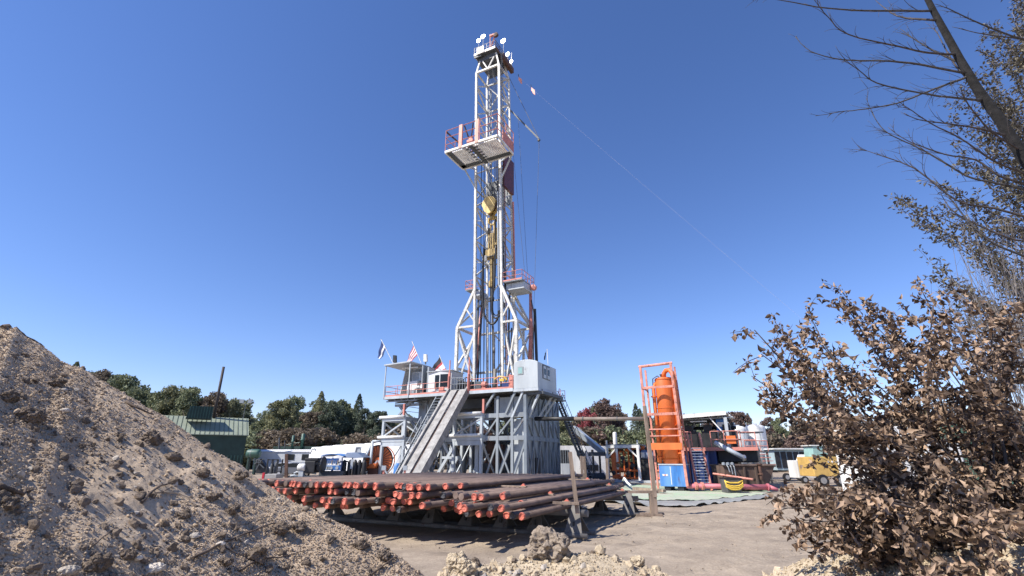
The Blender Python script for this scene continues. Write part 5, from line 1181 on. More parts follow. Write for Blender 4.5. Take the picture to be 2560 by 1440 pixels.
for i in range(2): MB().lathe((a_[0]+.27+.36*i,48.4,0), [(.16,.15),(.16,a_[2]-.5),(.1,a_[2]-.35),(.05,a_[2]-.2)], 10).build('cylinder', M_DGREY, t, smooth=True)
MB().bb(a_[0]-.35,a_[0]-.15,48,48.3,.6,1.3).build('red_box', mat('signal_red', (.5,.02,.04), .5), t)
t = thing('concrete_block', 'squat grey concrete block at the left end of the pipe rack', 'block', at(684,1200,44)[:2]+(0,))
a_, c_ = at(668,1185,44), at(697,1185,44); MB().bb(a_[0],c_[0],43.6,45,0,a_[2]).build('block_body', mat('concrete', (.35,.34,.32), .9, bump=.01, scale=2), t, bevel=.04); MB().bb(a_[0]+.3,a_[0]+.5,43.58,43.597,.4,.7).build('lifting_slot', M_BLACK, t)
# diesel pump
t = thing('diesel_pump', 'dark diesel pump with a white cylinder on a pipe skid', 'pump', at(775,1175,50)[:2]+(0,))
A = lambda x, y, Y=50: at(x, y, Y)
z0_ = A(760,1182)[2]
p, q = A(749,1168), A(768,1169); MB().lathe((0,49.6,p[2]), [(.2,p[0]),(.33,p[0]+.1),(.35,q[0]-.05),(.3,q[0])], 16, 'x').build('white_cylinder', M_WHITE, t, smooth=True)
MB().bb(p[0]+.2,q[0]-.1,49.4,49.8,.3,p[2]-.3).build('cylinder_saddle', M_LGREY, t)
p, q = A(768,1146), A(790,1182); MB().bb(p[0],q[0],49.5,50.9,q[2],p[2]-.25).bb(p[0]-.1,q[0]+.15,49.7,50.6,p[2]-.25,p[2]+.05).bb(q[0],q[0]+.45,49.8,50.6,q[2]+.2,p[2]-.6).build('engine', M_BLACK, t, bevel=.06)
MB().lathe((q[0]+.5,50,q[2]+.75), [(.2,0),(.7,.02),(.74,.1),(.7,.18),(.2,.2)], 18, 'x').build('radiator_fan', M_RUBBER, t)
b = MB(); b.path([A(735,1184),A(742,1180),A(752,1183),A(764,1180),A(790,1184)], .09, 6); b.path([A(726,1190),A(736,1188),A(745,1192)], .1, 6); b.build('suction_pipe', M_LGREY, t, smooth=True)
p, q = A(728,1188), A(800,1196); MB().bb(p[0],q[0],49.3,51.2,.05,p[2]-.1).build('skid', M_DGREY, t)
# blue hose-control unit with accumulator bottles
t = thing('blowout_control_unit', 'blue control unit with gauges under a curved blue canopy', 'control unit', at(828,1185,52)[:2]+(0,))
A = lambda x, y, Y=52: at(x, y, Y)
l, r = A(802,1143), A(857,1143); zt_ = A(828,1131)[2]; zl = l[2]; dx = r[0]-l[0]
arc = [(l[0]+dx*f, 52, zl+(zt_-zl)*sin(pi*(.18+.64*f))/sin(pi*.5)-.12) for f in np.linspace(0, 1, 9)]
b = MB().prism(arc+[(p_[0], p_[1], p_[2]-.06) for p_ in reversed(arc)], (0, 3.6, 0)); b.build('canopy', M_BLUE, t)
MB().bb(l[0]+.4, r[0]-.5, 52.4, 52.45, zl-.62, zl-.1).build('hanging_panel', M_BLUE, t)
for x in (l[0]+.05, r[0]-.05):
    for y in (52.05, 55.4): MB().bb(x-.05,x+.05,y-.05,y+.05,.1,zl).build('post', M_NAVY, t)
p, q = A(798,1164), A(852,1175); pn = MB().bb(p[0],q[0],51.7,51.85,q[2],p[2]).build('gauge_panel', M_BLUE, t)
for i, f in enumerate((.06,.16,.26,.42,.5,.6,.86)): x = p[0]*(1-f)+q[0]*f; MB().lathe((x,51.68,(p[2]+q[2])/2), [(.02,-.02),(.15 if i != 2 else .08,-.02),(.15 if i != 2 else .08,.015)], 14, 'y').build('gauge', M_LGREY, pn)
MB().bb(p[0]+.4,q[0]-.2,51.9,52.6,p[2]-.1,p[2]+.08).build('manifold', M_WHITE, t)
for i in range(9): x = p[0]+.6+i*.2; MB().tube((x,52.1,p[2]+.08),(x+.04,52.0,p[2]+.08+.45),.035,5).build('lever', M_LGREY if i % 3 else M_YELLOW, t)
MB().bb(p[0]+.1,q[0]+.3,51.9,53.4,.2,q[2]-.1).build('reservoir', M_DGREY, t, bevel=.04); MB().bb(p[0]-.5,q[0]+3,51.8,54.5,.03,.19).build('skid', M_DGREY, t)
t = thing('accumulator_rack', 'row of black accumulator bottles under a grey-blue canopy', 'bottle rack', at(885,1185,53)[:2]+(0,))
A = lambda x, y, Y=53: at(x, y, Y)
l, r = A(859,1143), A(911,1143); zz = A(870,1131)[2]
MB().prism([(l[0],52.8,l[2]),(l[0]+.3,53,zz),(r[0]-.8,53,zz),(r[0],52.8,l[2]),(r[0],52.8,l[2]-.06),(l[0],52.8,l[2]-.06)], (0,2.6,0)).build('canopy', mat('slate_blue_paint', (.13,.18,.28), .5), t)
for x in (862, 876, 889, 900, 912):
    p = A(x, 1149); MB().lathe((p[0],53,0), [(.2,.25),(.24,.4),(.24,p[2]-.35),(.15,p[2]-.12),(.06,p[2])], 12).build('bottle', M_BLACK, t, smooth=True)
MB().ring((A(862,1170)[0],52.7,1.15), 1.15, .07, 18, 5, 'y').build('hose_hoop', M_RUBBER, t)
MB().bb(A(864,1100)[0],A(922,1100)[0],52.85,52.9,.9,.98).bb(A(858,1100)[0],A(922,1100)[0],52.5,53.6,.05,.25).build('rack_bar', M_DGREY, t)
p = A(881,1148,52.6); MB().bb(p[0]-.12,p[0]+.12,52.5,52.6,p[2]-.9,p[2]).build('white_sleeve', M_LGREY, t)
# orange cable reel
c_ = at(948,1151,56); R_ = 1.55
t = thing('cable_reel', 'big orange spoked cable reel behind the left rig tower', 'reel', (c_[0], 56, 0))
for dy in (-.5, .5):
    f_ = MB().ring((c_[0],56+dy,c_[2]), R_, .06, 30, 5, 'y').build('flange_rim', M_BLACK if dy < 0 else M_ORANGE, t)
b = MB(); b.lathe((c_[0],56.0,c_[2]), [(.4,-.44),(R_-.05,-.43),(R_-.05,-.40),(.4,-.39)], 30, 'y'); d_ = b.build('flange_disc', M_ORANGE, t)
b = MB()
for i in range(28): a_ = 2*pi*i/28; b.bar((c_[0]+.35*cos(a_),55.54,c_[2]+.35*sin(a_)), (c_[0]+(R_-.08)*cos(a_),55.54,c_[2]+(R_-.08)*sin(a_)), .06, .05)
b.build('spoke', M_RUST, t)
MB().lathe((c_[0],56,c_[2]), [(.3,-.55),(.3,.55)], 12, 'y').build('hub', M_ORANGE, t); MB().lathe((c_[0],56.1,c_[2]), [(1.1,-.4),(1.1,.4)], 24, 'y').build('cable_drum', M_RUBBER, t)
MB().bar((c_[0]-1.9,55.4,.1),(c_[0],55.4,c_[2]),.16).bar((c_[0]+1.9,55.4,.1),(c_[0],55.4,c_[2]),.16).build('stand_frame', M_LGREY, t)
p, q = at(920,1159,54.5), at(941,1171,54.5); MB().prism([(p[0]+.2,54.5,p[2]),(q[0],54.5,p[2]),(q[0]-.2,54.5,q[2]),(p[0]-.1,54.5,q[2])], (0,.8,0)).build('drive_cover', M_ORANGE, t, bevel=.03); MB().bb(p[0],q[0],54.6,55.3,.1,q[2]-.02).build('drive_box', mat('brown_paint', (.10,.035,.02), .6), t)
# blue pump under the ramp
p, q = at(985,1158,50), at(1002,1178,50)
t = thing('blue_pump', 'small blue pump standing between tower legs and ramp', 'pump', (p[0]+.3, 50, 0))
MB().lathe(((p[0]+q[0])/2,50,0), [(.3,.9),(.36,1.0),(.36,p[2]-.2),(.2,p[2])], 12).build('pump_body', M_BLUE, t, smooth=True); MB().bb(p[0]-.1,q[0]+.1,49.8,50.6,.1,.95).build('base', M_NAVY, t)
for (x, lab) in ((960,'short grey post with a box head left of the ramp foot'), (1013,'short grey post with a box head beside the ramp foot')):
    p = at(x,1168,36); t = thing('marker_post', lab, 'post', (p[0],36,0)); MB().bb(p[0]-.06,p[0]+.06,35.95,36.05,0,p[2]-.2).build('post', M_PINK, t); MB().bb(p[0]-.14,p[0]+.14,35.9,36.1,p[2]-.2,p[2]+.1).build('box_head', M_LGREY, t)
# slanting stay posts at the far left of the tower
t = thing('stay_frame', 'pale grey strut frame propping the left rig tower', 'strut frame', (RIG[0],RIG[1],0)); 
def LP(a, b_, z): return fw(RIG, (a, b_, z))
t.location = LP(-19.6,-.6,0); ORG[t.name] = tuple(t.location)
MB().tube(LP(-19.4,-.5,0), LP(-19.4,-.5,4.3), .15, 8).build('post', M_LGREY, t, smooth=True); MB().tube(LP(-21.2,-.8,.1), LP(-19.4,-.5,4.2), .12, 8).build('strut', M_LGREY, t, smooth=True); MB().tube(LP(-19.4,-.5,4.3), LP(-18.6,-.2,4.3), .12, 8).build('strut', M_LGREY, t, smooth=True)
# ================================================================ right half of the pad
# ---- white choke frame with orange valves
FY = 58.0
A = lambda x, y, Y=FY: at(x, y, Y)
t = thing('valve_frame', 'white square pipe frame standing over the orange valves', 'frame', at(1560,1200,FY)[:2]+(0,))
tl, tr = A(1515,1115), A(1594,1115)
b = MB()
for x in (tl[0], tr[0]):
    for y in (FY, FY+3.2): b.bb(x-.14, x+.14, y-.14, y+.14, 0, tl[2]+.05)
    b.bar((x,FY+.2,tl[2]-.2),(x,FY+3,tl[2]-.2),.18)
for y in (FY, FY+3.2): b.bb(tl[0]-.1, tr[0]+.2, y-.12, y+.12, tl[2]-.2, tl[2]+.1)
b.build('frame_post', M_WHITE, t)
b = MB(); b.bar((tl[0],FY,tl[2]-1.3),(tl[0]+1.1,FY,tl[2]-.2),.15).bar((tr[0],FY,tl[2]-1.3),(tr[0]-1.1,FY,tl[2]-.2),.15); b.build('corner_brace', M_WHITE, t)
MB().bb(tl[0]-.1,tr[0]+.2,FY-.1,FY+3.3,tl[2]+.12,tl[2]+.2).build('roof_sheet', M_GREY, t)
for x in (tl[0], tr[0]): MB().bb(x-.07,x+.07,FY-.07,FY+.07,tl[2]+.21,tl[2]+.65).build('lifting_lug', M_WHITE, t)
t = thing('choke_manifold', 'cluster of orange valves and wheels under the white frame', 'valve manifold', at(1560,1205,FY+1)[:2]+(0,))
rg = random.Random(5); b = MB(); d_ = MB()
xs = np.linspace(tl[0]+.5, tr[0]+2.5, 11)
for i, x in enumerate(xs):
    for z in (.5, 1.3, 2.1, 2.9, 3.5):
        if rg.random() < .85:
            y = FY+.7+rg.uniform(0,1.2); r = rg.uniform(.13,.26)
            MB().lathe((x+rg.uniform(-.15,.15),y,z+rg.uniform(-.2,.2)), [(r*.7,-r),(r,-r*.6),(r,r*.6),(r*.7,r)], 10, rg.choice('xyz')).build('valve', M_ORANGE if rg.random() < .62 else M_BLACK, t)
    b.tube((x,FY+1.1,.3),(x,FY+1.1,3.3 if i % 3 else 3.8),.09,7)
for z in (.45, 1.25): b.tube((xs[0]-.3,FY+1.0,z),(xs[-1]+.6,FY+1.0,z),.11,8)
b.bb(xs[0]-.2, xs[0]+.25, FY+.5, FY+1, .4, 3.2); b.build('riser_pipes', M_ORANGE, t)
for i in range(8): MB().lathe((xs[i],FY+.5,1.0+(i % 3)*.8), [(.06,-.03),(.24,-.02),(.24,.02),(.06,.03)], 12, 'y').build('hand_wheel', M_BLACK, t)
d_.bb(xs[2],xs[5],FY+1.6,FY+2.4,.3,2.2).build('dark_housing', M_BLACK, t)
MB().bb(xs[0]-.8,xs[-1]+1,FY-.6,FY+2.6,.03,.25).build('skid', M_LGREY, t)
p, q = A(1596,1126), A(1617,1147); 
t = thing('grey_drum_tank', 'rounded blue-grey tank with a white label right of the frame', 'tank', ((p[0]+q[0])/2,FY+.5,0))
b = MB(); b.lathe((p[0],FY+1.2,(p[2]+q[2])/2), [(.4,0),(.55,.12),(.55,q[0]-p[0]+.5),(.4,q[0]-p[0]+.7)], 16, 'x'); b.build('tank_shell', mat('blue_grey_paint', (.20,.25,.36), .45), t, smooth=True)
MB().bb(p[0]+.1,p[0]+.5,FY+.61,FY+.66,(p[2]+q[2])/2-.3,(p[2]+q[2])/2+.25).build('label_plate', M_WHITE, t); MB().bb(p[0],q[0]+.6,FY+.8,FY+1.6,.05,(p[2]+q[2])/2-.5).build('tank_stand', M_BLACK, t)
t = thing('hose_drums', 'navy drums with yellow collars under the white frame roof', 'drum', A(1575,1150,FY+2)[:2]+(2.4,))
for x in (1570, 1583): p = A(x,1147,FY+2.2); MB().lathe((p[0],FY+2.2,0), [(.3,2.3),(.34,2.5),(.34,3.5),(.28,3.6)], 12).build('drum', M_NAVY, t, smooth=True); MB().lathe((p[0],FY+2.2,0), [(.36,3.52),(.36,3.75),(.2,3.85)], 12).build('collar', M_YEL2, t)
rot_things([o for o in COL.objects if o.parent is None and o.name.startswith(('valve_frame','choke_manifold','grey_drum_tank','hose_drums'))], (tr[0], FY), -TH)
# white column
p = A(1541,1150,66); z_ = at(1541,1080,66)[2]
t = thing('vent_column', 'thick white vent column rising behind the valve frame', 'column', (p[0],66,0)); MB().lathe((p[0],66,0), [(.26,0),(.26,z_-.2),(.2,z_-.02),(.05,z_)], 12).build('column_pipe', M_WHITE, t, smooth=True); MB().lathe((p[0],66,0), [(.4,.02),(.4,.2)], 12).build('foot_plate', M_GREY, t)
# generator houses behind the stairs
t = thing('generator_house', 'white generator house with dark radiator louvres behind the staircase', 'generator', at(1425,1180,72)[:2]+(0,))
p, q = at(1384,1114,72), at(1464,1178,72); MB().bb(p[0],q[0],72,78,.4,p[2]).build('house_body', M_WHITE, t)
MB().bb(p[0]+.2,p[0]+2.1,71.9,71.99,1.0,p[2]-.6).build('louvre', M_BLACK, t)
for i in range(6): MB().bb(p[0]+.3+.32*i,p[0]+.36+.32*i,71.84,71.895,1.0,p[2]-.6).build('louvre_slat', M_GREY, t)
MB().lathe((q[0]-.6,71.95,p[2]-1.1),[(.1,-.03),(.55,-.02),(.55,.02)],16,'y').build('round_vent', M_BLACK, t)
MB().tube((p[0]+.4,73,p[2]),(p[0]+.4,73,p[2]+.9),.22,10).build('exhaust', M_WHITE, t); MB().bb(p[0]+.9,p[0]+2.0,70.9,71.8,.3,1.9).build('engine_front', M_LGREY, t)
t = thing('site_container', 'grey-white container right of the generator house', 'container', at(1490,1180,74)[:2]+(0,))
p, q = at(1465,1115,74), at(1516,1178,74); MB().bb(p[0],q[0],74,80,.3,p[2]).build('container_body', mat('dull_white', (.60,.61,.62), .6, var=.06), t)
MB().bb(p[0]+.7,p[0]+1.0,73.95,73.99,p[2]-.9,p[2]-.5).build('vent', M_BLACK, t); MB().bb(p[0]+.2,p[0]+1.6,73.9,73.99,.9,1.7).build('hatch', M_BLACK, t); MB().bb(p[0],q[0],74.2,79.8,0,.3).build('skid', M_DGREY, t)
t = thing('loading_chute', 'long grey chute beam slanting down behind the staircase', 'chute', at(1500,1140,62)[:2]+(0,))
P, Q = Vector(at(1437,1073,64)), Vector(at(1511,1134,62)); MB().bar(P, Q, .9, .55).build('chute_beam', M_GREY, t); MB().bar(P+Vector((.0,0,.35)), Q+Vector((0,0,.35)), 1.0, .08).build('chute_lip', M_LGREY, t)
P, Q = Vector(at(1500,1128,62)), Vector(at(1512,1185,62)); MB().bb(P.x-1.4,Q.x+.3,61.6,62.6,P.z-.55,P.z-.1).build('pivot_block', M_DGREY, t)
for dx in (-1.3, -.5, .3): MB().bb(Q.x+dx-.1,Q.x+dx+.1,61.8,62.2,.1,P.z-.56).build('leg', M_BLACK, t)
MB().bb(at(1450,1180,60)[0],at(1515,1180,60)[0],59,62.5,.03,.5).build('skid', M_BLACK, t)
t = thing('dark_skid', 'low dark skid with pipes at the foot of the staircase', 'skid', at(1470,1190,57)[:2]+(0,))
b = MB().bb(at(1395,1190,57)[0],at(1512,1190,57)[0],56,58.5,.03,.45); 
for i in range(4): b.tube((at(1455,1190,57)[0],55.8+i*.5,.6+.1*i),(at(1512,1190,57)[0],55.8+i*.5,.6+.12*i),.1,7)
b.build('skid_base', M_BLACK, t)
# ---- green ground liner
def sheet(name, px, m, lab, amp, n=70):
    pts = [gz(x, y) for x, y in px]; k = len(pts)//2; top = pts[:k]; bot = pts[k:][::-1]; V = []; F = []
    nu = (k-1)*16; nv = 24
    for i in range(nu+1):
        u = i/16; a_ = min(int(u), k-2); f = u-a_; T = Vector(top[a_]).lerp(Vector(top[a_+1]), f); B_ = Vector(bot[a_]).lerp(Vector(bot[a_+1]), f)
        for j in range(nv+1):
            p = T.lerp(B_, j/nv); e = .25+.75*(j/nv)**3
            V.append((p.x, p.y, .02+max(0, amp*e*(.5+.8*float(fbm(p.x*1.3, p.y*2.3, 0, 4, .6))))+.0))
    for i in range(nu):
        for j in range(nv): F.append((i*(nv+1)+j, i*(nv+1)+j+1, (i+1)*(nv+1)+j+1, (i+1)*(nv+1)+j))
    V2 = [(v[0], v[1], v[2]-.012) for v in V]; N_ = len(V)
    o = MB().add(V+V2, F+[tuple(N_+x for x in reversed(f)) for f in F]).build(name, m, org=(pts[0][0], pts[0][1], 0), smooth=True); return tag(o, lab, 'liner')
M_LIN = mat('green_liner', (.34,.47,.30), .7, col2=(.46,.45,.37), scale=.35, bump=.02, bscale=5); M_LIN2 = mat('grey_liner', (.34,.34,.32), .6, col2=(.22,.23,.22), scale=.8, bump=.03, bscale=6)
sheet('ground_liner', [(1490,1212),(1600,1213),(1720,1218),(1830,1222),(1945,1224),(1905,1238),(1820,1247),(1720,1254),(1610,1252),(1450,1240)], M_LIN, 'dusty green ground liner under the orange tower', .07)
sheet('liner_edge', [(1460,1240),(1610,1253),(1720,1254.5),(1820,1247),(1915,1237),(1930,1246),(1830,1256),(1715,1270),(1600,1266),(1450,1250)], M_LIN2, 'crumpled grey edge of the ground liner', .13)
sheet('ground_liner', [(700,1240),(800,1246),(880,1240),(880,1256),(800,1268),(700,1262)], M_LIN, 'strip of green liner seen below the left pipe ends', .05)
# ---- degasser tower
DY = 43.0
A = lambda x, y, Y=DY: at(x, y, Y)
bl, br = A(1646,1163), A(1711,1163); gx0, gx1 = bl[0], br[0]; cx = (gx0+gx1)/2
t = thing('gas_separator', 'tall bright orange separator vessel standing on a blue base box', 'separator', (cx, DY+1, 0))
zb = A(1680,1163)[2]
M_BOX = mat('peeling_blue_paint', (.035,.17,.46), .55, col2=(.13,.30,.60), scale=.8, rust=.22, contrast=(.42,.58), streak=True)
bxo = MB().bb(gx0, gx1, DY-.2, DY+2.1, .35, zb).build('base_box', M_BOX, t, bevel=.02)
MB().bb(gx0-.04, gx1+.06, DY-.25, DY+2.15, zb+.002, zb+.1).build('top_lip', M_LGREY, bxo); MB().bb(gx0+.9, gx0+.96, DY-.215, DY-.202, .5, zb-.1).build('white_drip', M_WHITE, bxo)
MB().bb(gx0+.25, gx0+.42, DY-.222, DY-.203, zb-.85, zb-.7).bb(gx0+.52, gx0+.7, DY-.222, DY-.203, zb-.85, zb-.7).bb(gx0+.42, gx0+.52, DY-.222, DY-.203, zb-.82, zb-.73).build('emblem', M_WHITE, bxo)
MB().lathe((gx0+.47,DY-.224,zb-.775), [(.03,-.002),(.07,-.002),(.07,.002)], 10, 'y').build('emblem_dot', M_PINK, bxo)
MB().bb(gx0+.3,gx0+.8,DY-.1,DY+1.9,.02,.348).bb(gx1-.8,gx1-.3,DY-.1,DY+1.9,.02,.348).build('skid_runner', M_BLACK, t)
ztop = A(1668,938)[2]; vx = cx-.12; vy = DY+.95
b = MB(); b.lathe((vx,vy,0), [(.80,zb+.05),(.80,ztop-.16),(.77,ztop-.07),(.6,ztop-.02),(.1,ztop)], 28); b.build('vessel', M_ORANGE, t, smooth=True)
for z in (zb+.4, 4.35, 6.7, 9.2): MB().lathe((vx,vy,0), [(.81,z),(.84,z+.01),(.84,z+.06),(.81,z+.07)], 28).build('weld_band', M_ORANGE, t)
b = MB(); b.path([(vx+.90,vy-.35,zb+.1),(vx+.90,vy-.35,ztop-.1),(vx+.80,vy-.3,ztop+.35),(vx+.6,vy-.2,ztop+.62),(vx+.25,vy,ztop+.62),(vx+.05,vy,ztop+.35),(vx+.02,vy,ztop-.05)], .21, 12); b.build('overflow_pipe', M_ORANGE, t, smooth=True)
b = MB(); b.path([(vx-.92,vy-.45,1.2),(vx-.92,vy-.45,ztop-.9),(vx-.7,vy-.3,ztop-.5),(vx-.5,vy,ztop-.45)], .16, 10); b.build('side_pipe', M_ORANGE, t, smooth=True)
for (x_, z) in ((vx+.90, zb+.9),(vx-.92, zb+.55),(vx+.90,5.2),(vx-.92,5.1),(vx-.92,7.7)): MB().lathe((x_,vy-.38,0), [(.20,z),(.29,z+.01),(.29,z+.1),(.2,z+.11)], 12).build('flange', M_ORANGE, t)
b = MB(); b.path([(vx-.35,vy-.2,ztop),(vx-.5,vy-.3,ztop+.15),(vx-.9,vy-.4,ztop-.1),(vx-.98,vy-.4,ztop-1.4)], .045, 6); b.tube((vx-.2,vy,ztop),(vx-.2,vy,ztop+.25),.1,8); b.lathe((vx-.2,vy,ztop+.25),[(.16,0),(.16,.06)],10); b.build('vent_line', M_RUST, t)
# cage frame of the tower
fl, fr_ = A(1602,912), A(1677,908); wl_, wr_ = A(1634,1228), A(1715,1240)
fl = Vector((gx0-.78, DY-.35, fl[2])); fr_ = Vector((gx1-.28, DY-.35, fl[2]+.12)); 
M_CAGE = mat('rusty_orange_frame', (.66,.27,.20), .6, rust=.42, scale=1.5, var=.2)
b = MB()
L0 = Vector((gx0-.62, DY-.35, .05)); R0 = Vector((gx1+.02, DY-.35, .4)); BK = Vector((0, 2.3, 0))
c = MB().bar(L0, fl, .2, .2, up=(0,1,0)).build('cage_post', M_CAGE, t); MB().bar(R0, fr_, .2, .2, up=(0,1,0)).build('cage_post', M_CAGE, t)
MB().bar(L0+BK, fl+BK*.9, .16, .16, up=(0,1,0)).build('cage_post', M_CAGE, t); MB().bar(R0+BK, fr_+BK*.9, .16, .16, up=(0,1,0)).build('cage_post', M_CAGE, t)
MB().tube(fl+Vector((-.15,0,0)), fr_+Vector((.15,0,0)), .12, 8).build('top_bar', M_CAGE, t)
for z, w_, m_ in ((8.45,.2,M_CAGE),(6.15,.22,M_CAGE),(4.9,.1,M_CAGE),(4.35,.1,M_CAGE),(3.5,.55,M_ORANGE)):
    f = (z-L0.z)/(fl.z-L0.z); P, Q = L0.lerp(fl, f), R0.lerp(fr_, (z-R0.z)/(fr_.z-R0.z)); MB().bb(P.x-.02,Q.x+.02,DY-.5,DY-.36,z-w_/2,z+w_/2).build('cross_bar', m_, t)
    MB().bar(P, P+BK, .1).build('side_bar', m_, t); MB().bar(Q, Q+BK, .1).build('side_bar', m_, t)
rot_things([t], (gx1, DY-.2), -TH)
# ---- blue mud tank with shaker roof
MY = 46.5
A = lambda x, y, Y=MY: at(x, y, Y)
x0, x1 = A(1712,1200)[0], A(1802,1200)[0]; zt_ = A(1760,1118)[2]
t = thing('mud_tank', 'dark blue mud tank with a railed deck right of the orange tower', 'tank', ((x0+x1)/2, MY, 0))
MB().bb(x0, x1, MY, MY+9, .25, zt_-.2).build('tank_wall', M_NAVY, t)
b = MB()
for x in np.linspace(x0+.1, x1-.1, 6): b.bb(x-.09,x+.09,MY-.16,MY-.003,.26,zt_-.21)
b.build('wall_rib', M_NAVY, t)
xr_ = A(1885,1118)[0]; MB().bb(x1+.02, xr_, MY+.6, MY+9, zt_-1.3, zt_-.21).build('upper_trough', M_BLACK, t, bevel=.1)
MB().bb(x1+.01, x1+1.6, MY+1.8, MY+8, .2, zt_-1.32).build('recess_shade_block', M_BLACK, t)  # black block stands in for the shade of the recess beside the ladder
MB().bb(x0-.9, xr_+.1, MY-.2, MY+9, zt_-.2, zt_-.08).build('deck', M_DECK, t)
MB().bb(x0-.9, xr_+.12, MY-.28, MY-.203, zt_-.3, zt_).build('deck_edge', M_PINK, t)
b = MB().rail([(x0+2.9,MY-.1,zt_-.05),(x0+5.2,MY-.1,zt_-.05),(x1+2.2,MY+.4,zt_-.05)], 1.45, .045, 1.3, 1); b.rail([(x0-.3,MY-.1,zt_-.05),(x0+1.2,MY-.1,zt_-.05)], 1.45, .045, 1.2, 1); b.rail([(x1+1.6,MY+1.5,zt_-.05),(xr_,MY+1.5,zt_-.05)], 1.4, .04, 1.4, 1); b.build('railing', M_PINK, t)
b = MB().bb(x0+4.2,x0+5.0,MY+.0,MY+.08,zt_+.3,zt_+1.0); b.build('red_plate', M_ORANGE, t)
MB().bb(x0-.5,xr_,MY+1,MY+8.5,.02,.24).build('skid', M_BLACK, t)
t = thing('shaker_roof', 'flat white-edged sheet roof on steel posts above the mud tank', 'roof shelter', (x0+2, MY+3, 0))
rx0, rx1 = A(1660,1035)[0], A(1815,1035)[0]; rz = A(1750,1034)[2]
b = MB().prism([(rx0,MY+.3,rz-.15),(rx1,MY+.3,rz+.12),(rx1+.25,MY+8.5,rz+.1),(rx0,MY+8.5,rz-.15)], (0,0,.07)); b.build('roof_sheet', M_WHITE, t)
MB().bar((rx0,MY+.22,rz-.2),(rx1,MY+.22,rz+.08),.12,.35).build('fascia', M_WHITE, t)
b = MB()
for i in range(7): x = rx0+.3+i*(rx1-rx0-.6)/6; b.bar((x,MY+.5,rz-.3+.04*i),(x,MY+8.3,rz-.3+.04*i),.12,.2)
for y in (2.5, 5.5): b.bar((rx0,MY+y,rz-.5),(rx1,MY+y,rz-.25),.14,.22)
b.build('rafter', M_DGREY, t)
for (x, y) in ((rx1-.15,MY+.45),(rx1-.1,MY+8.2),(rx0+.2,MY+8.2),(rx0+2.2,MY+5)): MB().bb(x-.14,x+.14,y-.14,y+.14,zt_-.06,rz-.3).build('post', M_LGREY if x > rx1-1 and y < MY+1 else M_DGREY, t)
MB().bar((rx1-.2,MY+.5,zt_+.9),(rx1-1.5,MY+.5,rz-.3),.1).build('knee_brace', M_WHITE, t)
MB().bb(rx0+2.4,rx0+3.9,MY+.9,MY+1.1,rz-.62,rz-.5).build('tube_light', M_WHITE, t)
t = thing('mud_shakers', 'dark shaker machines with pipes under the sheet roof', 'shaker', (x0+2, MY+3, zt_))
b = MB()
for i in range(3): x = x0+.3+i*1.7; b.bb(x,x+1.3,MY+1.2,MY+3.4,zt_,zt_+1.5); b.bb(x+.2,x+.9,MY+1.4,MY+2.2,zt_+1.5,zt_+2.1)
b.tube((x0,MY+3.6,zt_+1.9),(x0+5,MY+3.6,zt_+1.9),.16,8); b.build('shaker_bed', M_BLACK, t, bevel=.05)
MB().bb(x0+3.4,x0+4.3,MY+1.5,MY+2.2,zt_+1.5,zt_+2.6).build('blue_housing', M_BLUE, t); MB().bb(x0+3.5,x0+4.1,MY+1.44,MY+1.49,zt_+1.9,zt_+2.3).build('label_plate', M_WHITE, t)
b = MB(); 
for i in range(7): x = x0+.1+i*.75; b.tube((x,MY+4.5,zt_),(x+.2,MY+4.4,rz-.5),.07,6)
b.tube((x0+.8,MY+1,zt_+2.6),(x0+5,MY+1,zt_+2.7),.05,6); b.build('riser_pipe', M_LGREY, t)
for i, x in enumerate((x0+2.0,x0+3.3,x0+4.7)): MB().lathe((x,MY+1,zt_+2.85),[(.03,-.09),(.1,-.05),(.1,.05),(.03,.09)],8).build('bulb_lamp', M_WHITE, t)
rot_things([o for o in COL.objects if o.parent is None and o.name.startswith(('mud_tank','shaker_roof','mud_shakers'))], (rx1, MY), -TH)
# ladder
LYD = 43.4
P, Q, R, T_ = [Vector(at(x, y, LYD)) for x, y in ((1749,1231),(1737,1080),(1780,1231),(1765,1080))]
for v in (P, R): v.z = 0.05
Q.y += 1.6; T_.y += 1.6
P.x = R.x-1.15; Q.x = T_.x-1.1
t = thing('tank_ladder', 'steep ladder stair with faded red rails leading up to the mud tank deck', 'ladder', tuple(P))
b = MB().bar(P, Q, .13, .2, up=(0,1,0)); b.build('side_rail', M_CAGE, t); MB().bar(R, T_, .13, .2, up=(0,1,0)).build('side_rail', M_CAGE, t)
for i in range(15): f = (i+.7)/20.5; a_, c_ = P.lerp(Q, f), R.lerp(T_, f); MB().bb(a_.x+.06,c_.x-.06,a_.y-.04,a_.y+.2,a_.z-.032,a_.z+.032).build('tread', M_WHITE, t)
# discharge trough pipe
t = thing('discharge_pipe', 'white-grey pipe slanting down from the tank deck to the rusty bin', 'pipe', at(1822,1124,45))
MB().tube(at(1787,1106,45.6), at(1860,1145,44.4), .2, 12).build('pipe_run', M_LGREY, t, smooth=True); MB().lathe(at(1860,1145,44.35), [(.12,-.1),(.26,-.08),(.26,.08),(.12,.1)], 12, 'x').build('pipe_end', M_CHROME, t)
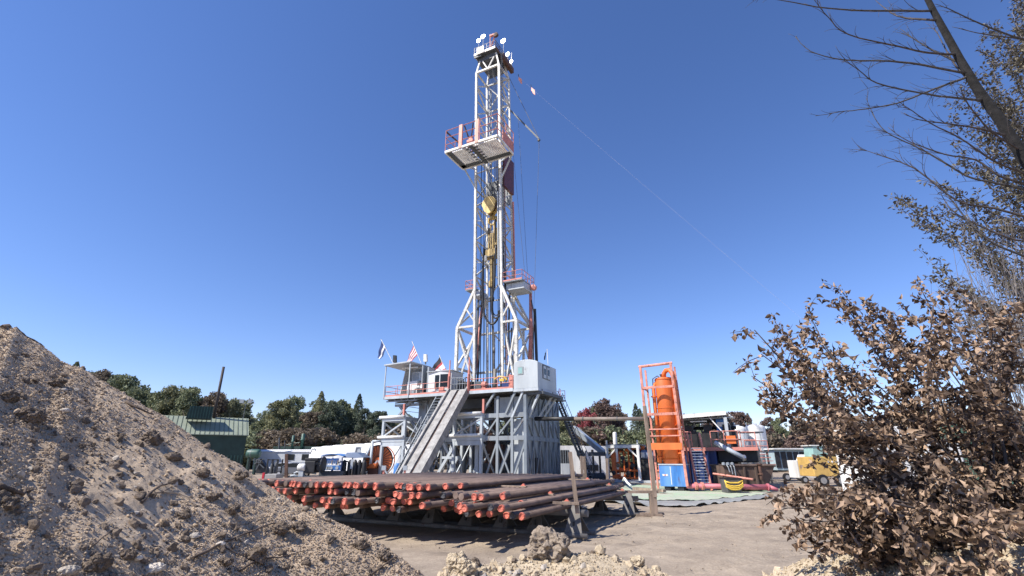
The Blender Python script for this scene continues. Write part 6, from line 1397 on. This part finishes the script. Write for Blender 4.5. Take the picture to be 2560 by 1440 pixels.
# rusty bin
BY = 42.5
p, q = at(1812,1164,BY), at(1932,1166,BY); zb = p[2]; 
t = thing('cuttings_bin', 'long open rusty steel bin with a sloped end', 'bin', ((p[0]+q[0])/2, BY+1, 0))
M_BIN = mat('rusty_bin_steel', (.11,.075,.058), .8, rust=.4, var=.3, scale=1.1, streak=True)
b = MB(); pr = [(p[0],0,.1),(q[0]-.75,0,.1),(q[0]+.15,0,zb),(p[0]-.1,0,zb)]
b.prism([(x,BY,z) for x,_,z in pr], (0,.08,0)); b.prism([(x,BY+2.6,z) for x,_,z in pr], (0,.08,0)); b.prism([(p[0],BY+.08,.1),(q[0]-.75,BY+.08,.1),(q[0]-.75,BY+2.6,.1),(p[0],BY+2.6,.1)], (0,0,.06)); b.bar((q[0]-.3,BY+.08,.8),(q[0]-.3,BY+2.6,.8),.9,.06); b.bb(p[0]-.08,p[0],BY+.08,BY+2.6,.1,zb)
b.build('bin_wall', M_BIN, t); MB().tube((p[0]-.2,BY-.03,zb),(q[0]+.2,BY-.03,zb),.1,8).tube((p[0]-.2,BY+2.65,zb),(q[0]+.2,BY+2.65,zb),.1,8).build('rim_tube', M_BIN, t)
for x in (p[0]+1.5, p[0]+2.45): MB().bb(x-.07,x+.07,BY-.14,BY-.003,.15,zb-.1).build('rib', M_BIN, t)
MB().lathe((p[0]+2.7,BY-.28,zb-.15), [(.12,-.9),(.12,-.55),(.22,-.53),(.22,-.45),(.12,-.43),(.12,.2),(.22,.22),(.22,.3),(.1,.32)], 10).build('drain_valve', M_RUST, t)
b = MB(); 
for k in range(3): b.path([(p[0]+.1+.25*k,BY-.05,zb+.1),(p[0]+.15+.25*k,BY-.25,zb-.1),(p[0]+.22+.22*k,BY-.3,zb-.5-.15*k)], .05, 5); b.lathe((p[0]-.1+.35*k,BY-.05,zb+.12), [(.05,-.12),(.16,-.06),(.14,.1),(.05,.14)], 8)
b.build('chain_and_valve', M_GREY, t)
t = thing('support_pipe', 'thin rusty pipe leaning along the foot of the bin', 'pipe', at(1820,1185,41)); MB().tube(at(1783,1184,43.4), at(1885,1199,40.8), .08, 8).build('pipe_run', M_CAGE, t); MB().tube(at(1884,1199,40.8), at(1887,1199.4,40.7), .12, 8).build('pipe_collar', M_RUST, t)
# pink pipe along the ground
t = thing('suction_line', 'thick faded pink pipe lying on the ground before the bin', 'pipe', gz(1830,1222)); M_PK = mat('faded_pink_paint', (.52,.16,.19), .55, rust=.12, var=.08, scale=1)
P, Q = Vector(at(1716,1214,43.0)), Vector(at(1922,1221,41.2)); P.z = Q.z = .42; MB().tube(P, Q, .2, 14).build('pipe_run', M_PK, t, smooth=True); 
MB().tube(Q, Q+Vector((.55,-.35,-.16)), .2, 12, .08).build('reducer', M_PK, t, smooth=True); MB().lathe(tuple(Q), [(.2,-.12),(.27,-.11),(.27,.0),(.2,.01)], 14, 'x').build('flange', M_PK, t)
for f in (.12, .2): c_ = P.lerp(Q, f); MB().lathe(tuple(c_), [(.2,-.1),(.29,-.09),(.29,.09),(.2,.1)], 12, 'x').build('valve_flange', M_PINK, t)
# grey tub with yellow hose
p, q = at(1812,1197,40.3), at(1857,1228,40.3)
t = thing('spill_tub', 'dark grey plastic tub standing before the pink pipe', 'tub', ((p[0]+q[0])/2, 40.8, 0)); c0 = (p[0]+q[0])/2; w_ = (q[0]-p[0])/2; zt_2 = p[2]
M_TUB = mat('grey_tub', (.10,.10,.10), .7, var=.2)
MB().prism([(c0-w_*.85,40.3,.03),(c0+w_*.85,40.3,.03),(c0+w_,40.3,zt_2),(c0-w_,40.3,zt_2)], (0,1.1,0)).build('tub_body', M_TUB, t, bevel=.03); MB().bb(c0-w_-.04,c0+w_+.04,40.26,41.44,zt_2+.002,zt_2+.06).build('tub_rim', M_BLACK, t)
b = MB()
for k in range(3): b.path([(c0-w_*1.05+.02*k,40.26,zt_2-.1-.02*k),(c0-w_*1.02,40.15,zt_2-.38-.09*k),(c0-w_*.5,40.12,zt_2-.50-.12*k),(c0,40.1,zt_2-.53-.12*k),(c0+w_*.5,40.12,zt_2-.50-.12*k),(c0+w_*1.0,40.15,zt_2-.36-.09*k),(c0+w_*1.08,40.26,zt_2-.12)], .06, 7)
b.path([(c0-w_*1.0,40.2,zt_2-.2),(c0-w_*.5,40.15,zt_2-.28),(c0+w_*.5,40.15,zt_2-.28),(c0+w_*1.0,40.2,zt_2-.15)], .06, 7)
tag(b.build('yellow_hose', M_YEL2, org=(c0,40.2,zt_2-.3), smooth=True), 'coils of bright yellow hose hung over the front of the grey tub', 'hose')
t = thing('timber_beam', 'long flat timber beam lying between trestle and orange tower', 'beam', gz(1600,1236)); P, Q = gz(1585,1228), gz(1643,1232); MB().bar((P[0],P[1],.2),(Q[0]+.3,Q[1]-1,.2),.3,.2).build('beam', M_WOOD, t); MB().bar((P[0]+.4,P[1],.06),(P[0]+1.0,P[1]-.6,.06),.2,.12).build('packing_block', M_WOOD, t)
o = MB().path([gz(1555,1205,.05), at(1561,1196,44), at(1568,1206,44), at(1578,1215,43.5)], .1, 8).build('white_hose', M_WHITE, org=gz(1560,1210), smooth=True); tag(o, 'short white hose curling on the ground before the orange valves', 'hose')
# ---- white tanks
for k, (xa, xb, yt, yb, lab) in enumerate(((1831,1872,1064,1122,'left white round plastic tank behind the mud tank'),(1874,1920,1060,1150,'right white round plastic tank behind the mud tank'))):
    Yd = 66+k; a_, c_ = at(xa,yt,Yd), at(xb,yt,Yd); r = (c_[0]-a_[0])/2; X_ = (a_[0]+c_[0])/2; zt3 = a_[2]
    t = thing('white_tank', lab, 'tank', (X_, Yd+r, 0), group='white round tanks'); MB().lathe((X_,Yd+r,0), [(r,0),(r,zt3-.45),(r*.97,zt3-.25),(r*.6,zt3-.03),(.3,zt3),(.3,zt3+.14),(.1,zt3+.16)], 28).build('tank_shell', M_WHITE, t, smooth=True)
    for z in (zt3*.45, zt3*.7): MB().lathe((X_,Yd+r,0), [(r,z),(r+.02,z+.02),(r+.02,z+.08),(r,z+.1)], 28).build('hoop', M_WHITE, t)
    MB().path([(X_-r*.9,Yd+r,zt3-.5),(X_-r*1.02,Yd+r*.8,zt3+.1),(X_-r*1.05,Yd+r*.7,1)], .06, 6).build('filler_pipe', M_WHITE, t)
p, q = at(1860,1100,57), at(1925,1150,57)
t = thing('tank_walkway', 'small walkway with red rails and steps before the white round tanks', 'walkway', (p[0]+1, 57, 0))
zz = at(1880,1082,57)[2]; MB().bb(p[0],q[0]-.2,57,58.6,zz,zz+.14).build('walkway_roof', M_DGREY, t)
z2 = at(1880,1128,57)[2]; MB().bb(p[0],q[0],57,58.6,z2-.1,z2).build('walkway_deck', M_DECK, t); MB().rail([(p[0],57,z2),(q[0],57,z2)], 1.1, .04, .8, 1).build('railing', M_PINK, t)
for x in (p[0]+.3, q[0]-.6): MB().bb(x-.06,x+.06,57,57.12,z2,zz).build('post', M_LGREY, t)
for i in range(4): MB().bb(p[0]+1.2+.1*i,p[0]+2.2+.1*i,56.4-.2*i,56.8-.2*i,z2-.35*(i+1),z2-.35*(i+1)+.07).build('step', M_PINK, t)
for x in (p[0]+.1,q[0]-.1): MB().bb(x-.08,x+.08,57.1,57.3,0,z2-.1).build('leg', M_DGREY, t)
# ---- far vehicles behind the bush
def box_thing(name, lab, cat, x0, x1, yt, Y, m, d=3.0, zb=.6, roof=None, group=None):
    a_, c_ = at(x0, yt, Y), at(x1, yt, Y); t = thing(name, lab, cat, ((a_[0]+c_[0])/2, Y+d/2, 0), group=group)
    MB().bb(a_[0], c_[0], Y, Y+d, zb, a_[2]).build('body', m, t, bevel=.06); return t, a_, c_
def wheels(t, xs, Y, r, m=M_RUBBER):
    for x in xs: w_ = MB().lathe((x,Y,r), [(r*.7,-.02),(r,0),(r,.3),(r*.7,.32)], 18, 'y').build('wheel', m, t); MB().lathe((x,Y-.03,r), [(.03,0),(r*.55,0),(r*.55,.02)], 12, 'y').build('rim', M_CHROME, w_)
t, a_, c_ = box_thing('utility_trailer', 'white and teal framed trailer beyond the rusty bin', 'trailer', 1935, 2010, 1124, 62, mat('pale_teal', (.38,.48,.50), .5), 2.5, 1.2)
for x in np.linspace(a_[0]+.3, c_[0]-.3, 5): MB().bb(x-.35,x+.25,61.93,61.99,1.5,a_[2]-.25).build('bay_shade_panel', M_BLACK, t)  # black panels painted as the shaded insides of the bays
MB().bb(a_[0]-.3,c_[0]+.3,61.5,64.9,a_[2]+.01,a_[2]+.16).build('roof', M_WHITE, t); wheels(t, (a_[0]+1, c_[0]-1), 61.9, .45)
t, a_, c_ = box_thing('pickup_truck', 'white pickup truck parked beyond the rusty bin', 'truck', 1990, 2052, 1151, 56, M_WHITE, 1.9, .55)
MB().prism([(a_[0]+1.0,56.1,a_[2]),(a_[0]+2.5,56.1,a_[2]),(a_[0]+2.2,56.1,a_[2]+.6),(a_[0]+1.3,56.1,a_[2]+.6)], (0,1.7,0)).build('cab', M_WHITE, t); MB().bb(a_[0]+1.3,a_[0]+2.2,56.04,56.09,a_[2]+.08,a_[2]+.5).build('side_window', M_GLASS, t); wheels(t, (a_[0]+.6, c_[0]-.6), 55.95, .38)
t, a_, c_ = box_thing('yellow_loader', 'yellow machine body half hidden by the brown bush', 'machine', 2028, 2108, 1142, 50, mat('machine_yellow', (.62,.40,.12), .5, rust=.08), 2.6, .9)
MB().prism([(a_[0]+.4,50.3,a_[2]),(a_[0]+1.9,50.3,a_[2]),(a_[0]+1.7,50.3,a_[2]+1.0),(a_[0]+.5,50.3,a_[2]+1.0)], (0,1.6,0)).build('cab', M_GLASSG, t, bevel=.04); MB().bb(a_[0]+.3,a_[0]+1.9,50.2,52,a_[2]+1.01,a_[2]+1.1).build('cab_roof', M_WHITE, t); wheels(t, (a_[0]+.7, c_[0]-.7), 49.9, .55)
for i, f in enumerate((.5,.62,.74)): x = a_[0]*(1-f)+c_[0]*f; MB().lathe((x,49.97,a_[2]-.45), [(.02,-.01),(.09,-.01),(.09,.02)], 10, 'y').build('decal_disc', M_WHITE, t)
t, a_, c_ = box_thing('box_truck', 'large white box truck standing behind the brown bush', 'truck', 2150, 2315, 1066, 26, M_WHITE, 2.5, .75)
MB().bb(c_[0]+.1,c_[0]+1.6,26.1,28.4,.6,a_[2]-.7).build('cab', M_WHITE, t, bevel=.12); MB().bb(c_[0]+.5,c_[0]+1.4,26.03,26.09,1.55,2.3).build('side_window', M_GLASS, t); wheels(t, (a_[0]+.8, a_[0]+1.7, c_[0]+.9), 25.95, .48); MB().bb(a_[0]+.1,c_[0]+1.4,26.3,28.2,.45,.74).build('chassis', M_BLACK, t)
t, a_, c_ = box_thing('green_container', 'dark green container at the far right behind the bush', 'container', 2430, 2640, 1052, 34, mat('dusty_green', (.05,.10,.07), .6), 3, .3)
for i in range(14): x = a_[0]+.2+i*(c_[0]-a_[0]-.4)/13; MB().bb(x-.05,x+.05,33.93,33.998,.4,a_[2]-.1).build('rib', M_GREENM, t)
# ================================================================ foreground vegetation at the right
def leaf_tmpl(w=.32, curl=.5, fold=.35, tw=.4, m=4):
    V = []; 
    for i in range(m):
        u = i/(m-1); ww = w*[.12, 1, .85, .1][i]; a = tw*(u-.5)*2; z = curl*u*u
        for s_ in (-1, 0, 1):
            y = s_*ww; zz = -abs(s_)*ww*fold*2.0
            V.append((u*(1-.35*curl*u), y*cos(a)-zz*sin(a), z+y*sin(a)+zz*cos(a)))
    F = [[i*3+j, (i+1)*3+j, (i+1)*3+j+1, i*3+j+1] for i in range(m-1) for j in (0, 1)]
    return np.array(V), np.array(F)
def rot_from(dirs, roll):
    d = dirs/np.linalg.norm(dirs, axis=1)[:, None]; up = np.tile([0, 0, 1.0], (len(d), 1)); up[np.abs(d[:, 2]) > .95] = [0, 1, 0]
    a = np.cross(up, d); a /= np.linalg.norm(a, axis=1)[:, None]; b = np.cross(d, a)
    y = a*np.cos(roll)[:, None]+b*np.sin(roll)[:, None]; z = np.cross(d, y)
    return np.stack([d, y, z], 2)
def bez(p0, p1, p2, n):
    return [p0*(1-t)**2+p1*2*t*(1-t)+p2*t*t for t in np.linspace(0, 1, n)]
class Plant:
    def __init__(s, seed): s.r = random.Random(seed); s.m = MB(); s.pos = []; s.dir = []; s.sz = []
    def stem(s, P, r0, r1, n=6):
        k = len(P); s.m.path(P, [r0+(r1-r0)*i/(k-1) for i in range(k)], n)
    clump = 1.0
    def leaves(s, P, step, size, droop=.6, start=0.0, spread=1.0, multi=1):
        r = s.r
        for i in range(len(P)-1):
            if i/(len(P)-1) < start: continue
            a, b = P[i], P[i+1]; L = (b-a).length; k = max(1, int(L/step)); d = (b-a).normalized() if L > 0 else Vector((0,0,1))
            cl = r.random() < s.clump
            for j in range(k if cl else max(1, k//4)):
                for _ in range(multi*(2 if cl and s.clump < 1 else 1)):
                    p = a.lerp(b, (j+r.random())/k); q = Vector((r.gauss(0,1), r.gauss(0,1), r.gauss(0,1))).normalized()
                    dd = d*.5+q*spread+Vector((0,0,-droop)); s.pos.append(p+q*size*.5); s.dir.append(dd); s.sz.append(size*r.uniform(.55, 1.25))
    def grow(s, base, tip, mid_up, r0, subs, sublen, lstep, lsize, start=.3, twig=.004, droop=.6, multi=1, wob=.06, subdroop=0.15):
        r = s.r; b, t_ = Vector(base), Vector(tip); L = (t_-b).length; mid = b.lerp(t_, .45)+Vector((0,0,mid_up*L))+Vector((r.uniform(-1,1), r.uniform(-1,1), 0))*.08*L
        P = bez(b, mid, t_, 14); P = [p+Vector((r.uniform(-1,1), r.uniform(-1,1), r.uniform(-1,1)))*wob*.15*(1 if 0 < i < 13 else 0) for i, p in enumerate(P)]
        s.stem(P, r0, twig, 6); s.leaves(P, lstep*1.2, lsize, droop, max(start, .45), 1, multi)
        for i in range(subs):
            f = start+(1-start)*((i+r.random())/subs); k = min(12, int(f*13)); p = P[k].lerp(P[k+1], f*13-k); d = (P[k+1]-P[k]).normalized()
            q = Vector((r.gauss(0,1), r.gauss(0,1), r.gauss(0,.8))).normalized(); dd = (d*.9+q*.75).normalized(); l = sublen*r.uniform(.5, 1.2)*(1.15-.5*f)
            e = p+dd*l+Vector((0,0,-subdroop*l)); Q = bez(p, p+dd*l*.5+Vector((0,0,.05*l)), e, 6)
            s.stem(Q, max(twig*.9, r0*.25*(1-f)), twig*.5, 4); s.leaves(Q, lstep, lsize, droop, .15, 1, multi)
    def finish(s, t, stem_m, leaf_m, tmpls, stem_name='stems', leaf_name='foliage'):
        s.m.build(stem_name, stem_m, t, smooth=True)
        if not s.pos: return
        pos = np.array([tuple(p) for p in s.pos]); d = np.array([tuple(p) for p in s.dir]); sz = np.array(s.sz); Vs = []; Fs = []; off = 0
        R = rot_from(d, RNG.uniform(0, 2*pi, len(d)))
        for k, (tv, tf) in enumerate(tmpls):
            sel = slice(k, None, len(tmpls)); V, F = scatter(tv, tf, pos[sel], R[sel], sz[sel]); Vs.append(V); Fs.append(F+off); off += len(V)
        np_mesh(leaf_name, np.concatenate(Vs), np.concatenate(Fs), leaf_m, t, smooth=True)
M_DRY = leaf_mat('dry_brown_leaves', (.43,.30,.205), (.06,.04,.03), rnd=0, trans=.05, rough=.6)  # dark end of the range stands in for shade between leaves
M_DRYG = leaf_mat('grey_green_leaves', (.19,.17,.115), (.065,.055,.04), rnd=0, trans=.15, rough=.55)
M_TWIG = mat('dark_twig_bark', (.075,.06,.055), .7, scale=8, var=.3)
M_TWIGG = mat('grey_twig_bark', (.20,.175,.16), .7, scale=8, var=.3)
T_DRY = [leaf_tmpl(.26, .75, .5, .8), leaf_tmpl(.32, .4, .8, -.5), leaf_tmpl(.2, 1.0, .35, 1.2), leaf_tmpl(.36, .55, .25, .4)]
T_GRN = [leaf_tmpl(.2, .25, .3, .3), leaf_tmpl(.24, .45, .4, -.4)]
# brown bush
a0 = az_of(2420); bxp = Vector((6.5*sin(a0), 6.5*cos(a0), float(berm_z(a0, 6.5))-.08))
t = thing('brown_bush', 'big bush of curled dry brown leaves filling the lower right corner', 'bush', tuple(bxp))
pl = Plant(11); r = pl.r; pl.clump = .6
tips = [(1842,935),(1850,820),(1868,880),(1858,985),(1905,800),(1935,845),(1990,770),(2075,712),(2095,760),(2145,745),(2165,800),(2010,830),(1965,900),(1990,960),(1960,1010),(2040,1010),(2080,900),(2060,1090),
        (2290,705),(2330,760),(2200,790),(2255,770),(2420,745),(2480,775),(2390,810),(2540,760),(2310,850),(2230,880),(2150,930),(2440,880),(2530,880),(2360,930),(2480,980),(2270,990),(2180,1030),(2400,1030),
        (1935,1265),(1950,1215),(1965,1320),(1990,1365),(2010,1230),(2030,1300),(2080,1260),(2060,1370),(2120,1320),(2110,1400),(2180,1280),(2170,1370),(2250,1330),(2240,1420),(2150,1220),(2320,1270),(2350,1380),(2420,1300),(2460,1400),(2530,1330),(2540,1230),(2400,1210),(2290,1200),(2500,1130),(2330,1130),(2560,1050),(2600,1150),(2600,1400),(2120,1150),(2030,1150),
        (2380,1440),(2300,1460),(2180,1450),(2500,1450),(2560,1440),(2450,1240),(2360,1230),(2220,1160),(2560,1180),(2620,950),(2640,1260)]
for (x, y) in tips:
    low = y > 1180; x += (24 if low else 34)*max(0, (2350-x)/500)+2; y += 5
    Yd = r.uniform(4.3, 6.2) if not low else r.uniform(3.7, 5.4)
    o = Vector((r.uniform(-.5,.7), r.uniform(-.6,.4), 0)); tip = at(x, y, Yd*(1.0 if x < 2300 else .92))
    pl.grow(bxp+o, tip, .12 if low else .05, r.uniform(.012,.024), 10, .40 if low else .46, .012 if low else .016, .066, start=.36 if not low else .25, twig=.0045, droop=.75, multi=1, subdroop=.2)
pl.finish(t, M_TWIG, M_DRY, T_DRY)
# slender bare tree leaning in from the right
TD = 9.5
def A9(x, y, d=0): return Vector(at(x, y, TD+d))
base = Vector((A9(2900,1000).x+1.4, TD+.3, .3))
t = thing('leaning_tree', 'leafless tree with a dark trunk leaning in from the right edge', 'tree', tuple(base))
tp = [base, A9(2880,900), A9(2740,660), A9(2640,500), A9(2560,395), A9(2500,300), A9(2445,225), A9(2400,150), A9(2365,85), A9(2335,30), A9(2310,-20), A9(2280,-90)]
MB().path(tp, [.20,.17,.15,.13,.117,.106,.096,.086,.077,.068,.06,.05], 12).build('trunk', mat('shaded_bark', (.015,.014,.014), .95, scale=7, var=.4, bump=.012, bscale=18), t, smooth=True)  # bark taken near black in place of shade on the trunk
M_BRL = mat('branch_bark', (.07,.063,.06), .75, scale=8, var=.25)
br = [[(2327,27),(2193,27),(2071,21),(1960,2),(1880,-12)], [(2340,51),(2243,40),(2188,0)], [(2395,136),(2320,132),(2249,117),(2121,86),(2071,44),(2032,-5)], [(2412,183),(2277,158),(2190,152),(2104,149),(2027,128),(1988,92)],
      [(2425,189),(2365,212),(2321,228),(2243,258),(2165,272),(2100,280),(2038,290)], [(2455,250),(2380,244),(2304,233),(2193,208),(2150,178),(2110,147)], [(2600,110),(2527,89),(2443,56),(2371,22),(2338,10)], [(2640,105),(2560,97),(2465,86),(2380,67)],
      [(2640,500),(2554,472),(2475,455),(2415,439),(2332,389),(2280,362),(2221,333),(2190,300),(2165,244)], [(2570,440),(2540,425),(2480,400),(2400,345),(2330,310),(2270,270),(2250,262)], [(2520,340),(2450,322),(2390,312),(2300,300),(2260,282)],
      [(2600,470),(2500,440),(2440,400),(2360,385),(2270,352),(2220,318)], [(2640,560),(2560,540),(2480,520),(2390,500),(2300,430),(2250,405),(2190,385),(2152,373)], [(2620,600),(2540,600),(2440,560),(2380,525),(2350,480)], [(2475,265),(2420,200),(2380,150),(2350,95),(2335,70)],
      [(2420,165),(2350,135),(2290,100),(2250,72)], [(2560,380),(2480,330),(2420,260),(2400,220)], [(2640,660),(2560,640),(2470,600),(2410,540),(2380,500),(2330,440)]]
rr = random.Random(4)
for q in br:
    dd = rr.uniform(-.3, .3); n = len(q); P = [A9(x, y, dd*3*i/(n-1)) for i, (x, y) in enumerate(q)]
    Q = []
    for i in range(n-1):
        p0, p1, p2, p3 = P[max(i-1,0)], P[i], P[i+1], P[min(i+2,n-1)]
        for k in range(4): u = k/4; Q.append(.5*((2*p1)+(p2-p0)*u+(2*p0-5*p1+4*p2-p3)*u*u+(3*p1-p0-3*p2+p3)*u**3)+Vector((rr.uniform(-1,1), 0, rr.uniform(-1,1)))*.008)
    Q.append(P[-1]); b = MB(); m_ = len(Q); b.path(Q, [.03-.025*i/(m_-1) for i in range(m_)], 6)
    for i in range(int(m_*1.1)):
        k = rr.randrange(1, m_-1); p = Q[k]; d = (Q[k+1]-Q[k]).normalized(); qv = Vector((rr.gauss(0,1), rr.gauss(0,.6), rr.gauss(0,1))).normalized(); l = rr.uniform(.2, .95)*(1.1-.6*k/m_)
        e = p+(d*.9+qv*.6).normalized()*l; W = bez(p, p+d*l*.5+qv*.08*l, e, 6); b.path(W, [.0075, .0068, .006, .005, .004, .003], 4)
        if rr.random() < .5: e2 = W[3]+(d+Vector((rr.gauss(0,1),0,rr.gauss(0,1)))*.6).normalized()*l*.5; b.path([W[3], W[3].lerp(e2,.5)+Vector((0,0,.01)), e2], [.005,.004,.003], 4)
    b.build('branch', M_BRL if rr.random() < .5 else M_TWIG, t, smooth=True)
# leafy tree behind it
c0 = Vector(at(2790, 1150, 14)); c0.z = .0
t = thing('leafy_tree', 'tree with small olive brown leaves along the right picture edge', 'tree', tuple(c0))
pl = Plant(31); r = pl.r
tt = [c0, Vector(at(2760,900,14)), Vector(at(2700,600,14)), Vector(at(2640,250,14)), Vector(at(2600,-100,14))]
pl.stem(tt, .22, .08, 8)
tips = [(2225,490),(2265,535),(2300,560),(2245,500),(2330,450),(2380,470),(2350,520),(2420,560),(2320,650),(2345,700),(2330,680),(2400,720),(2440,660),(2500,700),(2385,250),(2370,300),(2400,210),(2440,180),(2480,150),(2500,90),(2530,30),(2545,-10),(2460,240),(2430,300),(2480,330),(2520,230),(2380,360),(2400,400),(2450,420),(2500,460),(2560,330),
        (2555,200),(2500,280),(2545,380),(2470,380),(2520,440),(2545,560),(2500,640),(2560,720),(2530,120),(2550,60),(2440,500),(2540,480),(2505,800),(2440,740),(2540,150),(2580,80),(2590,220),(2600,420),(2580,520),(2500,560),(2460,620),(2550,650),(2590,740),(2480,760),(2420,790),(2540,800),(2360,770),(2620,600),(2620,850),(2560,880),(2480,860),(2400,870),(2520,-40),(2600,0),(2470,70),(2450,120)]
for (x, y) in tips:
    Yd = r.uniform(12, 15.5); tip = Vector(at(x, y, Yd)); yb = min(1000, y+r.uniform(120, 300)); f = max(0, min(1, (1150-yb)/1250)); k = f*4; i = min(3, int(k)); bs = tt[i].lerp(tt[i+1], k-i)
    pl.grow(bs, tip, .03, .03, 10, .8, .05, .125, start=.5, twig=.006, droop=.35, multi=3 if x > 2400 else 2, subdroop=.1)
pl.finish(t, M_TWIGG, M_DRYG, T_GRN, 'branches', 'crown')
# twiggy bare shrub between the two
c0 = Vector(at(2620, 1150, 10.5)); c0.z = .0
t = thing('bare_shrub', 'tangle of thin bare grey twigs above the brown bush', 'shrub', tuple(c0))
pl = Plant(77); r = pl.r
for i in range(120):
    x, y = r.uniform(2290, 2620), r.uniform(520, 900)
    if x < 2290+(900-y)*.35: x += 100
    tip = Vector(at(x-r.uniform(0,40), y, r.uniform(9.5, 12))); b0 = c0+Vector((r.uniform(-.6,.8), r.uniform(-.5,.5), r.uniform(0, 1.5)))
    pl.grow(b0, tip, .12, r.uniform(.008,.016), 7, .7, 9, .01, start=.45, twig=.003, subdroop=-.15)
pl.pos = []
pl.finish(t, M_TWIGG, M_DRY, T_DRY, 'twigs')
